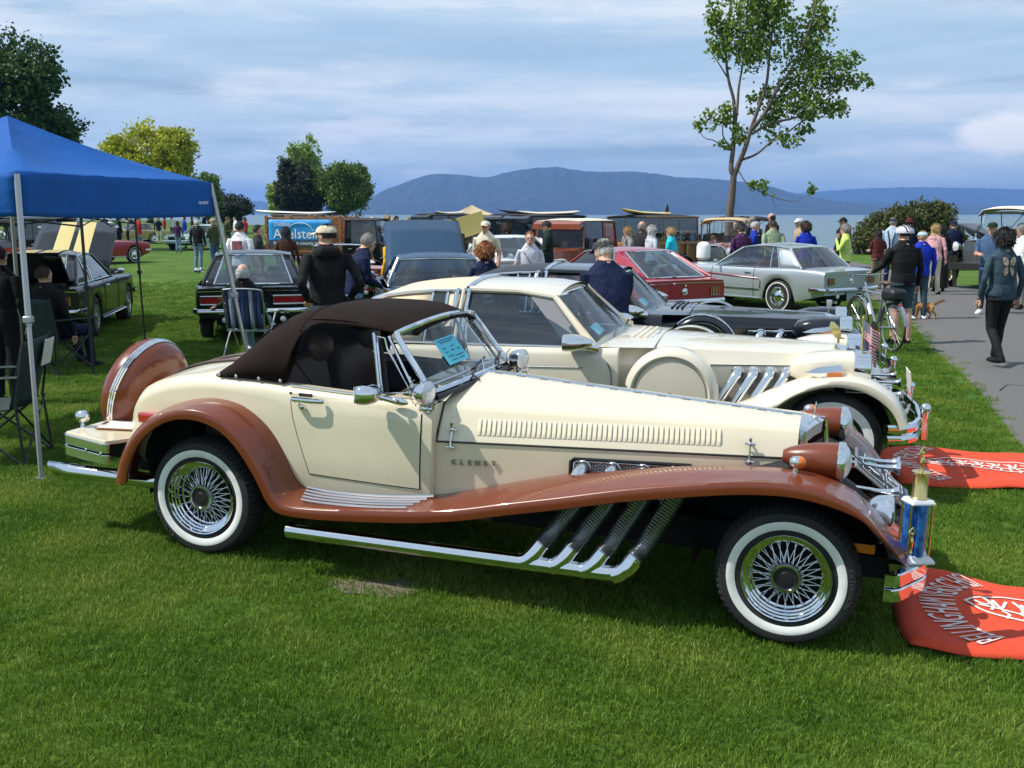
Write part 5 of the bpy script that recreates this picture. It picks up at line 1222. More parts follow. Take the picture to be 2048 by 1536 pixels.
# ------------------------------------------------------------ cars of the twenties and thirties
mat('canvas_tan', (.48, .36, .22), .8, bump=(120, .3, .002)); mat('canvas_black', (.016, .016, .018), .75); mat('canvas_cream', (.62, .58, .48), .8)
def antique(label, pmat, style='sedan', roofm='canvas_black', fender='black_paint', wheels='wood', name=None, hood_open=False):
    P, F, CH = MAT[pmat], MAT[fender], MAT['chrome']
    t = thing(name or {'truck': 'stake_truck', 'woody': 'wooden_wagon'}.get(style, 'antique_car'), label, 'truck' if style == 'truck' else 'car', group='antique cars and trucks')
    MB().box((1.35, 0, .50), (3.5, .85, .14)).build('chassis', MAT['under'], t, smooth=0)
    # hood, radiator, lamps
    m = MB(); rows = []
    for x, w, z in ((1.62, .46, 1.12), (1.68, .45, 1.125), (2.60, .31, 1.06), (2.66, .30, 1.05)):
        rows.append([Vector((x, -w, .55)), Vector((x, -w, z - .13)), Vector((x, -w * .93, z - .04)), Vector((x, -w * .7, z - .005)), Vector((x, 0, z + .02)), Vector((x, w * .7, z - .005)), Vector((x, w * .93, z - .04)), Vector((x, w, z - .13)), Vector((x, w, .55))])
    m.grid(rows); hd = m.build('hood', P, t, smooth=40)
    for sg in (-1, 1):
        for k in range(9): MB().box((1.95 + .06 * k, sg * (lerp(.455, .31, (1.95 + .06 * k - 1.62) / 1.04) + .006), .80), (.02, .012, .18)).build('hood_louvre', P, hd)
    if hood_open: MB().grid([[Vector((x, -.03, 1.08)), Vector((x, -.62, 1.42))] for x in (1.7, 2.55)]).build('hood_lid', P, t, solid=.02)
    m = MB().rings([[Vector((x, y, z)) for y, z in ((-.30, .50), (-.31, .98), (-.22, 1.06), (0, 1.09), (.22, 1.06), (.31, .98), (.30, .50))] for x in (2.66, 2.74)]); rd = m.build('radiator_shell', CH, t, smooth=30, bevel=.02)
    MB().prism([(-.25, .56), (-.26, .96), (-.18, 1.02), (.18, 1.02), (.26, .96), (.25, .56)], 2.735, 2.748, 'x').build('radiator_core', MAT['dull_chrome'], rd)
    MB().lathe([(.035, 0), (.03, .04), (.012, .05), (.010, .09), (.03, .10), (.0001, .13)], (2.70, 0, 1.085), (0, 0, 1), 14).build('radiator_cap', CH, rd)
    for sg in (-1, 1):
        l = MB().lathe([(.0001, -.13), (.06, -.12), (.095, -.05), (.11, .02), (.112, .04), (.10, .045)], (2.80, sg * .42, .92), (1, 0, 0), 24).build('headlamp', CH, t); MB().lathe([(.10, .04), (.0001, .06)], (2.80, sg * .42, .92), (1, 0, 0), 20).build('lens', MAT['lens_clear'], l)
        # fenders and running board
        fp = [(3.10, .52), (3.04, .70), (2.90, .82), (2.66, .86), (2.42, .78), (2.22, .60), (2.08, .46), (1.9, .40), (.62, .40), (.46, .50), (.34, .68), (.16, .81), (-.06, .84), (-.28, .76), (-.42, .60), (-.48, .46)]
        rows = []
        for p in catmull([(x, 0, z) for x, z in fp], 4):
            rows.append([Vector((p.x, sg * y, p.z - d)) for y, d in ((.44, .0), (.55, -.005), (.66, -.005), (.76, .015), (.81, .05))])
        MB().grid(rows).build('fender', F, t, smooth=60, solid=.015)
        for x in (0, 2.63): disc_wheel(t, wheels, x, sg * .74)
    if style != 'touring': MB().tube([(3.22, -.75, .52), (3.27, 0, .52), (3.22, .75, .52)], [(.012, .04)] * 3, 8).tube([(3.22, -.75, .44), (3.27, 0, .44), (3.22, .75, .44)], [(.012, .03)] * 3, 8).build('front_bumper', CH, t)
    # body
    xr = {'truck': .55, 'sedan': -.52, 'coupe': -.1, 'woody': -.75, 'touring': -.55, 'roadster': -.55}[style]
    BM = P if style != 'woody' else MAT['wood']
    m = MB(); rows = []
    for x, w, zt in ((1.62, .46, 1.10), (1.50, .58, 1.12), (1.2, .66, 1.13), (.4, .70, 1.13), (max(xr, -.1) if style != 'roadster' else -.1, .69, 1.12), (xr, .62, 1.10 if style != 'roadster' else .90)):
        rows.append([Vector((x, -w + .03, .50)), Vector((x, -w, .70)), Vector((x, -w, zt - .02)), Vector((x, -w + .03, zt)), Vector((x, 0, zt + (.0 if style in ('touring', 'roadster') else 0))), Vector((x, w - .03, zt)), Vector((x, w, zt - .02)), Vector((x, w, .70)), Vector((x, w - .03, .50))])
    m.rings(rows, True); bd = m.build('body', BM, t, smooth=40)
    for sg in (-1, 1):
        for xd in ((1.3, .55) if style not in ('woody',) else (1.3, .6, -.1)): MB().tube([(xd, sg * .705, 1.1), (xd, sg * .705, .55)], .006, 5).build('shut_line', MAT['dark'], bd)
        MB().tube([(.66, sg * .70, .98), (.66, sg * .735, .98), (.76, sg * .735, .98)], .010, 6).build('handle', CH, bd)
        if style == 'woody':
            for xd in (1.35, .98, .6, .2, -.2, -.7): MB().box((xd, sg * .712, .86), (.07, .03, .62)).build('wood_rib', MAT['wood_light'], bd)
            for zd in (.60, 1.12): MB().box((.35, sg * .713, zd), (2.1, .028, .06)).build('wood_rail', MAT['wood_light'], bd)
    ztop = 1.74
    if style in ('sedan', 'coupe', 'woody', 'truck'):
        cols = {'sedan': [(1.46, 1.40, 'glass'), (.70, .70, 'glass'), (.0, .0, 'panel'), (-.50, -.46, None)], 'coupe': [(1.46, 1.40, 'glass'), (.58, .58, 'panel'), (-.05, .0, None)], 'truck': [(1.46, 1.40, 'glass'), (.72, .72, 'panel'), (.56, .58, None)],
                'woody': [(1.46, 1.40, 'glass'), (.70, .70, 'glass'), (.05, .05, 'glass'), (-.72, -.72, None)]}[style]
        greenhouse(t, cols, .665, .62, 1.12, ztop, BM, crown=.06, gl='old_glass', frame='trim_black' if style != 'woody' else 'wood_light', roof_mat=MAT[roofm], front_bow=0, back_bow=0, roof_over=.08)
        if style in ('coupe', 'sedan'): MB().rings([[Vector((x, y, z)) for y in (-.64, .64)] + [Vector((x + .0, y, z - .12)) for y in (.66, -.66)] for x, z in ((1.46, ztop + .02), (1.62, ztop - .06))]).build('sun_visor', BM, t, smooth=30)
        cabin(t, (xr + .1, 1.4), .6, .7, [(.55 if style != 'truck' else .75, .5)], 'leather', (1.15, .3, 1.1))
    else:
        greenhouse_screen(t, 1.50, 1.42, .60, .60, 1.10, 1.68)
        x1 = -.5 if style == 'touring' else .25
        rows = [[Vector((x, .66 * (k / 6 - 1), 1.74 + .07 * (1 - abs(k / 6 - 1) ** 3) - (.10 if abs(k / 6 - 1) > .99 else 0) - (.05 if i in (0, 6) else 0))) for k in range(13)] for i, x in enumerate(np.linspace(1.62, x1, 7))]
        MB().grid(rows).build('canopy', MAT[roofm], t, smooth=50, solid=.02)
        for sg in (-1, 1):
            for xa, xb_ in ((1.52, 1.50), (.55, .70), (x1 + .02, x1 + .05)): MB().tube([(xa, sg * .63, 1.08), (xb_, sg * .62, 1.74)], .014, 6).build('canopy_post', MAT['trim_black'], t)
            MB().tube([(.55, sg * .63, 1.08), (x1 + .05, sg * .62, 1.72)], .010, 6).build('canopy_bow', MAT['trim_black'], t)
        for xs_ in ((.75, -.15) if style == 'touring' else (.5,)): MB().box((xs_, 0, 1.12), (.16, 1.1, .35), (0, -.2, 0)).build('seat', MAT['leather'], t, bevel=.05)
        c_ = Vector((1.2, .3, 1.25)); MB().tube([c_ + Vector((.07 * sin(a), .19 * cos(a), .18 * sin(a))) for a in np.linspace(0, 2 * pi, 19)[:-1]], .012, 6, closed=True).tube([c_ - Vector((0, .18, 0)), c_ + Vector((0, .18, 0))], .010, 6).tube([c_, c_ + Vector((.25, 0, -.2))], .015, 6).build('steering_wheel', MAT['trim_black'], t)
    if style == 'truck':
        MB().box((-.55, 0, .86), (2.15, 1.55, .08)).build('bed', MAT['wood'], t)
        for sg in (-1, 1):
            for k in range(4): MB().box((-.55, sg * .79, 1.02 + .235 * k), (2.15, .03, .20)).build('stake_board', MAT['wood'], t, bevel=.006)
            for k in range(4): MB().box((-1.58 + .685 * k, sg * .82, 1.35), (.07, .04, 1.05)).build('stake', MAT['wood'], t, bevel=.006)
        for k in range(4): MB().box((-1.62, 0, 1.02 + .235 * k), (.03, 1.55, .20)).build('stake_board', MAT['wood'], t, bevel=.006)
    return t
def surfboard(label, col, L, loc, rz, tilt=0, fin=None):
    n = 'board_' + col
    rings = []
    for i in range(17):
        f = i / 16; w = .27 * (sin(pi * min(1, max(0, f)) ** .85)) ** .6 + .003; z = .05 * (2 * f - 1) ** 4 + (.04 * max(0, f - .7) / .3)
        rings.append([Vector((L * (f - .5), w * cos(a), z + .045 * sin(a) * min(1, w * 6))) for a in np.linspace(0, 2 * pi, 15)[:-1]])
    o = MB().rings(rings).build('surfboard', MAT[col], None, smooth=60)
    if fin: MB().rings([[Vector((-L * .42 + x, y, z)) for x, y in ((-.10 * s_ - .08 * z, -.008), (.10 * s_ - .08 * z, -.008), (.10 * s_ - .08 * z, .008), (-.10 * s_ - .08 * z, .008))] for z, s_ in ((.02, 1), (.14, .75), (.26, .3))]).build('fin', MAT[fin], o)
    o.location = loc; o.rotation_euler = (0, tilt, rz)
    return tag(o, label, 'surfboard', 'surfboards on car roofs')
mat('board_yellow', (.72, .58, .20), .35, coat=.6); mat('board_cream', (.72, .62, .45), .35, coat=.6); mat('board_white', (.76, .76, .74), .35, coat=.6)
def at(px, d): return ((px - 1024) / FPX * d * .99, d)
def put(o, px, d, deg): x, y = at(px, d); return place(o, x, y, radians(deg))
put(antique('brown antique coupe with cream roof left of the wooden wagon', 'brown_paint', 'coupe', 'canvas_cream', 'black_paint'), 1185, 25.5, 234)
put(antique('dark wooden wagon with a yellow surfboard on its roof', 'wood', 'woody', 'canvas_black', 'black_paint'), 1322, 27.5, 224).scale = (1.0, 1.0, 1.05)
surfboard('pale yellow surfboard with a dark fin lying on the wooden wagon', 'board_yellow', 2.2, (*at(1292, 27.0), 1.925), radians(228), -.03, 'trim_black')
put(antique('copper brown roadster with tan canvas top facing the camera', 'copper_paint', 'roadster', 'canvas_tan', 'black_paint'), 1466, 30.5, 248)
put(antique('black open touring car with cream spoked wheels by the shore', 'black_paint', 'touring', 'canvas_black', 'black_paint'), 1506, 44.0, 184)
put(antique('black antique sedan with a cream surfboard on its roof', 'navy_black', 'sedan', 'canvas_black', 'black_paint'), 1118, 31.0, 214).scale = (1.0, 1.0, 1.06)
surfboard('cream surfboard on the black sedan behind the brown coupe', 'board_cream', 2.0, (*at(1098, 30.6), 1.925), radians(200), .02)
put(antique('dark antique sedan under a long dark board, second from the tan tent', 'black_paint', 'sedan', 'canvas_black', 'black_paint'), 1072, 36.0, 205).scale = (1.0, 1.0, 1.07)
surfboard('long black surfboard above the dark antique sedans', 'trim_black', 2.4, (*at(1062, 35.6), 1.94), radians(196), -.02)
put(antique('dark green antique coupe with its hood side lifted', 'olive_paint', 'coupe', 'canvas_black', 'olive_paint', hood_open=True), 985, 32.0, 230)
put(antique('black antique sedan just right of the tan tent', 'black_paint', 'sedan', 'canvas_black', 'black_paint'), 912, 40.0, 215).scale = (1.0, 1.0, 1.07)
surfboard('short cream surfboard on the sedan by the tan tent', 'board_cream', 1.9, (*at(900, 39.8), 1.935), radians(236), .02)
truck = put(antique('black stake truck with brown wooden sides and a blue banner', 'black_paint', 'truck', 'canvas_black', 'black_paint'), 664, 29.0, -7)
put(antique('black antique sedan with a white surfboard behind the stake truck', 'black_paint', 'sedan', 'canvas_black', 'black_paint'), 590, 36.0, -18).scale = (1.0, 1.0, 1.07)
surfboard('long white surfboard on the sedan behind the stake truck', 'board_white', 3.0, (*at(592, 35.8), 1.94), radians(-12), .03)
put(antique('orange red hot rod with bulbous fenders at far left', 'orange_paint', 'roadster', 'canvas_black', 'orange_paint', 'rod'), 58, 25.0, 222)
put(antique('black antique sedan behind the orange hot rod', 'black_paint', 'sedan', 'canvas_black', 'black_paint'), 118, 33, 200)
put(antique('black antique tourer with cream canopy and raised hood by the path', 'black_paint', 'touring', 'canvas_cream', 'black_paint', hood_open=True), 2078, 28.5, 214).scale = (1.1, 1.1, 1.17)
# blue campaign banner tied to the stake sides
bn = MB().grid([[Vector((lerp(-.88, .88, i / 16), -.006 * sin(i * 1.3), lerp(-.36, .36, k / 6))) for k in range(7)] for i in range(17)]).build('banner', mat('banner_blue', (.015, .27, .62), .6), None, smooth=180, solid=.003)
tag(bn, 'bright blue banner with white lettering on the stake truck', 'banner')
bn.parent = None; bpy.context.view_layer.update()
bn.matrix_world = truck.matrix_world @ T(-.62, -.862, 1.40)
strip = MB().box((0, -.012, -.27), (1.76, .004, .17)).build('banner_strip', mat('banner_dark', (.03, .06, .10), .6), bn)
mat('print_white', (.85, .87, .88), .6)
text_mesh('lettering', 'Debbie', .15, MAT['print_white'], bn, T(-.72, -.016, .235, pi / 2), ext=.001, align='LEFT')
text_mesh('lettering', 'Adelstein', .37, MAT['print_white'], bn, T(-.75, -.016, -.03, pi / 2), ext=.001, align='LEFT', width=.95)
text_mesh('lettering', 'for whatcom county auditor', .135, MAT['print_white'], bn, T(-.75, -.018, -.27, pi / 2), ext=.001, align='LEFT')
MB().tube([(.0 + .34 * cos(a), -.014, .05 + .22 * sin(a)) for a in np.linspace(.15, 2.9, 16)], .008, 5).build('swoosh', MAT['print_white'], bn)
# yellow board leaning by the cars
yb = MB().box((0, 0, 0), (.82, .02, .52)).build('yellow_board', mat('board_sign', (.62, .50, .15), .6), None, bevel=.004); yb.location = (*at(938, 26.5), 1.62); yb.rotation_euler = (0, -.30, .1)
tag(yb, 'plain yellow sign board held up among the antique cars', 'board'); MB().box((-.15, .02, -.8), (.04, .03, 1.7), (0, .30, 0)).build('post', MAT['wood'], yb)
# ------------------------------------------------------------ trees
def leaf_mat(name, c0, c1, c2):
    m = bpy.data.materials.new(name); m.use_nodes = True; t = m.node_tree; b = t.nodes['Principled BSDF']
    b.inputs['Roughness'].default_value = .55; b.inputs['Specular IOR Level'].default_value = .3
    g_ = t.nodes.new('ShaderNodeNewGeometry'); r = t.nodes.new('ShaderNodeValToRGB'); e = r.color_ramp.elements
    e.new(.5)
    for k, c in enumerate((c0, c1, c2)): e[k].position = (0, .5, 1)[k]; e[k].color = (*c, 1)
    t.links.new(g_.outputs['Random Per Island'], r.inputs[0]); t.links.new(r.outputs[0], b.inputs['Base Color'])
    tr = t.nodes.new('ShaderNodeBsdfTranslucent'); t.links.new(r.outputs[0], tr.inputs[0]); mx = t.nodes.new('ShaderNodeMixShader'); mx.inputs[0].default_value = .3
    t.links.new(b.outputs[0], mx.inputs[1]); t.links.new(tr.outputs[0], mx.inputs[2]); t.links.new(mx.outputs[0], t.nodes['Material Output'].inputs[0])
    MAT[name] = m; return m
leaf_mat('leaf_dark', (.022, .058, .012), (.038, .092, .018), (.065, .13, .026)); leaf_mat('leaf_yellow', (.26, .30, .012), (.38, .40, .02), (.46, .48, .05))
leaf_mat('leaf_mid', (.075, .14, .022), (.11, .19, .03), (.17, .25, .045)); leaf_mat('leaf_light', (.18, .28, .04), (.25, .36, .06), (.32, .42, .10)); leaf_mat('leaf_black', (.022, .034, .018), (.036, .050, .025), (.055, .07, .034))
leaf_mat('leaf_maple', (.09, .17, .02), (.15, .25, .03), (.25, .32, .055)); leaf_mat('leaf_gorse', (.05, .07, .02), (.085, .105, .03), (.20, .19, .055))
mat('bark', (.10, .075, .058), .9, noise=(14, (.17, .135, .11), .35, .7), bump=(30, .6, .02))
def leaves_mesh(name, blobs, size, mtl, seed, clump=26, spread=.16, hollow=.45, aspect=.75):
    """blobs: (centre, radii, clumps); every leaf is a folded two-faced blade"""
    rng = np.random.default_rng(seed); C = []
    for c, r, n in blobs:
        d = rng.normal(size=(n, 3)); d /= np.linalg.norm(d, axis=1)[:, None]
        rad = (hollow + (1 - hollow) * rng.random(n) ** .6) * (1 + .10 * rng.normal(size=n))
        cc = np.array(c) + d * rad[:, None] * np.array(r); sp = spread * np.mean(r) ** .5
        C.append(np.repeat(cc, clump, axis=0) + rng.normal(size=(n * clump, 3)) * sp * np.array([1, 1, .75]))
    C = np.concatenate(C); n = len(C)
    a = rng.normal(size=(n, 3)); a[:, 2] -= .3; a /= np.linalg.norm(a, axis=1)[:, None]
    b = rng.normal(size=(n, 3)); b -= (b * a).sum(1)[:, None] * a; b /= np.linalg.norm(b, axis=1)[:, None]
    nn = np.cross(a, b); s = size * (.6 + .8 * rng.random(n))[:, None]
    V_ = np.empty((n, 4, 3)); V_[:, 0] = C; V_[:, 1] = C + a * s * .55 + b * s * aspect * .5 + nn * s * .12; V_[:, 2] = C + a * s; V_[:, 3] = C + a * s * .55 - b * s * aspect * .5 + nn * s * .12
    me = bpy.data.meshes.new(name); me.vertices.add(n * 4); me.vertices.foreach_set('co', V_.reshape(-1))
    idx = (np.arange(n)[:, None] * 4 + np.array([0, 1, 2, 0, 2, 3])).reshape(-1)
    me.loops.add(n * 6); me.loops.foreach_set('vertex_index', idx); me.polygons.add(n * 2); me.polygons.foreach_set('loop_start', np.arange(n * 2) * 3); me.polygons.foreach_set('loop_total', np.full(n * 2, 3))
    me.update(); me.validate(); me.materials.append(mtl); return me
def tree(name, label, base, limbs, blobs, leaf, lmat, seed, group=None, **kw):
    t = thing(name, label, 'tree' if 'shrub' not in name else 'shrub', base, group=group)
    m = MB()
    for p, r in limbs: q = catmull(p, 4); m.tube(q, [lerp(r[0], r[1], i / (len(q) - 1)) for i in range(len(q))], 7)
    tr = m.build('trunk', MAT['bark'], t, smooth=60); tr['kind'] = 'stuff'
    c = bpy.data.objects.new('crown', leaves_mesh('crown', blobs, leaf, MAT[lmat], seed, **kw)); link(c, t); c['kind'] = 'stuff'
    return t
def round_tree(name, label, px, d, ytop, half, lmat, seed, zb=1.2, leaf=.30, n=120, squash=1.0, group='trees beyond the lawn', lumps=7, hollow=.5):
    leaf *= .72; n = int(n * 1.5); lumps += 5
    x, y = at(px, d); zt = EYE + (HOR - ytop) / FPX * d; w = half / FPX * d; rnd = random.Random(seed); h = zt - zb
    blobs = [((0, 0, zb + h * .5), (w * .8, w * .8, h * .44), n)]
    for k in range(lumps):
        a = rnd.uniform(0, 2 * pi); f = rnd.uniform(.25, .85); rr = w * (1 - abs(f - .45) * .8) * .74
        blobs.append(((rr * cos(a), rr * sin(a), zb + h * f), (w * rnd.uniform(.25, .45), w * rnd.uniform(.25, .45), h * rnd.uniform(.12, .22)), n // 6))
    limbs = [([(0, 0, -.2), (.05, 0, zb), (0, .1, zb + h * .4), (.1, 0, zb + h * .75)], (w * .07 + .08, .04))]
    for k in range(7):
        a = 2 * pi * k / 7 + rnd.random(); limbs.append(([(0, 0, zb * rnd.uniform(.8, 1.2)), (w * .3 * cos(a), w * .3 * sin(a), zb + h * .3), (w * .6 * cos(a), w * .6 * sin(a), zb + h * rnd.uniform(.45, .75))], (.10, .03)))
    return tree(name, label, (x, y, gz(x, y)), limbs, blobs, leaf, lmat, seed, group, hollow=hollow)
round_tree('broadleaf_tree', 'large dark green broadleaf tree behind the blue tent at far left', 18, 55, 96, 128, 'leaf_dark', 11, zb=2.6, leaf=.30, n=330, lumps=12)
round_tree('willow_tree', 'yellow green tree rising behind the blue tent', 302, 80, 240, 92, 'leaf_yellow', 12, zb=1.6, leaf=.34, n=210, lumps=11, hollow=.6)
round_tree('broadleaf_tree', 'small mid green tree right of the yellow tree', 418, 100, 340, 32, 'leaf_mid', 13, zb=1.2, n=70)
round_tree('conifer_shrub', 'low dark shrub at the end of the tent roof', 462, 105, 385, 42, 'leaf_black', 14, zb=.6, n=80)
round_tree('broadleaf_tree', 'tall pale green tree behind the dark one', 607, 125, 276, 38, 'leaf_light', 15, zb=1.6, leaf=.4, n=110, lumps=8)
round_tree('conifer_tree', 'dark brown green tree in the middle of the clump', 598, 108, 326, 50, 'leaf_black', 16, zb=.8, leaf=.32, n=230, lumps=8)
round_tree('broadleaf_tree', 'pale green bush tree at the left of the dark tree', 566, 118, 345, 26, 'leaf_light', 18, zb=.8, leaf=.36, n=70)
round_tree('broadleaf_tree', 'round mid green tree at the right of the clump', 686, 108, 326, 58, 'leaf_mid', 17, zb=1.5, leaf=.34, n=230, lumps=10)
# the young maple by the shore, limbs traced in its own plane
MD = 36.0
def mp(cx, cy, dy=0.0):
    px, py = 1350 + cx / 3.49, cy / 3.49
    k = MD * 1.0; return Vector(((px - 1457) / FPX * k, dy, EYE + (HOR - py) / FPX * k))
limbs = [([mp(372, 2100), mp(374, 1540), mp(385, 1400), mp(395, 1235)], (.17, .11)),
    ([mp(395, 1235), mp(374, 1180), mp(388, 1060, .1), mp(397, 900, .2), mp(388, 740, .2), mp(345, 590, .2), mp(320, 420, .1), mp(330, 200), mp(340, -60)], (.10, .02)),
    ([mp(397, 1235), mp(432, 1130, -.1), mp(462, 1040, -.2), mp(492, 930, -.2), mp(530, 800, -.3), mp(580, 640, -.3), mp(600, 420, -.2), mp(620, 150, -.2), mp(640, -80)], (.10, .02)),
    ([mp(400, 900, .2), mp(425, 760, .5), mp(440, 620, .7), mp(470, 430, .8), mp(480, 150, .8), mp(470, -60, .6)], (.06, .015)),
    ([mp(492, 930, -.2), mp(570, 830, -.4), mp(640, 680, -.5), mp(740, 520, -.6), mp(830, 300, -.6), mp(880, 90, -.5), mp(910, 10, -.5)], (.07, .012)),
    ([mp(520, 930, .1), mp(640, 780, .4), mp(760, 640, .6), mp(900, 470, .8), mp(1000, 250, .8), mp(1010, 130, .7)], (.055, .012)),
    ([mp(500, 960, -.2), mp(620, 890, -.3), mp(780, 855, -.4), mp(930, 780, -.4), mp(1080, 650, -.4), mp(1280, 600, -.3)], (.05, .010)),
    ([mp(445, 1130, -.1), mp(540, 1090, -.2), mp(630, 1010, -.3), mp(720, 960, -.4), mp(860, 860, -.4), mp(1000, 850, -.4), mp(1150, 820, -.4)], (.045, .010)),
    ([mp(388, 1065, .1), mp(330, 1050, .1), mp(260, 1000, .1), mp(190, 980, .1), mp(150, 920, .1)], (.03, .008)),
    ([mp(388, 1060, .1), mp(320, 960, .2), mp(330, 820, .2), mp(335, 740, .2)], (.03, .008)),
    ([mp(425, 1205, -.1), mp(480, 1290, -.2), mp(570, 1345, -.3), mp(690, 1390, -.3), mp(810, 1408, -.3), mp(900, 1360, -.3)], (.022, .006)),
    ([mp(650, 1385, -.3), mp(665, 1430, -.3), mp(685, 1480, -.3)], (.01, .004)), ([mp(345, 590, .2), mp(270, 470, .3), mp(200, 380, .3)], (.03, .008)), ([mp(320, 420, .1), mp(230, 240, -.1), mp(180, 90, -.1)], (.03, .008)),
    ([mp(760, 640, .6), mp(900, 600, .5), mp(1060, 520, .4), mp(1180, 420, .3)], (.03, .008))]
mblobs = []
rnd = random.Random(5)
def mb_(cx, cy, rx, ry, n, dy=0):
    n = max(3, int(n * .54)); mblobs.append((mp(cx, cy, dy), (rx / 3.49 / FPX * MD, rx / 3.49 / FPX * MD * .9, ry / 3.49 / FPX * MD), n))
for a in ((440, 200, 200, 330, 210), (620, 120, 130, 260, 100), (560, 330, 200, 200, 100), (330, 330, 100, 170, 40, .1), (230, 180, 60, 110, 22), (235, 400, 50, 50, 10), (880, 330, 140, 230, 100, .3), (960, 160, 80, 140, 34, .3), (890, 560, 220, 170, 130), (1080, 560, 110, 130, 56), (1230, 600, 80, 60, 16), (1170, 430, 30, 50, 7), (860, 760, 190, 110, 76, -.3), (1060, 790, 110, 60, 26, -.3), (690, 740, 120, 130, 40), (640, 920, 90, 90, 22), (740, 980, 90, 60, 20, -.3), (860, 920, 60, 50, 11, -.3), (330, 840, 60, 110, 26, .2), (225, 850, 50, 70, 13, .1), (145, 890, 32, 45, 8, .1), (430, 970, 60, 60, 24), (330, 1030, 30, 30, 6), (510, 760, 50, 70, 13), (590, 690, 60, 60, 12), (590, 1300, 55, 55, 11, -.3), (500, 1300, 28, 14, 4, -.3), (925, 1310, 18, 48, 4, -.3)):
    mb_(*a)
x, y = at(1457, MD)
tree('maple_tree', 'tall young maple with slender trunk standing by the bay', (x, y, 0), limbs, mblobs, .135, 'leaf_maple', 6, 'trees beyond the lawn', clump=17, spread=.17, hollow=.2)
# gorse bush by the water and shoreline rocks
x, y = at(1822, 50); bl = []
for k, (dx, dz, r, n) in enumerate([(-2.2, .75, .75, 50), (-1.5, 1.25, .8, 70), (-.7, 1.6, .85, 80), (.2, 1.75, .85, 80), (1.0, 1.75, .8, 80), (1.7, 1.2, .75, 60), (2.4, .7, .5, 30), (-1.8, .5, .8, 60), (-.6, .8, 1.0, 80), (.7, .8, 1.0, 80), (1.6, .6, .8, 50), (.9, 2.1, .5, 26)]): bl.append(((dx, random.uniform(-.5, .5), dz), (r, r, r * .8), n))
tree('gorse_shrub', 'wide spiky green bush at the water edge right of the maple', (x, y, gz(x, y)), [([(0, 0, -.2), (.1, 0, .6), (.3, 0, 1.2)], (.1, .04)), ([(0, 0, 0), (-.8, 0, .6), (-1.6, 0, 1.1)], (.08, .03)), ([(0, 0, 0), (.8, 0, .6), (1.5, 0, 1.0)], (.08, .03))], bl, .20, 'leaf_gorse', 21, clump=24, spread=.13, aspect=.4)
mat('rock', (.20, .185, .165), .9, noise=(3, (.30, .28, .25), .3, .7), bump=(8, .7, .08))
rk = random.Random(9)
for k in range(14):
    x, y = at(1640 + 24 * k, 51 + rk.uniform(-1, 1)); r = rk.uniform(.2, .45)
    m = MB().ball((0, 0, 0), (r * rk.uniform(.9, 1.5), r, r * .7), 9, 6)
    for v in m.v: v *= 1 + rk.uniform(-.14, .14)
    o = m.build('shore_rock', MAT['rock'], None, smooth=25); o.location = (x, y, gz(x, y) + r * .2); tag(o, '%s grey rock on the shore, number %s from the left' % (('flat', 'rounded', 'broad')[k % 3], ('one two three four five six seven eight nine ten eleven twelve thirteen fourteen'.split())[k]), 'rock', 'rocks along the shore')

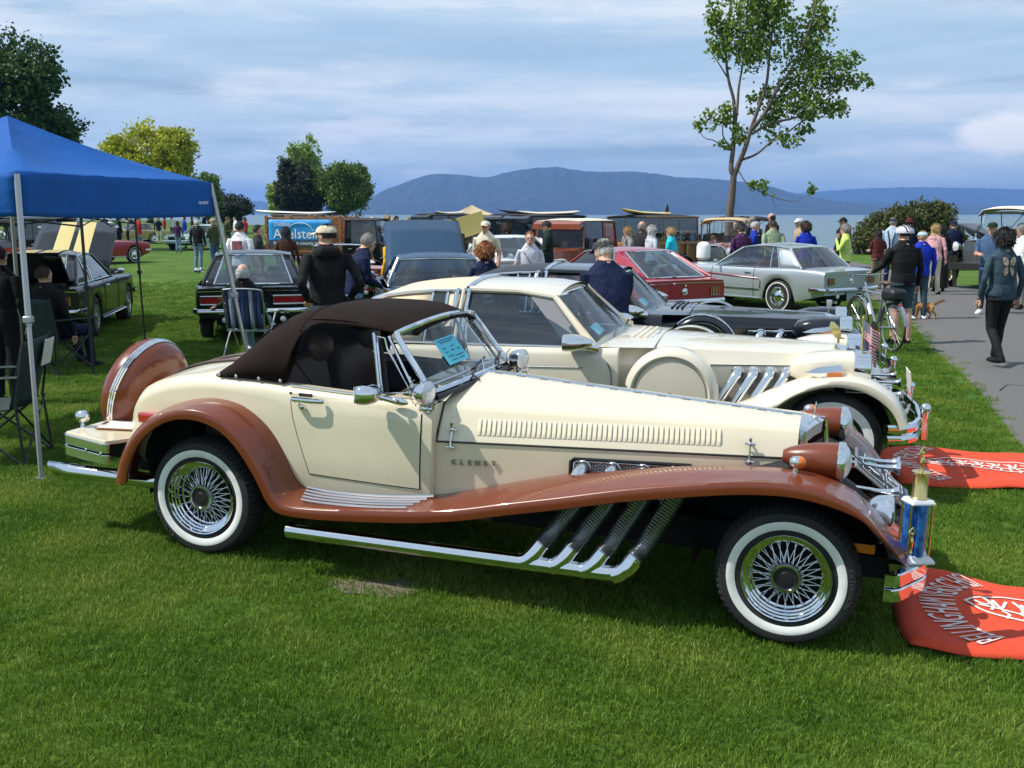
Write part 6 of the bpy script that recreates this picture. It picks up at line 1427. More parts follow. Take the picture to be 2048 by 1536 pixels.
# ------------------------------------------------------------ tents
def fabric(name, col):
    return mat(name, col, .75, spec=.2, noise=(1.5, tuple(c * .8 for c in col), .3, .8), bump=(5, .6, .03))
fabric('tent_blue', (.006, .088, .34)); fabric('tent_navy', (.01, .03, .10)); fabric('tent_tan', (.50, .40, .26)); mat('pole_grey', (.42, .43, .45), .4, .6); mat('pole_dark', (.03, .032, .036), .5, .3)
def tent(label, legs, eave, val, peak, fab, pole, group, slant=.8, r=.018, text=None):
    c = sum((Vector((*l, 0)) for l in legs), Vector()) / 4; t = thing('canopy_tent', label, 'tent', (c.x, c.y, 0), group=group)
    L = [Vector((l[0], l[1], gz(*l))) - c for l in legs]; E_ = [Vector((v.x * slant, v.y * slant, eave)) for v in L]
    rnd = random.Random(4); top = Vector((0, 0, peak)); m = MB()
    for k in range(4):
        a, b = E_[k], E_[(k + 1) % 4]; rows = []
        for i in range(15):
            f = i / 14; row = []
            for j in range(17):
                u = j / 16; p = a.lerp(b, u).lerp(top, f)
                sag = -.10 * sin(pi * f) * (.4 + .6 * sin(pi * u)); wr = .006 * sin(u * 37 + f * 9) * sin(pi * u) * (1 - f)
                row.append(p + Vector((0, 0, sag + wr)))
            rows.append(row)
        m.grid(rows)
    cv = m.build('canopy', MAT[fab], t, smooth=50, solid=.004)
    for k in range(4):
        a, b = E_[k], E_[(k + 1) % 4]; n = Vector(((b - a).y, -(b - a).x, 0)).normalized(); rows = []
        for i in range(9):
            f = i / 8; rows.append([a.lerp(b, j / 24) + n * (.012 + .012 * sin(j * .9 + 2.4 * f) * f + .02 * f) + Vector((0, 0, -val * f - .03 * sin(pi * j / 24) * f * .6)) for j in range(25)])
        MB().grid(rows).build('valance', MAT[fab], t, smooth=60, solid=.003)
        MB().tube([L[k], L[k].lerp(E_[k], .55)], r, 4).tube([L[k].lerp(E_[k], .5), E_[k] - Vector((0, 0, .01))], r * 1.3, 4).build('leg', MAT[pole], t, smooth=0)
        MB().box(tuple(L[k].lerp(E_[k], .52)), (.06, .06, .05)).build('leg_clamp', MAT[pole], t, bevel=.008)
        MB().box(tuple(L[k] + Vector((0, 0, .006))), (.08, .08, .012)).build('foot_plate', MAT[pole], t)
        mid = a.lerp(b, .5); MB().tube([a - Vector((0, 0, .04)), mid - Vector((0, 0, .28)), b - Vector((0, 0, .04))], .010, 4).tube([a - Vector((0, 0, .26)), mid - Vector((0, 0, .06)), b - Vector((0, 0, .26))], .010, 4).build('truss', MAT[pole], t, smooth=0)
    if text:
        a, b = E_[text[1]], E_[(text[1] + 1) % 4]; p = a.lerp(b, text[2]); n = Vector(((b - a).y, -(b - a).x, 0)).normalized()
        text_mesh('lettering', text[0], .034, MAT['print_white'], t, T(p.x + n.x * .075, p.y + n.y * .075, p.z - val * .62, pi / 2, 0, atan2((b - a).y, (b - a).x)), ext=.001, width=1.5)
    return t
GT = 'canopy tents'
tent('bright blue pop-up canopy tent at the left edge', [(-3.26, 6.97), (-2.42, 9.75), (-5.2, 10.9), (-6.05, 8.1)], 2.20, .30, 2.73, 'tent_blue', 'pole_grey', GT, .82, .017, ('QUEST', 0, .90))
tent('dark canopy tent with thin dark legs behind the blue tent', [(-5.01, 12.25), (-5.56, 15.58), (-8.9, 15.0), (-8.35, 11.7)], 2.03, .08, 2.45, 'tent_navy', 'pole_dark', GT, .98, .015)
x, y = at(944, 47); tent('tan canopy tent far away in front of the hills', [(x - .9, y - 1.2), (x + 1.1, y - .9), (x + .9, y + 1.2), (x - 1.1, y + .9)], 1.86, .12, 2.30, 'tent_tan', 'pole_grey', GT, 1.0)
# ------------------------------------------------------------ people
# one continuous skin per pose: limbs and trunk are laid out as tapered tubes, fused, then coloured by the garment they came from
SKIN, TOP, LEGS, SHOE, FORE, SHIN = range(6)
def fuse(prims, voxel=.0105):
    m = MB(); reg = []
    for k, f in prims:
        n0 = len(m.v); f(m); reg += [k] * (len(m.v) - n0)
    me = m.data('src', MAT['dark'], 0, weld=False); kd = kdtree.KDTree(len(m.v))
    for i, v in enumerate(m.v): kd.insert(v, i)
    kd.balance()
    o = bpy.data.objects.new('src', me); COL.objects.link(o)
    r = o.modifiers.new('r', 'REMESH'); r.mode = 'VOXEL'; r.voxel_size = voxel
    s = o.modifiers.new('s', 'SMOOTH'); s.factor = .5; s.iterations = 3
    dg = bpy.context.evaluated_depsgraph_get(); out_ = bpy.data.meshes.new_from_object(o.evaluated_get(dg))
    bpy.data.objects.remove(o); bpy.data.meshes.remove(me)
    out_.materials.clear()
    for k in range(6): out_.materials.append(MAT['dark'])
    mi = [reg[kd.find(p.center)[1]] for p in out_.polygons]
    bm = bmesh.new(); bm.from_mesh(out_); bm.faces.ensure_lookup_table()
    for _ in range(4):       # straighten the hems
        nw = list(mi)
        for f in bm.faces:
            c = [mi[q.index] for v in f.verts for q in v.link_faces]; best = max(set(c), key=c.count)
            if c.count(best) > len(c) * .55: nw[f.index] = best
        mi = nw
    bm.free()
    out_.polygons.foreach_set('material_index', mi)
    out_.polygons.foreach_set('use_smooth', [True] * len(out_.polygons)); return out_
def densify(P, R, n=5):
    q = catmull(P, n); rr = []
    for i in range(len(P) - 1): rr += [lerp(R[i], R[i + 1], k / n) if not isinstance(R[i], tuple) else (lerp(R[i][0], R[i + 1][0], k / n), lerp(R[i][1], R[i + 1][1], k / n)) for k in range(n)]
    return q, rr + [R[-1]]
def limb(P, R, seg=12): return lambda m: m.tube(*densify(P, R), seg)
def hand(w, d, up, side, curl=.5):
    """palm and five fingers from the wrist w along d; up is the back of the hand, side the thumb side"""
    d, up = Vector(d).normalized(), Vector(up).normalized(); s = d.cross(up).normalized() * side; w = Vector(w); P = []
    P.append(lambda m: m.tube([w - d * .01, w + d * .045, w + d * .085], [(.026, .019), (.040, .017), (.038, .014)], 10))
    for k, (o, L) in enumerate(((.030, .068), (.011, .078), (-.009, .073), (-.028, .056))):
        b = w + d * .082 + s * o; c1_ = b + d * L * .45 - up * L * .12 * curl * 2; c2_ = b + d * L * .80 - up * L * .55 * curl * 2
        P.append(lambda m, b=b, c1_=c1_, c2_=c2_: m.tube([b - d * .015, c1_, c2_], [.0105, .0098, .0085], 7))
    b = w + d * .030 + s * .030; P.append(lambda m: m.tube([b, b + s * .026 + d * .030, b + s * .028 + d * .062 - up * .012], [.014, .0115, .009], 7))
    return [(SKIN, f) for f in P]
def body(arms, legs=None, lean=0.0, head=(0, 0), female=False, hood=False, sit=False, skirt=False, fat=1.0, long_coat=0.0):
    """arms: (elbow, wrist, hand direction) for right (-y) and left (+y); x is forward"""
    f = fat; sw = .175 if female else .20; hipw = .175 if female else .165
    def up(z, x=0.0): return Vector((x + lean * max(0, z - .95) , 0, z - abs(lean) * .25 * max(0, z - 1.0)))
    pr = []
    # trunk
    rg = [(.86 - long_coat, .125 * f, hipw * f), (.95, .130 * f, (hipw + .01) * f), (1.06, .118 * f, (.148 if female else .162) * f), (1.20, .125 * f, (.160 if female else .180) * f), (1.32, .122, sw - .005), (1.40, .105, sw), (1.462, .088, sw * .74), (1.505, .080, .100), (1.535, .071, .073)]
    def trunk(m):
        R = []
        for z, rx, ry in rg:
            c = up(z); R.append([c + Vector((rx * math.copysign(abs(cos(a)) ** .85, cos(a)), ry * math.copysign(abs(sin(a)) ** .85, sin(a)), 0)) for a in np.linspace(0, 2 * pi, 25)[:-1]])
        m.rings(R)
    pr.append((TOP, trunk))
    nk = up(1.47); hc = up(1.605, .025) + Vector((.03 * head[1], 0, -.015 * abs(head[1]))); yaw = head[0]
    pr.append((SKIN, limb([nk + Vector((-.01, 0, 0)), (nk + hc) / 2 + Vector((-.015, 0, -.01)), hc], [.062, .057, .058])))
    HR = Euler((0, .25 * head[1], yaw)).to_matrix()
    def hp_(x, y, z): return hc + HR @ Vector((x, y, z))
    def skull(m):
        m.M = Matrix.Translation(hc) @ HR.to_4x4()
        m.ball((-.008, 0, .028), (.098, .077, .098), 18, 12); m.ball((.022, 0, -.045), (.066, .056, .072), 14, 10); m.ball((.058, 0, -.088), (.026, .028, .022), 10, 8)
        m.tube([(.086, 0, .018), (.104, 0, -.018), (.100, 0, -.028)], [.010, .015, .012], 8); m.tube([(.078, -.04, .030), (.090, 0, .030), (.078, .04, .030)], .011, 8)
        m.tube([(.079, -.022, -.058), (.088, 0, -.057), (.079, .022, -.058)], .009, 8)
        for s in (-1, 1): m.ball((-.004, s * .078, -.005), (.022, .010, .032), 10, 8)
        m.M = Matrix.Identity(4)
    pr.append((SKIN, skull))
    for s, A in ((-1, arms[0]), (1, arms[1])):
        sh = up(1.405) + Vector((0, s * (sw - .012), 0)); e, w, hd = [Vector(q) for q in A[:3]]
        e = Vector((e.x, s * e.y, e.z)) + Vector((lean * max(0, e.z - .95), 0, 0)); w = Vector((w.x, s * w.y, w.z)) + Vector((lean * max(0, w.z - .95), 0, 0)); hd = Vector((hd.x, s * hd.y, hd.z))
        ar = (.066, .056, .048) if not female else (.056, .047, .041)
        pr.append((TOP, limb([sh, sh.lerp(e, .45) + Vector((-.01, s * .012, 0)), sh.lerp(e, .8)], ar))); pr.append((FORE, limb([sh.lerp(e, .78), e, e.lerp(w, .5), e.lerp(w, .97)], (ar[2], ar[2] * .98, ar[2] * .90, ar[2] * .66))))
        pr += hand(e.lerp(w, .97), hd, (hd.cross(Vector((0, 0, 1))).normalized() * -s if abs(hd.z) > .7 else Vector((0, 0, 1))), 1 if s < 0 else -1, .45)
    if hood: pr.append((TOP, lambda m: m.tube([up(1.40, -.02) + Vector((.02, -.13, .03)), up(1.44, -.12) + Vector((0, -.06, .02)), up(1.44, -.135) + Vector((0, .06, .02)), up(1.40, -.02) + Vector((.02, .13, .03))], [.04, .065, .065, .04], 10)))
    # legs
    legs = legs or (((.0, .09, .50), (-.03, .10, .075)), ((.02, .09, .50), (0, .11, .075)))
    for s, (k, a) in ((-1, legs[0]), (1, legs[1])):
        k = Vector((k[0], s * k[1], k[2])); a = Vector((a[0], s * a[1], a[2])); h = Vector((0, s * .085, .90))
        g_ = 1.0 if not female else .94
        pr.append((LEGS, limb([h, h.lerp(k, .5) + Vector((.015, 0, 0)), k], (.098 * g_ * f, .085 * g_, .066 * g_)))); pr.append((SHIN, limb([h.lerp(k, .92), k, k.lerp(a, .4) + Vector((-.012, 0, 0)), k.lerp(a, .93)], (.068 * g_, .064 * g_, .062 * g_, .055 * g_))))
        fd = (a - k); fd = Vector((1, s * .18, 0)); toe = A = a + fd * .17 + Vector((0, 0, -.045))
        pr.append((SHOE, lambda m, a=a, toe=toe, fd=fd: m.tube([a + Vector((0, 0, .03)), a - fd * .05 + Vector((0, 0, -.02)), a + fd * .05 + Vector((0, 0, -.030)), toe - fd * .03, toe], [.044, (.042, .044), (.044, .042), (.044, .030), (.030, .022)], 12)))
    if skirt: pr.append((LEGS, lambda m: m.rings([[Vector((rx * cos(a), ry * sin(a), z)) for a in np.linspace(0, 2 * pi, 25)[:-1]] for z, rx, ry in ((.95, .13, .17), (.7, .16, .20), (.12, .20, .23))])))
    return pr
A_dn = ((-.03, .255, 1.12), (.05, .265, .87), (.15, 0, -1)); A_hip = ((-.19, .30, 1.15), (-.04, .215, .97), (.5, -.35, -.7)); A_cross = ((.06, .25, 1.13), (.21, .02, 1.16), (.25, -1, .1)); A_face = ((.13, .22, 1.17), (.20, .08, 1.42), (-.3, -.2, .9)); A_fwd = ((.04, .24, 1.12), (.28, .16, 1.14), (1, -.2, .05)); A_push = ((.12, .26, 1.16), (.34, .30, 1.05), (1, 0, -.3)); A_back = ((-.12, .25, 1.13), (-.14, .06, .98), (0, -1, -.2)); A_lean = ((.13, .20, 1.10), (.34, .15, 1.0), (.7, -.2, -.7)); A_arm = ((-.05, .30, 1.16), (.10, .46, 1.10), (.6, .6, -.2))
stride = (((.12, .09, .50), (.22, .10, .085)), ((.02, .09, .49), (-.24, .09, .14)))
sitL = (((.43, .13, .90), (.45, .14, .475)), ((.44, .15, .92), (.62, .19, .50)))
PB = {}
PB['stand'] = fuse(body((A_dn, A_dn))); PB['hips'] = fuse(body((A_hip, A_hip), hood=True, head=(.75, 0), fat=1.08)); PB['walk_f'] = fuse(body((A_dn, A_dn), stride, female=True, fat=1.06))
PB['stand_f'] = fuse(body((A_dn, A_fwd), female=True)); PB['skirt_f'] = fuse(body((A_fwd, A_dn), female=True, skirt=True)); PB['cross'] = fuse(body((A_cross, A_cross), fat=1.08)); PB['face'] = fuse(body((A_dn, A_face), female=True))
PB['lean'] = fuse(body((A_lean, A_lean), lean=.28, head=(.35, .9), fat=1.08)); PB['hold'] = fuse(body((A_fwd, A_fwd), head=(0, .5))); PB['push'] = fuse(body((A_dn, A_push), head=(.2, 0), fat=1.06, lean=.05)); PB['back'] = fuse(body((A_back, A_back), fat=1.1)); PB['sit'] = fuse(body((A_dn, A_arm), sitL, lean=-.18, fat=1.05)); PB['walk'] = fuse(body((A_fwd, A_dn), stride))
HAIR = {}
def hair_data():
    H_ = Vector((.025, 0, 1.605)); rng = random.Random(3)
    def rough(m, k):
        for v in m.v: v += Vector((rng.uniform(-k, k), rng.uniform(-k, k), rng.uniform(-k, k)))
        return m
    def fuzz(m, n, L=.03, lift=.35):
        """loose locks lying over the hair"""
        fs = [f for f in m.f if len(f) == 4]
        for _ in range(n):
            q = [m.v[i] for i in rng.choice(fs)]; c = sum(q, Vector()) / 4; nrm = (c - H_).normalized()
            d = (Vector((-.4, 0, -1)) + Vector([rng.gauss(0, .6) for _ in range(3)])); d = (d - nrm * d.dot(nrm)).normalized() + nrm * lift * rng.random(); s = d.cross(nrm).normalized() * L * .14
            l = L * rng.uniform(.6, 1.4); c = c + nrm * .002; m.add([c - s, c + s, c + d * l * .6 + s * .7 + nrm * .003, c + d * l * .6 - s * .7 + nrm * .003, c + d * l - nrm * .002], [(0, 1, 2, 3), (3, 2, 4)])
        return m
    def shell(rx, ry, rz, c, zcut, face=.045, n=22):
        """hair cap open towards the face"""
        m = MB(); R = []
        for i in range(13):
            e = lerp(zcut, pi / 2, i / 12); ring = []
            for j in range(n):
                a = 2 * pi * j / n; k = cos(e); front = max(0, cos(a)); low = max(0, 1 - (e - zcut) / 1.1)
                ring.append(H_ + Vector(c) + Vector((rx * k * cos(a) - front * low * .085, ry * k * sin(a), rz * sin(e) + front * low * face)))
            R.append(ring)
        m.rings(R); return m
    HAIR['short'] = fuzz(rough(shell(.105, .083, .107, (-.014, 0, .028), -.34), .005), 420, .024).data('hair', MAT['dark'], 60)
    HAIR['balding'] = rough(MB().rings([[H_ + Vector((-.014 + .108 * r * cos(a), .088 * r * sin(a), z)) for a in np.linspace(.75, 2 * pi - .75, 20)] for z, r in ((-.06, .85), (-.02, 1), (.03, 1.0), (.065, .90))], closed=False), .003); HAIR['balding'] = fuzz(HAIR['balding'], 260, .02).data('hair', MAT['dark'], 60)
    m = shell(.118, .100, .118, (-.016, 0, .026), -.75); m = rough(m, .006); HAIR['bob'] = fuzz(m, 420, .04).data('hair', MAT['dark'], 60)
    m = shell(.138, .128, .132, (-.016, 0, .026), -.80); HAIR['curly'] = fuzz(rough(m, .017), 520, .045, .9).data('hair', MAT['dark'], 60)
    def long_(L):
        m = shell(.114, .095, .113, (-.014, 0, .028), -.5); R = []
        for z, r, x in ((.02, .104, -.03), (-.08, .11, -.045), (-.18, .12, -.06), (-.18 - L * .5, .115, -.075), (-.18 - L, .075, -.07)):
            R.append([H_ + Vector((x + .075 * cos(a) * .8, r * sin(a), z)) for a in np.linspace(0, 2 * pi, 21)[:-1]])
        m.rings(R); return fuzz(rough(m, .005), 520, .07, .2).data('hair', MAT['dark'], 60)
    HAIR['long'] = long_(.06); HAIR['verylong'] = long_(.30)
    m = MB(); R = []
    for i in range(9): e = lerp(.05, pi / 2, i / 8); R.append([H_ + Vector((-.010 + .116 * cos(e) * cos(a), .093 * cos(e) * sin(a), .040 + .088 * sin(e) ** .8)) for a in np.linspace(0, 2 * pi, 25)[:-1]])
    m.rings(R)
    m.rings([[H_ + Vector((.075 + .085 * t, y, .048 - .018 * (y / .075) ** 2 - .014 * t + th)) for y in np.linspace(-.078, .078, 11) * (1 - .25 * t * t)] for t, th in ((0, 0), (.5, 0), (1, 0))], closed=False); m.rings([[H_ + Vector((.075 + .085 * t, y, .056 - .018 * (y / .075) ** 2 - .014 * t)) for y in np.linspace(-.078, .078, 11) * (1 - .25 * t * t)] for t in (0, .5, 1)], closed=False)
    HAIR['cap'] = m.data('cap', MAT['dark'], 50)
    m = MB(); R = []
    for r, z in ((.20, .045), (.155, .050), (.112, .055), (.108, .10), (.09, .135), (.03, .145)): R.append([H_ + Vector((-.01 + r * cos(a), r * .9 * sin(a), z)) for a in np.linspace(0, 2 * pi, 25)[:-1]])
    m.rings(R); HAIR['hat'] = m.data('hat', MAT['dark'], 40)
    m = MB(); R = []
    for i in range(9): e = lerp(-.15, pi / 2, i / 8); R.append([H_ + Vector((-.02 + .150 * cos(e) * cos(a), .115 * cos(e) * sin(a), .048 + .108 * sin(e))) for a in np.linspace(0, 2 * pi, 29)[:-1]])
    m.rings(R); HAIR['helmet'] = m.data('helmet', MAT['dark'], 50)
    m = MB()
    for k in range(5):
        y = -.07 + .035 * k; pts = []
        for i in range(7): x = lerp(-.13, .09, i / 6); pts.append(H_ + Vector((x - .02, y, .052 + .112 * sqrt(max(0, 1 - ((x + .0) / .155) ** 2 - (y / .12) ** 2)))))
        m.tube(pts, [(.011, .006)] * 7, 6)
    HAIR['helmet_vent'] = m.data('helmet_vent', MAT['dark'], 50)
    HAIR['beard'] = MB().ball(H_ + Vector((.045, 0, -.095)), (.048, .052, .055), 12, 8).data('beard', MAT['dark'], 60)
    HAIR['eye'] = MB().ball(H_ + Vector((.083, -.031, .012)), (.012, .013, .008), 8, 6).ball(H_ + Vector((.083, .031, .012)), (.012, .013, .008), 8, 6).data('eye', MAT['dark'], 60)
    HAIR['mouth'] = MB().ball(H_ + Vector((.090, 0, -.058)), (.007, .022, .005), 10, 6).data('mouth', MAT['dark'], 60)
hair_data()
mat('skin', (.56, .32, .22), .5); mat('skin_tan', (.42, .22, .14), .5); mat('skin_pink', (.62, .34, .25), .5); mat('lip', (.42, .14, .12), .5)
_cl = {}
def cloth(c, rough=.8):
    k = tuple(round(v, 3) for v in c)
    if k not in _cl: _cl[k] = mat('cloth_%d' % len(_cl), c, rough, noise=(9, tuple(min(1, v * 1.35 + .004) for v in c), .35, .75), bump=(13, .75, .03), spec=.12)
    return _cl[k]
def hairm(c):
    k = 'strands_' + c
    if k not in MAT:
        b = COLS[c]; m = mat(k, tuple(v * .55 for v in b), .55, noise=(60, tuple(min(1, v * 1.5) for v in b), .3, .7, 8), bump=(75, 1.0, .02))
    return MAT[k]
COLS = dict(black=(.012, .012, .013), navy=(.010, .016, .045), jeans=(.06, .11, .20), palejeans=(.16, .24, .34), white=(.74, .74, .73), grey=(.22, .22, .23), lilac=(.50, .50, .58), brown=(.055, .024, .016), dkbrown=(.05, .035, .025), beige=(.55, .50, .36), tan=(.36, .27, .17), red=(.42, .02, .02), olive=(.06, .065, .035), dkgreen=(.012, .025, .018), turq=(.02, .42, .52), blue=(.012, .035, .30), royal=(.01, .03, .36), lime=(.46, .58, .14), sage=(.24, .30, .19), maroon=(.09, .02, .02), pink=(.62, .34, .36), cream=(.62, .56, .42), yellow=(.72, .40, .02), purple=(.06, .02, .07), denim=(.035, .06, .08), ltblue=(.36, .48, .62), khaki=(.20, .17, .11), charcoal=(.035, .035, .037), hairwhite=(.60, .58, .55), hairgrey=(.30, .28, .26), hairbrown=(.045, .022, .011), hairdark=(.010, .007, .006), hairblond=(.48, .31, .12), hairred=(.32, .11, .03), orange=(.5, .14, .03))
def person(label, px, d, h, deg, pose, top, legs, hair=('short', 'hairbrown'), extra=(), fore=None, shin=None, shoe='black', skin='skin', group='visitors among the cars', z=None, dx=0.0):
    x, y = at(px, d); k = h / 1.75
    o = bpy.data.objects.new('person', PB[pose]); link(o); o.location = (x + dx, y, gz(x, y) if z is None else z); o.rotation_euler = (0, 0, radians(deg)); o.scale = (k, k, k)
    tag(o, label, 'person', group)
    C = lambda c: MAT[c] if c in MAT else hairm(c) if c.startswith('hair') else cloth(COLS[c])
    for i, c in enumerate((skin, top, legs, shoe, fore or top, shin or legs)): o.material_slots[i].link = 'OBJECT'; o.material_slots[i].material = C(c)
    lx, hyaw, hn = {'lean': (.28, .35, .9), 'hips': (0, .75, 0), 'hold': (0, 0, .5), 'push': (.05, .2, 0), 'sit': (-.18, 0, 0)}.get(pose, (0, 0, 0))
    # head garments follow the turn of the head
    zc = 1.605 - abs(lx) * .25 * .625; hc = Vector((.025 + lx * .675 + .03 * hn, 0, zc - .015 * abs(hn)))
    Mh_ = Matrix.Translation(hc) @ Euler((0, .25 * hn, hyaw)).to_matrix().to_4x4() @ Matrix.Translation(Vector((-.025, 0, -1.605)))
    for nm, c in (hair,) + tuple(extra):
        if nm is None: continue
        c_ = bpy.data.objects.new({'cap': 'cap', 'hat': 'hat', 'helmet': 'helmet', 'helmet_vent': 'helmet_vent', 'beard': 'beard', 'eye': 'eye', 'mouth': 'mouth'}.get(nm, 'hair'), HAIR[nm]); link(c_, o); c_.matrix_local = Mh_
        c_.material_slots[0].link = 'OBJECT'; c_.material_slots[0].material = C(c)
    return o
FACE = (('eye', 'black'), ('mouth', 'lip'))
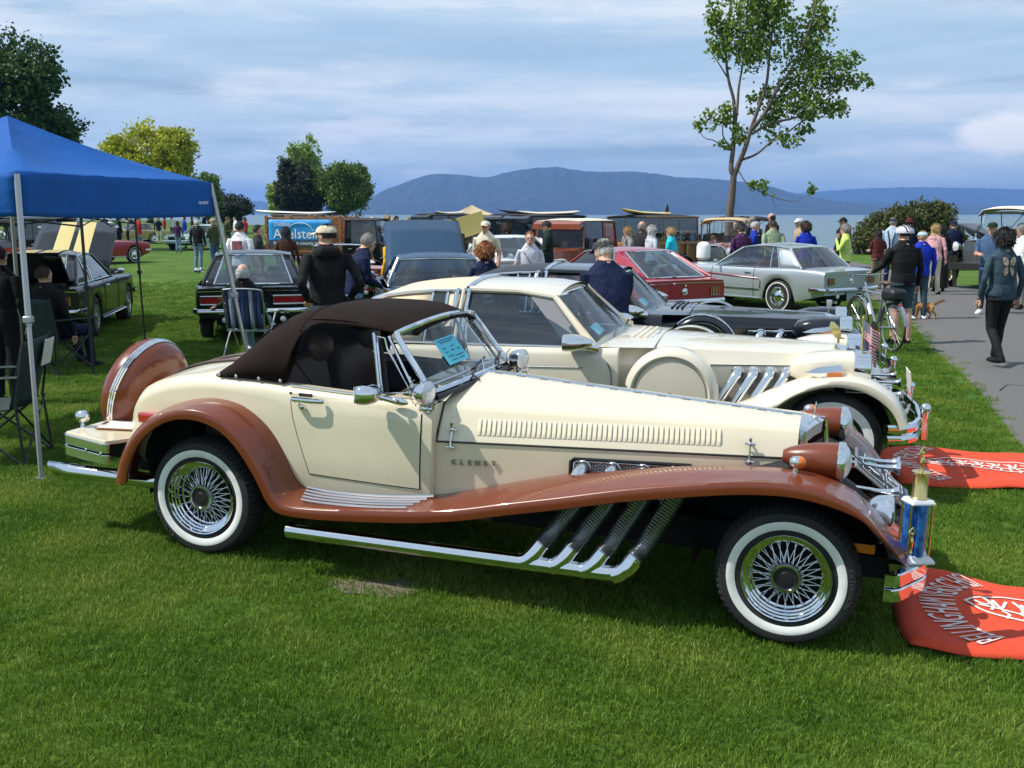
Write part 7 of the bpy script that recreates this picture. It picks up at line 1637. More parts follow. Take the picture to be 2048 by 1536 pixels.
PPL = [
 ('man in black hooded sweatshirt and beige cap with hands on hips', 652, 11.0, 1.80, 112, 'hips', 'black', 'palejeans', ('short', 'hairdark'), (('cap', 'beige'),)),
 ('grey haired man in navy jacket bending beside the black hoodie man', 701, 13.2, 1.74, 25, 'lean', 'navy', 'palejeans', ('short', 'hairgrey')),
 ('man in white printed T-shirt seen from behind near the truck', 480, 20.0, 1.78, 75, 'stand', 'white', 'jeans', ('short', 'hairdark'), (), 'skin'),
 ('young person in dark T-shirt with a hand to the face', 515, 21.5, 1.70, 10, 'face', 'charcoal', 'jeans', ('short', 'hairdark'), (), 'skin'),
 ('woman with long dark hair and brown top before the blue banner', 572, 22.0, 1.64, 95, 'stand_f', 'brown', 'jeans', ('verylong', 'hairdark')),
 ('white haired man in black jacket and jeans alone on the lawn', 395, 35.8, 1.72, 80, 'stand', 'black', 'palejeans', ('short', 'hairwhite'), (), None, None, 'white'),
 ('man in tan cap and olive shirt next to the black jacket man', 428, 35.0, 1.78, 150, 'cross', 'olive', 'jeans', ('short', 'hairgrey'), (('cap', 'tan'),)),
 ('child in dark top with purple bag on the far lawn', 356, 52.0, 1.55, 100, 'stand_f', 'purple', 'palejeans', ('bob', 'hairdark')),
 ('person in red jacket and jeans by the thin dark tent leg', 279, 52.0, 1.78, 20, 'stand', 'red', 'jeans', ('short', 'hairbrown')),
 ('person in black coat on the far left lawn', 238, 57.0, 1.74, 60, 'stand_f', 'black', 'navy', ('bob', 'hairdark')),
 ('person in grey top behind the black coat', 256, 62.0, 1.75, 200, 'hold', 'grey', 'black', ('short', 'hairgrey')),
 ('person in dark blue far off left of the red jacket', 264, 70.0, 1.75, 250, 'stand', 'navy', 'jeans', ('short', 'hairbrown')),
 ('person in black far off right of the red jacket', 301, 72.0, 1.72, 120, 'stand', 'black', 'jeans', ('short', 'hairdark')),
 ('person in cream trousers far off by the cream car', 318, 66.0, 1.70, 300, 'stand_f', 'navy', 'cream', ('bob', 'hairblond')),
 ('person in dark blue right of the purple bag child', 370, 58.0, 1.76, 200, 'stand', 'blue', 'jeans', ('short', 'hairdark')),
 ('person in olive jacket and hat near the red truck', 455, 45.0, 1.80, 350, 'hold', 'olive', 'khaki', ('short', 'hairbrown'), (('cap', 'olive'),)),
 ('person in white shirt right of the olive jacket', 472, 60.0, 1.75, 200, 'stand', 'white', 'navy', ('short', 'hairdark')),
 ('person in red shirt left of the stake truck', 490, 62.0, 1.70, 250, 'stand_f', 'red', 'jeans', ('bob', 'hairbrown')),
 ('woman with curly red hair and navy top behind the cream coupe roof', 972, 12.9, 1.56, 95, 'stand_f', 'navy', 'jeans', ('curly', 'hairred')),
 ('smiling woman in white T-shirt with bag strap facing the camera', 1060, 17.3, 1.64, 268, 'stand_f', 'lilac', 'jeans', ('short', 'hairred'), FACE, 'skin_pink'),
 ('man in cream cap and patterned shirt beside the white coupe', 972, 20.5, 1.80, 250, 'stand', 'cream', 'khaki', ('short', 'hairgrey'), (('cap', 'cream'),) + FACE, 'skin'),
 ('man in grey cap and navy jacket bending over the black coupe', 1224, 9.4, 1.76, 104, 'lean', 'navy', 'navy', ('short', 'hairwhite'), (('cap', 'charcoal'),)),
 ('man in dark green jacket and cap left of the brown coupe', 1096, 23.0, 1.78, 175, 'hold', 'dkgreen', 'navy', ('short', 'hairbrown'), (('cap', 'charcoal'),)),
 ('man in brown jacket and cap right of the raised blue hood', 908, 24.5, 1.80, 70, 'stand', 'dkbrown', 'khaki', ('short', 'hairbrown'), (('cap', 'olive'),)),
 ('woman with brown hair and dark coat right of the yellow board', 1013, 27.5, 1.68, 95, 'stand_f', 'black', 'navy', ('curly', 'hairbrown')),
 ('white haired woman in pale grey hooded top by the wooden wagon', 1303, 23.4, 1.66, 25, 'stand_f', 'lilac', 'black', ('long', 'hairwhite')),
 ('blond woman in turquoise jacket by the wooden wagon', 1343, 23.0, 1.63, 150, 'stand_f', 'turq', 'navy', ('bob', 'hairblond')),
 ('bald man in black leather jacket beside the wooden wagon', 1283, 24.4, 1.76, 60, 'stand', 'charcoal', 'black', ('balding', 'hairgrey')),
 ('blond woman in black and white patterned top by the brown coupe', 1257, 24.0, 1.62, 200, 'face', 'grey', 'black', ('long', 'hairblond')),
 ('person in purple shirt behind the silver car, leftmost of the group', 1483, 24.8, 1.66, 100, 'stand', 'purple', 'jeans', ('short', 'hairbrown')),
 ('white bearded man in blue shirt behind the silver car', 1508, 25.2, 1.74, 350, 'stand', 'blue', 'jeans', ('short', 'hairwhite'), (('beard', 'hairwhite'),)),
 ('man in sage green shirt seen from behind above the silver car', 1546, 24.8, 1.78, 92, 'back', 'sage', 'khaki', ('short', 'hairbrown'), (), 'skin'),
 ('tall man in dark jacket looking down behind the sage shirt man', 1544, 31.0, 1.96, 200, 'hold', 'black', 'navy', ('balding', 'hairdark')),
 ('grey haired man in dark clothes behind the bearded man', 1504, 32.0, 1.86, 120, 'stand', 'charcoal', 'navy', ('short', 'hairgrey')),
 ('woman with curly brown hair and blue shirt behind the silver car', 1612, 24.6, 1.72, 85, 'stand_f', 'royal', 'jeans', ('curly', 'hairbrown'), (), 'skin'),
 ('man in flat cap and tan shirt left of the blue shirt woman', 1599, 27.0, 1.82, 190, 'stand', 'tan', 'khaki', ('short', 'hairwhite'), (('cap', 'lilac'),)),
 ('grey haired person in lime green jacket by the silver car boot', 1692, 22.8, 1.70, 160, 'face', 'lime', 'navy', ('bob', 'hairgrey')),
 ('man in dark cap and navy jacket behind the lime jacket', 1686, 29.0, 1.82, 200, 'stand', 'navy', 'black', ('short', 'hairbrown'), (('cap', 'black'),)),
 ('woman in maroon top left of the man with suspenders', 1757, 26.5, 1.52, 95, 'stand_f', 'maroon', 'khaki', ('long', 'hairbrown'), (), 'skin'),
 ('man in pale blue shirt with dark suspenders and cap before the bush', 1785, 27.2, 1.82, 60, 'stand', 'ltblue', 'navy', ('short', 'hairgrey'), (('cap', 'navy'),)),
 ('person in navy top and dark hat beyond the cyclist', 1818, 28.0, 1.80, 80, 'stand', 'navy', 'black', ('short', 'hairdark'), (('hat', 'maroon'),)),
 ('cyclist in black jacket, denim shorts and white helmet pushing a bicycle', 1812, 15.3, 1.76, 100, 'push', 'black', 'denim', ('short', 'hairdark'), (('helmet', 'lilac'), ('helmet_vent', 'black')), None, 'skin_pink'),
 ('person in bright blue jacket and pale blue hat beside the cyclist', 1846, 18.9, 1.62, 92, 'stand', 'royal', 'denim', ('short', 'hairblond'), (('cap', 'ltblue'),), None, None, 'white'),
 ('blond woman in pink cardigan and white trousers on the path', 1871, 24.6, 1.68, 60, 'walk_f', 'pink', 'cream', ('long', 'hairblond')),
 ('woman in black dress right of the pink cardigan', 1884, 25.6, 1.64, 80, 'skirt_f', 'black', 'black', ('long', 'hairdark')),
 ('man in navy jacket, khaki trousers and cap at the path end', 1907, 27.3, 1.76, 100, 'hold', 'navy', 'khaki', ('short', 'hairbrown'), (('cap', 'navy'),), None, None, 'grey'),
 ('man in blue patterned shirt and dark cap at the right edge', 1984, 20.0, 1.78, 240, 'walk', 'jeans', 'navy', ('short', 'hairgrey'), (('cap', 'dkgreen'),), 'skin_tan', None, 'white'),
 ('woman in denim jacket with butterfly print walking away on the path', 2011, 13.0, 1.72, 96, 'walk_f', 'denim', 'black', ('curly', 'hairdark')),
 ('grey haired person in white shirt at the far right edge', 2044, 21.0, 1.70, 200, 'stand', 'white', 'grey', ('bob', 'hairgrey')),
 ('person in dark clothes standing under the blue tent at the left edge', -8, 10.2, 1.58, 80, 'stand', 'black', 'black', ('short', 'hairdark')),
 ('man in yellow jacket half hidden by the raised blue hood', 783, 19.3, 1.62, 150, 'stand', 'yellow', 'black', ('short', 'hairdark')),
]
for a in PPL: person(*a)
# the far crowd behind the truck and the raised hood: each still a person
crowd = [(648, 44, 'orange', 'hairdark'), (684, 52, 'red', 'hairbrown'), (715, 46, 'black', 'hairdark'), (732, 44, 'tan', 'hairbrown'), (744, 40, 'cream', 'hairblond'), (757, 47, 'black', 'hairdark'), (768, 50, 'white', 'hairgrey'), (777, 44, 'red', 'hairblond'), (786, 52, 'lilac', 'hairwhite'), (793, 46, 'navy', 'hairdark'), (804, 45, 'dkbrown', 'hairbrown'), (816, 44, 'jeans', 'hairblond'), (831, 50, 'white', 'hairgrey'), (848, 46, 'grey', 'hairwhite'), (862, 52, 'black', 'hairdark'), (985, 44, 'navy', 'hairdark'), (1022, 52, 'tan', 'hairblond'), (1078, 50, 'charcoal', 'hairdark'), (1472, 34, 'dkbrown', 'hairbrown'), (1482, 40, 'navy', 'hairdark'), (330, 84, 'red', 'hairdark'), (345, 80, 'white', 'hairbrown'), (410, 88, 'navy', 'hairdark'), (223, 78, 'white', 'hairgrey'), (210, 74, 'jeans', 'hairdark'), (385, 86, 'maroon', 'hairbrown')]
cw = {'orange': 'orange', 'dkbrown': 'dark brown', 'jeans': 'denim blue', 'lilac': 'pale grey'}
for k, (px, d, c, hr) in enumerate(crowd):
    near = 'far behind the stake truck' if px < 700 and px > 600 else 'left of the raised blue hood' if 700 < px < 870 else 'beside the tan tent' if 870 < px < 1100 else 'by the black touring car' if px > 1400 else 'on the far left lawn'
    person('%s haired person in %s %s, %s' % (hr[4:] or 'dark', cw.get(c, c), near, ('nearest', 'second', 'third', 'fourth', 'fifth', 'sixth', 'seventh', 'eighth')[k % 8] + ' of them'), px, d, 1.72 + .05 * ((k * 7) % 5 - 1), (k * 73) % 360, ('stand', 'stand_f', 'hold', 'cross')[k % 4], c, 'jeans' if k % 2 else 'black', (('short', 'bob')[k % 2], hr), (('cap', 'cream'),) if k in (4, 13) else (), group='far crowd')
# ------------------------------------------------------------ chairs, seated people
mat('web_blue', (.015, .05, .16), .7); mat('web_navy', (.012, .018, .05), .7); mat('web_pale', (.25, .32, .42), .7); mat('chair_green', (.012, .028, .026), .75, bump=(30, .4, .01)); mat('steel_dark', (.05, .05, .055), .45, .6)
def lawn_chair(label, x, y, rz):
    t = thing('lawn_chair', label, 'chair', (x, y, gz(x, y)), rz); AL = MAT['dull_chrome']
    for s in (-1, 1):
        MB().tube(catmull([(.30, s * .27, .0), (.02, s * .27, .40), (-.22, s * .27, .74)], 4), .012, 8).build('leg', AL, t); MB().tube(catmull([(-.34, s * .28, .0), (-.02, s * .28, .34), (.24, s * .28, .60)], 4), .012, 8).build('leg', AL, t)
        MB().tube([(.26, s * .29, .61), (-.16, s * .29, .63)], [(.022, .010)] * 2, 8).build('armrest', MAT['white_plastic'], t)
    MB().tube(catmull([(-.18, -.26, .40), (-.27, -.27, .86), (-.29, -.20, .93), (-.29, .20, .93), (-.27, .27, .86), (-.18, .26, .40)], 5), .012, 8).build('back_frame', AL, t)
    MB().tube([(.24, -.26, .42), (.24, .26, .42), (-.18, .26, .37), (-.18, -.26, .37)], .012, 8, closed=True).build('seat_frame', AL, t)
    for k in range(9):
        yk = -.22 + .055 * k; mt = MAT[('web_blue', 'web_navy', 'web_pale', 'web_navy', 'web_blue')[k % 5]]
        MB().grid([[Vector((lerp(-.19, -.285, f) - .015 * sin(pi * f), yk - .026, lerp(.40, .93, f))), Vector((lerp(-.19, -.285, f) - .015 * sin(pi * f), yk + .026, lerp(.40, .93, f)))] for f in np.linspace(0, 1, 7)]).build('back_webbing', mt, t, solid=.003)
        MB().grid([[Vector((lerp(-.18, .24, f), yk - .026, .39 - .02 * sin(pi * f) + .03 * f)), Vector((lerp(-.18, .24, f), yk + .026, .39 - .02 * sin(pi * f) + .03 * f))] for f in np.linspace(0, 1, 7)]).build('seat_webbing', mt, t, solid=.003)
    return t
def quad_chair(label, x, y, rz, label_tag=False):
    t = thing('camp_chair', label, 'chair', (x, y, gz(x, y)), rz, 'dark folding camp chairs'); F, P = MAT['chair_green'], MAT['steel_dark']
    MB().grid([[Vector((lerp(-.22, .26, i / 8), .28 * (k / 8 - 1), .44 - .05 * (1 - (k / 8 - 1) ** 2) * sin(pi * i / 8) - .02)) for k in range(17)] for i in range(9)]).build('seat', F, t, solid=.006)
    MB().grid([[Vector((lerp(-.22, -.34, i / 8) - .04 * (1 - (k / 8 - 1) ** 2), .29 * (k / 8 - 1), lerp(.42, .92, i / 8) - .02 * (k / 8 - 1) ** 2 * (i == 8))) for k in range(17)] for i in range(9)]).build('backrest', F, t, solid=.006)
    for s in (-1, 1):
        MB().tube([(.30, s * .30, .0), (-.24, s * .26, .44)], .010, 6).build('leg', P, t); MB().tube([(-.30, s * .30, .0), (.28, s * .28, .46)], .010, 6).build('leg', P, t)
        MB().tube([(-.30, s * .30, .0), (-.26, s * .29, .45), (-.35, s * .29, .93)], .010, 6).build('back_post', P, t); MB().tube([(.30, s * .30, 0), (.29, s * .30, .64)], .010, 6).build('front_post', P, t)
        MB().tube([(.32, s * .31, .645), (-.30, s * .30, .66)], [(.035, .010)] * 2, 8).build('armrest', F, t)
    for xx in (-.30, .30): MB().tube([(xx, -.30, .02), (xx * .9, .30, .44)], .009, 6).tube([(xx, .30, .02), (xx * .9, -.30, .44)], .009, 6).build('cross_brace', P, t)
    if label_tag: MB().box((-.385, -.10, .80), (.006, .20, .20), (0, -.22, 0)).build('care_tag', MAT['paper'], t)
    return t
x, y = at(494, 14.0)
lawn_chair('folding lawn chair with blue striped webbing behind the roadster', x, y, radians(84))
person('balding man in black jacket sitting in the striped lawn chair', 494, 14.0, 1.72, 84, 'sit', 'black', 'palejeans', ('balding', 'hairwhite'), (), None, None, 'white', 'skin_pink', 'visitors among the cars', -.42, -.04)
quad_chair('empty dark green camp chair beside the tent leg', -3.88, 7.62, radians(186), True)
x, y = at(95, 12.6); quad_chair('dark camp chair under the tent with a person sitting in it', x, y, radians(70))
person('brown haired person in dark jacket sitting under the tent', 95, 12.6, 1.74, 70, 'sit', 'black', 'navy', ('short', 'hairbrown'), (), None, None, 'black', 'skin', 'visitors among the cars', -.40, .0)
# prints on clothing
def find(lbl): return next(o for o in COL.objects if o.get('label', '').startswith(lbl))
mat('print_red', (.42, .10, .07), .8, noise=(16, (.08, .07, .14), .4, .6)); mat('print_pale', (.52, .45, .33), .8, noise=(40, (.25, .08, .05), .45, .6))
o = find('man in white printed'); MB().grid([[Vector((-.140 + .9 * yy * yy, yy, zz)) for yy in np.linspace(-.11, .11, 7)] for zz in (1.10, 1.18, 1.26, 1.34, 1.38)]).build('shirt_print', MAT['print_red'], o)
o = find('woman in denim')
for s in (-1, 1):
    for zc_, r, h_ in ((1.33, .075, .055), (1.245, .055, .05)):
        pts = [Vector((0, s * (.012 + r * (1 - cos(a)) * .5), zc_ + h_ * sin(a) + .02 * (1 - cos(a)) * (1 if zc_ > 1.3 else -1))) for a in np.linspace(0, 2 * pi, 15)[:-1]]
        for p in pts: p.x = -.140 + .9 * p.y ** 2 + .03 * max(0, p.z - 1.33)
        m = MB(); m.add(pts, [tuple(range(len(pts)))]); m.build('wing_print', MAT['print_pale'], o, smooth=0, solid=.004)
o = find('man in pale blue shirt')
for s in (-1, 1): MB().tube([(-.135, s * .03, 1.0), (-.138, s * .045, 1.2), (-.125, s * .09, 1.38), (-.05, s * .10, 1.475)], [(.016, .004)] * 4, 6).build('suspender', MAT['trim_black'], o)
o = find('smiling woman'); MB().tube([(.02, -.15, 1.44), (.11, -.09, 1.36), (.128, .0, 1.22), (.12, .09, 1.08), (.06, .17, .96)], [(.012, .003)] * 5, 6).build('bag_strap', MAT['trim_black'], o)

# ------------------------------------------------------------ bicycle, dog
bx, by = 5.26, 14.95
bk = thing('bicycle', 'silver touring bicycle with black rear bag held by the cyclist', 'bicycle', (bx, by, gz(bx, by)), radians(98))
mat('bike_silver', (.35, .38, .42), .3, .7)
for nm, xx in (('rear_wheel', -.52), ('front_wheel', .54)):
    w = MB().tube([(xx + .335 * cos(a), 0, .345 + .335 * sin(a)) for a in np.linspace(0, 2 * pi, 41)[:-1]], .016, 8, closed=True).build(nm, MAT['rubber'], bk)
    MB().tube([(xx + .312 * cos(a), 0, .345 + .312 * sin(a)) for a in np.linspace(0, 2 * pi, 41)[:-1]], .011, 6, closed=True).build('rim', MAT['dull_chrome'], w)
    m = MB()
    for k in range(24): a = 2 * pi * k / 24; m.tube([(xx + .02 * cos(a + 1.2), .02 * (-1) ** k, .345 + .02 * sin(a + 1.2)), (xx + .31 * cos(a), 0, .345 + .31 * sin(a))], .0016, 4)
    m.build('spoke', MAT['dull_chrome'], w); MB().tube([(xx, -.045, .345), (xx, .045, .345)], .022, 10).build('hub', MAT['dull_chrome'], w)
    MB().tube([(xx + .365 * cos(a), 0, .345 + .365 * sin(a)) for a in np.linspace(.35 if xx > 0 else .1, 2.6 if xx > 0 else 3.0, 14)], [(.026, .004)] * 14, 8).build('mudguard', MAT['bike_silver'], bk)
m = MB(); H0, BB, ST, RA, HD = (.40, 0, .80), (-.04, 0, .30), (-.20, 0, .78), (-.52, 0, .345), (.36, 0, .92)
for a, b, r in ((HD, BB, .018), (ST, BB, .016), (ST, H0, .016)): m.tube([a, b], r, 8)
for s in (-1, 1): m.tube([ST, (-.52, s * .05, .345)], .009, 6); m.tube([BB, (-.52, s * .05, .345)], .010, 6); m.tube([H0, (.54, s * .05, .345)], .012, 6)
m.build('frame', MAT['bike_silver'], bk)
MB().tube([HD, (.34, 0, 1.02)], .014, 8).tube(catmull([(.30, -.30, 1.05), (.37, -.12, 1.03), (.37, .12, 1.03), (.30, .30, 1.05)], 4), .011, 8).build('handlebar', MAT['dull_chrome'], bk)
MB().tube([ST, (-.235, 0, .93)], .013, 8).ball((-.25, 0, .95), (.14, .075, .030), 14, 8).build('saddle', MAT['leather'], bk)
MB().box((-.50, 0, .80), (.34, .24, .17)).build('rear_bag', MAT['trim_black'], bk, bevel=.05); MB().tube([(-.68, .0, .715), (-.25, 0, .715)], [(.05, .006)] * 2, 8).build('rack', MAT['steel_dark'], bk)
MB().lathe([(.0001, 0), (.034, .004), (.034, .13), (.02, .16), (.014, .19), (.0001, .19)], (.12, 0, .46), (.55, 0, .83), 14).build('water_bottle', MAT['white_plastic'], bk)
MB().lathe([(.085, -.006), (.085, .006), (.0001, .006)], (-.04, .03, .30), (0, 1, 0), 24).build('chainring', MAT['steel_dark'], bk)
for s in (-1, 1): MB().tube([(-.04, s * .05, .30), (-.04 + s * .10, s * .07, .30 - s * .13)], .010, 6).box((-.04 + s * .10, s * .11, .30 - s * .13), (.09, .08, .02)).build('pedal', MAT['steel_dark'], bk)
MB().ball((-.70, 0, .66), (.02, .03, .03), 10, 8).build('reflector', MAT['red_lens'], bk)

x, y = at(1857, 18.9)
mat('fur_tan', (.42, .17, .045), .85, noise=(20, (.55, .27, .09), .35, .7), bump=(120, .8, .008))
def dog_src():
    pr = [(0, limb([(-.15, 0, .235), (-.05, 0, .23), (.07, 0, .225), (.17, 0, .25), (.22, 0, .29)], [(.060, .062), (.062, .066), (.070, .082), (.060, .072), (.042, .05)])), (0, limb([(.19, 0, .28), (.25, 0, .345)], [.050, .042])),
          (0, lambda m: m.ball((.265, 0, .365), (.056, .048, .048), 12, 8)), (0, limb([(.28, 0, .358), (.345, 0, .345)], [.032, .020])), (0, limb([(-.19, 0, .255), (-.26, 0, .30), (-.33, 0, .33), (-.38, 0, .325)], [.022, .026, .026, .012]))]
    for s in (-1, 1):
        k = .03 * s
        pr += [(0, limb([(.14, s * .045, .24), (.12 + k, s * .05, .13), (.145 + k, s * .05, .02), (.175 + k, s * .05, .012)], [.036, .020, .015, .014])), (0, limb([(-.14, s * .045, .23), (-.10 - k, s * .05, .155), (-.17 - k, s * .05, .09), (-.155 - k, s * .05, .02), (-.125 - k, s * .05, .012)], [.048, .032, .018, .015, .014])), (0, limb([(.255, s * .04, .39), (.24, s * .058, .405), (.235, s * .062, .36)], [.014, .018, .010]))]
    return fuse(pr, .0085)
dg_ = bpy.data.objects.new('dog', dog_src()); link(dg_); dg_.data.materials.clear(); dg_.data.materials.append(MAT['fur_tan']); dg_.data.polygons.foreach_set('material_index', [0] * len(dg_.data.polygons)); dg_.location = (x, y, gz(x, y) + .022); dg_.rotation_euler = (0, 0, radians(176)); tag(dg_, 'small tan dog trotting on the path by the blue jacket', 'dog')
MB().ball((.352, 0, .350), (.012, .012, .010), 8, 6).build('nose', MAT['dark'], dg_); MB().tube([(.225 + .0 * cos(a), .048 * cos(a), .315 + .048 * sin(a)) for a in np.linspace(0, 2 * pi, 17)[:-1]], .006, 5, closed=True).build('collar', MAT['red_lens'], dg_)

# ------------------------------------------------------------ towels in front of the cars
tw = mat('towel_red', (.64, .062, .020), .9, noise=(25, (.55, .05, .018), .4, .7), bump=(240, .6, .004)); mat('towel_white', (.74, .66, .62), .9, bump=(240, .6, .004))
def towel(label, ox, oy, ang, Lu, Lv, seed):
    u = Vector((cos(ang), sin(ang), 0)); v = Vector((-sin(ang), cos(ang), 0)); rnd = random.Random(seed); ph = [rnd.uniform(0, 6) for _ in range(6)]
    t = thing('towel', label, 'towel', (ox, oy, 0), group='red towels on the grass')
    def S(a, b, up=0.0):
        """a along, b across, both in metres"""
        e = .025 * sin(a * 7 + ph[0]) + .018 * sin(a * 13 + ph[1]); b2 = b + e * (b / Lv - .5) * 2 * .8; a2 = a + (.02 * sin(b * 6 + ph[2]) - .09 * sin(pi * b / Lv)) * (1 - min(1, a / .5))
        p = u * a2 + v * b2; z = gz(ox + p.x, oy + p.y) + .052 + .010 * sin(a * 9 + b * 4 + ph[3]) + .008 * sin(b * 11 - a * 5 + ph[4])
        edge = min(b, Lv - b, a, Lu - a); z -= .03 * max(0, 1 - edge / .05)
        return Vector((p.x, p.y, z + up))
    MB().grid([[S(Lu * i / 60, Lv * k / 40) for k in range(41)] for i in range(61)]).build('cloth', tw, t, smooth=180, solid=.006)
    def bent(me_o, f):
        for vv in me_o.data.vertices: vv.co = f(vv.co.x, vv.co.y, vv.co.z)
    o = text_mesh('lettering', 'BELLINGHAM VERSCHSI', .25, MAT['towel_white'], t, ext=.001, width=.40, bold=.0)
    cu, cv, R = .80, Lv * .5, .62; w = max(abs(q.co.x) for q in o.data.vertices); am = .76
    def f(x_, y_, z_): a = x_ / w * am; r = R + y_ * .9; return S(min(Lu, max(0, cu - r * cos(a) * .98)), min(Lv, max(0, cv + r * sin(a) * Lv / 1.12)), .006 + max(0, z_))
    bent(o, f)
    # emblem: a fan of lettered plates over a fringe, white line work
    def line(pts, r=.007): return MB().tube([S(cu - .20 + a, cv + b, .005) for a, b in catmull_2(pts)], [(r, .002)] * len(catmull_2(pts)), 6)
    def catmull_2(pts): return [(p.x, p.y) for p in catmull([(a, b, 0) for a, b in pts], 4)] if len(pts) > 2 else pts
    em = []
    outline = [(-.30, .06), (-.20, .14), (-.05, .20), (.12, .22), (.28, .19), (.42, .12), (.48, .04)]
    for a, b in zip(outline[:-1], outline[1:]): em.append([a, ((a[0] + b[0]) / 2, (a[1] + b[1]) / 2 + .02), b])
    em.append([(-.30, .06), (-.22, -.06), (-.05, -.12), (.15, -.13), (.35, -.08), (.48, .04)])
    for k in range(6): x0 = -.22 + .12 * k; em.append([(x0, .13 - .01 * k), (x0 + .03, .03), (x0 + .02, -.03)]); em.append([(x0 + .035, .10), (x0 + .06, .0), (x0 + .09, .10)])
    for k in range(9): x0 = -.16 + .07 * k; em.append([(x0, -.03), (x0 + .025, -.06), (x0 + .01, -.11)])
    em += [[(-.25, .02), (-.05, -.04), (.2, -.05), (.45, .02)], [(.48, .04), (.60, -.02), (.55, -.12), (.42, -.06)], [(-.26, .07), (-.22, .03), (-.18, .08)]]
    for e in em: line(e, .008).build('emblem_line', MAT['towel_white'], t, smooth=60)
    for tx, (a, b), sz in (('B', (1.38, .78), .13), ('8C', (1.40, .30), .12), ('AU', (1.42, .55), .16)):
        if a + .1 < Lu:
            o = text_mesh('lettering', tx, sz, MAT['towel_white'], t, ext=.001); bent(o, lambda x_, y_, z_: S(min(Lu, a - y_), b + x_, .006 + max(0, z_)))
    return t
towel('red towel with white lettering in front of the roadster bumper', 1.83, 4.44, radians(-17), 1.75, 1.10, 1)
towel('red towel with white lettering in front of the cream coupe', 2.85, 7.42, radians(-13), 1.75, 1.16, 2)

# ------------------------------------------------------------ trophy, plaque, flags
mat('trophy_blue', (.012, .10, .48), .2, .5, coat=.6, noise=(22, (.05, .25, .7), .42, .6)); mat('marble_white', (.74, .75, .78), .3, noise=(8, (.6, .61, .65), .45, .7))
tr = thing('trophy', 'tall blue and gold trophy standing on the roadster bumper', 'trophy'); tr.matrix_world = Mh @ T(3.585, -.50, .405, 0, 0, .5)
def slab(w, d, z0, z1, tp=1.0): return MB().rings([[Vector((sx_ * w / 2 * k, sy_ * d / 2 * k, z)) for sx_, sy_ in ((-1, -1), (1, -1), (1, 1), (-1, 1))] for z, k in ((z0, 1), (z0 + (z1 - z0) * .35, 1), (z1, tp))])
slab(.145, .13, 0, .034, .72).build('base', MAT['marble_white'], tr, smooth=0, bevel=.003)
for xx, yy in ((-.038, 0), (.038, .02), (0, -.03)): MB().lathe([(.026, .034), (.026, .27)], (xx, yy, 0), (0, 0, 1), 20, caps=True).build('column', MAT['trophy_blue'], tr)
for xx, yy in ((-.07, -.035), (.07, -.035), (.06, .05), (-.06, .05)): MB().tube([(xx * .75, yy, .034), (xx * .75, yy, .27)], .005, 6).build('post', MAT['gold_metal'], tr)
slab(.112, .10, .27, .292, .85).build('plate', MAT['marble_white'], tr, smooth=0, bevel=.003)
MB().lathe([(.040, .295), (.034, .302), (.033, .400), (.041, .408), (.041, .414), (.0001, .416)], (0, 0, 0), (0, 0, 1), 24).build('cup', MAT['gold_metal'], tr)
for zf, sc in ((.414, 1.0), (.055, 1.05)):
    xo = 0 if zf > .3 else -.05; yo = 0 if zf > .3 else -.055
    MB().tube(catmull([(xo, yo, zf), (xo, yo, zf + .02 * sc), (xo, yo, zf + .05 * sc), (xo, yo, zf + .075 * sc)], 3), [.010, .009, .006, .006, .008, .010, .011, .010, .006, .005], 8).ball((xo, yo, zf + .085 * sc), .009, 8, 6).tube([(xo - .012, yo, zf + .068 * sc), (xo - .016, yo, zf + .095 * sc), (xo, yo, zf + .112 * sc), (xo + .014, yo, zf + .09 * sc)], .0045, 6).build('figure', MAT['gold_metal'], tr)
pq = thing('plaque', 'dark plaque with white line drawings strapped before the roadster grille', 'plaque'); pq.matrix_world = Mh @ T(3.445, .045, .635, 0, radians(37), 0)
mat('plaque_green', (.012, .035, .03), .5); mat('plaque_navy', (.010, .016, .035), .4); mat('teal', (.02, .28, .24), .5)
MB().box((0, 0, 0), (.34, .42, .014)).build('board', MAT['smoke'], pq, bevel=.004); MB().box((-.005, 0, .008), (.30, .38, .004)).build('panel', MAT['plaque_navy'], pq)
for (a, b, c, d_) in ((-.13, -.17, .0, .03), (.02, -.17, .07, -.03), (.02, .0, .12, .15), (-.12, .06, -.02, .17)): MB().tube([(a, b, .012), (c, b, .012), (c, d_, .012), (a, d_, .012)], .0012, 4, closed=True).build('drawn_frame', MAT['print_white'], pq)
for cx_, cy_, r in ((-.07, -.10, .026), (-.05, -.04, .020), (-.095, -.05, .016), (.07, .08, .03)): MB().tube([(cx_ + r * (1 + .3 * sin(3 * a)) * cos(a), cy_ + r * sin(a), .012) for a in np.linspace(0, 2 * pi, 17)[:-1]], .0017, 4, closed=True).tube([(cx_ - r * .5, cy_, .012), (cx_ + r * .5, cy_ + r * .3, .012)], .0014, 4).build('drawing', MAT['print_white'], pq)
MB().box((-.09, .11, .011), (.06, .06, .002)).build('patch', MAT['teal'], pq); MB().tube([(-.2, -.13, .02), (.05, -.13, .02)], [(.008, .003)] * 2, 6).build('strap', MAT['trim_black'], pq)
mat('flag_red', (.40, .02, .03), .7); mat('flag_white', (.70, .70, .70), .7); mat('flag_blue', (.02, .03, .13), .7)
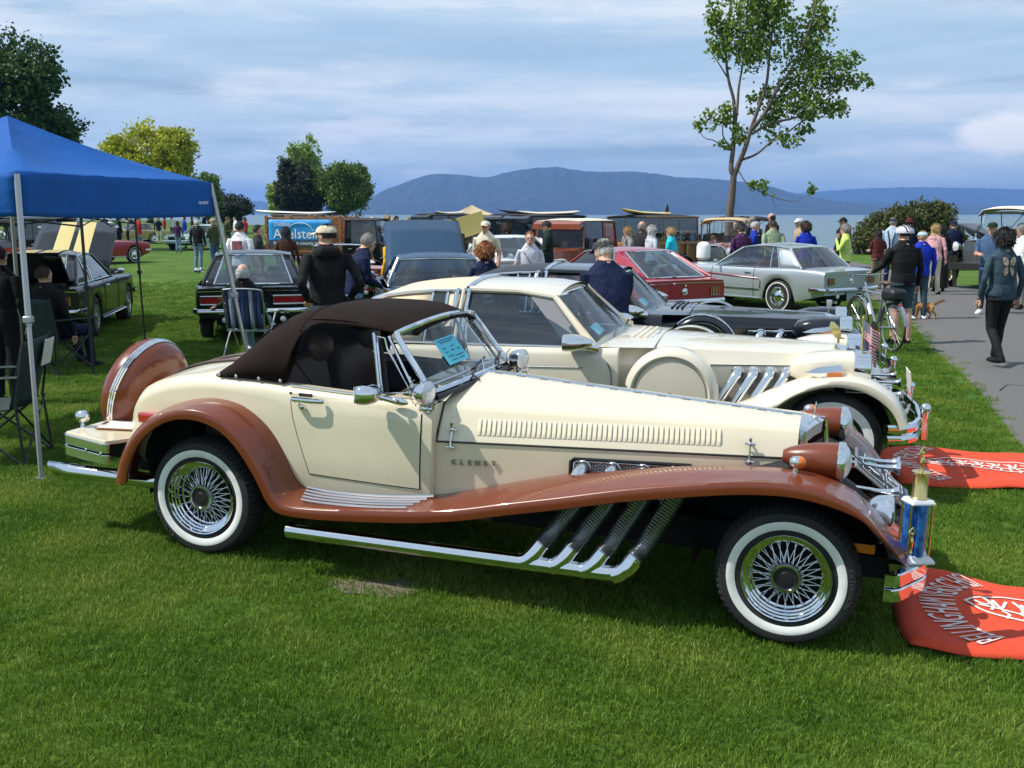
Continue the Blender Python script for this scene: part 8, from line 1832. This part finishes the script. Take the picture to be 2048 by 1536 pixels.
def flag(label, x, y, z, rz, tilt):
    t = thing('flag', label, 'flag', (x, y, z), rz, 'small flags on the cream coupe'); t.rotation_euler = (tilt, 0, rz)
    MB().tube([(0, 0, -.16), (0, 0, .20)], .004, 6).ball((0, 0, .205), .008, 8, 6).build('staff', MAT['gold_metal'], t)
    Wd, Hh = .20, .14
    def Q(a, b, o=0): return Vector((.005 + a * Wd * .55, .030 * sin(a * 9) * a + o, .19 - b * Hh - a * .09))
    m = MB()
    for k in range(13):
        m.cm = k % 2; m.grid([[Q(i / 16, k / 13), Q(i / 16, (k + 1) / 13)] for i in range(17)])
    m.build('stripes', [MAT['flag_red'], MAT['flag_white']], t, smooth=180, weld=False)
    for o in (-.0015, .0015):
        MB().grid([[Q(i / 20, k * 7 / 13 / 4, o) for k in range(5)] for i in range(9)]).build('canton', MAT['flag_blue'], t)
        m = MB()
        for i in range(6):
            for k in range(5): m.ball(Q(.03 + .065 * i, (.06 + .1 * k), o * 1.4), (.0032, .001, .0032), 5, 4)
        m.build('stars', MAT['flag_white'], t)['kind'] = 'stuff'
flag('small striped flag hanging at the cream coupe radiator', 2.53, 7.42, .98, radians(-30), .1); flag('second small striped flag lower on the cream coupe nose', 2.57, 7.50, .84, radians(15), -.15)
# white buckets, boat
x, y = at(1408, 24.2); t = thing('white_drum', 'stack of white rounded drums left of the copper roadster', 'drum', (x, y, 0))
for k, (z0, r) in enumerate(((0, .17), (.42, .165), (.86, .16))): MB().lathe([(r * .7, z0), (r, z0 + .05), (r, z0 + .30), (r * .8, z0 + .38), (r * .45, z0 + .41), (.0001, z0 + .42)], (0, 0, 0), (0, 0, 1), 24).build('drum', MAT['white_plastic'], t)
bt = thing('motor_boat', 'small white motor boat trailing a wake on the bay', 'boat', ((1990 - 1024) / FPX * 1500, 1500, WZ), radians(175))
MB().rings([[Vector((x_, w_ * a, z_)) for a, z_ in ((-1, 1.2), (-.7, .1), (0, -.3), (.7, .1), (1, 1.2))] for x_, w_ in ((-5, 1.6), (-2, 1.8), (2, 1.5), (5, .1))], True).build('hull', MAT['white_plastic'], bt); MB().box((-.6, 0, 1.9), (3.6, 2.4, 1.5)).build('cabin', MAT['white_plastic'], bt, bevel=.3); MB().box((.4, 0, 2.1), (2.0, 2.5, .5)).build('cabin_window', MAT['dark'], bt)
MB().grid([[Vector((x_, w_, .25)), Vector((x_ , -w_, .25))] for x_, w_ in ((-5, 1.2), (-12, 2.2), (-26, 1.2))]).build('wake', MAT['white_plastic'], bt)
# ------------------------------------------------------------ turf blades
gm = bpy.data.materials.new('grass_blade'); gm.use_nodes = True; t = gm.node_tree; b = t.nodes['Principled BSDF']
b.inputs['Roughness'].default_value = .5; b.inputs['Specular IOR Level'].default_value = .3
oi = t.nodes.new('ShaderNodeObjectInfo'); ge = t.nodes.new('ShaderNodeNewGeometry')
def gn(sc, det=4):
    n = t.nodes.new('ShaderNodeTexNoise'); n.inputs['Scale'].default_value = sc; n.inputs['Detail'].default_value = det; t.links.new(ge.outputs['Position'], n.inputs['Vector']); return n.outputs['Fac']
def gr_(f, st):
    r = t.nodes.new('ShaderNodeValToRGB'); e = r.color_ramp.elements
    while len(e) < len(st): e.new(.5)
    for k, (p, c) in enumerate(st): e[k].position = p; e[k].color = (*c, 1)
    t.links.new(f, r.inputs[0]); return r.outputs[0]
def gmx(f, a, c, mode='MIX'):
    m_ = t.nodes.new('ShaderNodeMix'); m_.data_type = 'RGBA'; m_.blend_type = mode
    for s_, v in ((m_.inputs['Factor'], f), (m_.inputs['A'], a), (m_.inputs['B'], c)):
        if isinstance(v, (int, float, tuple)): s_.default_value = v
        else: t.links.new(v, s_)
    return m_.outputs['Result']
big = gr_(gn(1.3, 6), [(.30, (.075, .165, .018)), (.50, (.135, .245, .026)), (.68, (.255, .325, .060))])
isl = gr_(ge.outputs['Random Per Island'], [(0, (.55, .6, .5)), (.6, (1, 1, 1)), (.93, (1.25, 1.2, 1.0)), (1, (2.0, 1.5, 1.3))])
col = gmx(1.0, big, isl, 'MULTIPLY'); t.links.new(col, b.inputs['Base Color'])
trn = t.nodes.new('ShaderNodeBsdfTranslucent'); t.links.new(col, trn.inputs[0]); ms = t.nodes.new('ShaderNodeMixShader'); ms.inputs[0].default_value = .35
t.links.new(b.outputs[0], ms.inputs[1]); t.links.new(trn.outputs[0], ms.inputs[2]); t.links.new(ms.outputs[0], t.nodes['Material Output'].inputs[0])
tufts = bpy.data.collections.new('tufts')
for k in range(6):
    rng = np.random.default_rng(40 + k); m = MB()
    for j in range(46):
        r = .060 * sqrt(rng.random()); a = rng.random() * 6.283; x0, y0 = r * cos(a), r * sin(a); h = .012 + .020 * rng.random(); w = .0013 + .0010 * rng.random(); d = rng.random() * 6.283; ln = h * (.1 + .7 * rng.random()); q = rng.random() * 6.283
        bx_, by_ = w * cos(d), w * sin(d); dx, dy = ln * cos(q), ln * sin(q)
        m.add([(x0 - bx_, y0 - by_, -.004), (x0 + bx_, y0 + by_, -.004), (x0 + bx_ * .8 + dx * .35, y0 + by_ * .8 + dy * .35, h * .6), (x0 - bx_ * .8 + dx * .35, y0 - by_ * .8 + dy * .35, h * .6), (x0 + dx, y0 + dy, h)], [(0, 1, 2, 3), (3, 2, 4)])
    o = bpy.data.objects.new('tuft', m.data('tuft', gm, 0, fix=False, weld=False)); tufts.objects.link(o)
# emitter sheet with a density per point, thinned over the worn patch
ys_ = list(np.arange(2.2, 9.01, .12)) + list(np.arange(9.3, 30, .5)); rows = []; dens = []; scl = []
def path_left(y): return interp(y, [(p[1], p[0]) for p in lft])
for y in ys_:
    hw_ = .54 * y + .4
    for j in range(81):
        x = hw_ * (j / 40 - 1)
        worn = 1 - .97 * math.exp(-(((x + .67) / .25) ** 2 + ((y - 5.0) / .13) ** 2) ** 1.5)
        worn *= 1 - .45 * max(0, sin(x * 2.1 + 1.3) * sin(y * 2.7 + x) - .72) / .28
        f = interp(y, [(2, 480), (5, 440), (8, 300), (12, 150), (18, 75), (25, 35), (30, 0)])
        if 3 < y and x > path_left(min(50, y)) - .06: f = 0
        rows.append((x, y, gz(x, y) + .001)); dens.append(f * worn); scl.append(interp(y, [(2, 1.0), (6, 1.0), (10, 1.15), (18, 1.45), (30, 1.8)]))
fs = [(i * 81 + j, i * 81 + j + 1, (i + 1) * 81 + j + 1, (i + 1) * 81 + j) for i in range(len(ys_) - 1) for j in range(80)]
me = bpy.data.meshes.new('grass'); me.from_pydata(rows, [], fs)
me.attributes.new('dens', 'FLOAT', 'POINT').data.foreach_set('value', dens); me.attributes.new('scl', 'FLOAT', 'POINT').data.foreach_set('value', scl); me.materials.append(gm)
go = bpy.data.objects.new('grass', me); link(go); tag(go, 'short green lawn grass around the parked cars', 'grass', kind='stuff')
ng = bpy.data.node_groups.new('turf', 'GeometryNodeTree'); ng.interface.new_socket('Geometry', in_out='INPUT', socket_type='NodeSocketGeometry'); ng.interface.new_socket('Geometry', in_out='OUTPUT', socket_type='NodeSocketGeometry')
GN = ng.nodes.new; gi, gout = GN('NodeGroupInput'), GN('NodeGroupOutput'); dp, ip, ci = GN('GeometryNodeDistributePointsOnFaces'), GN('GeometryNodeInstanceOnPoints'), GN('GeometryNodeCollectionInfo')
na, nb = GN('GeometryNodeInputNamedAttribute'), GN('GeometryNodeInputNamedAttribute'); na.data_type = nb.data_type = 'FLOAT'; na.inputs['Name'].default_value = 'dens'; nb.inputs['Name'].default_value = 'scl'
rv = GN('FunctionNodeRandomValue'); rv.data_type = 'FLOAT_VECTOR'; rv.inputs[0].default_value = (-.12, -.12, 0); rv.inputs[1].default_value = (.12, .12, 6.283)
rs = GN('FunctionNodeRandomValue'); rs.data_type = 'FLOAT'; rs.inputs[2].default_value = .7; rs.inputs[3].default_value = 1.3
mu = GN('ShaderNodeMath'); mu.operation = 'MULTIPLY'
ci.inputs['Collection'].default_value = tufts; ci.inputs['Separate Children'].default_value = True; ci.inputs['Reset Children'].default_value = True; ip.inputs['Pick Instance'].default_value = True
K = ng.links.new
K(gi.outputs[0], dp.inputs['Mesh']); K(na.outputs[0], dp.inputs['Density']); K(dp.outputs['Points'], ip.inputs['Points']); K(ci.outputs[0], ip.inputs['Instance']); K(rv.outputs[0], ip.inputs['Rotation']); K(rs.outputs[1], mu.inputs[0]); K(nb.outputs[0], mu.inputs[1]); K(mu.outputs[0], ip.inputs['Scale']); K(ip.outputs[0], gout.inputs[0])
md = go.modifiers.new('turf', 'NODES'); md.node_group = ng
mat('soil', (.13, .10, .075), .95, noise=(30, (.20, .165, .125), .35, .7), bump=(60, .8, .01))
m = MB(); R = []
for r in (0.02, .35, .7, 1.0): R.append([Vector((-.67 + .26 * r * cos(a) * (1 + .12 * sin(3 * a)), 5.0 + .13 * r * sin(a) * (1 + .15 * sin(5 * a + 1)), 0)) for a in np.linspace(0, 2 * pi, 25)[:-1]])
for r in R:
    for p in r: p.z = gz(p.x, p.y) + .004
tag(m.rings(R, True, True, False).build('soil_patch', MAT['soil'], None, smooth=180), kind='structure')
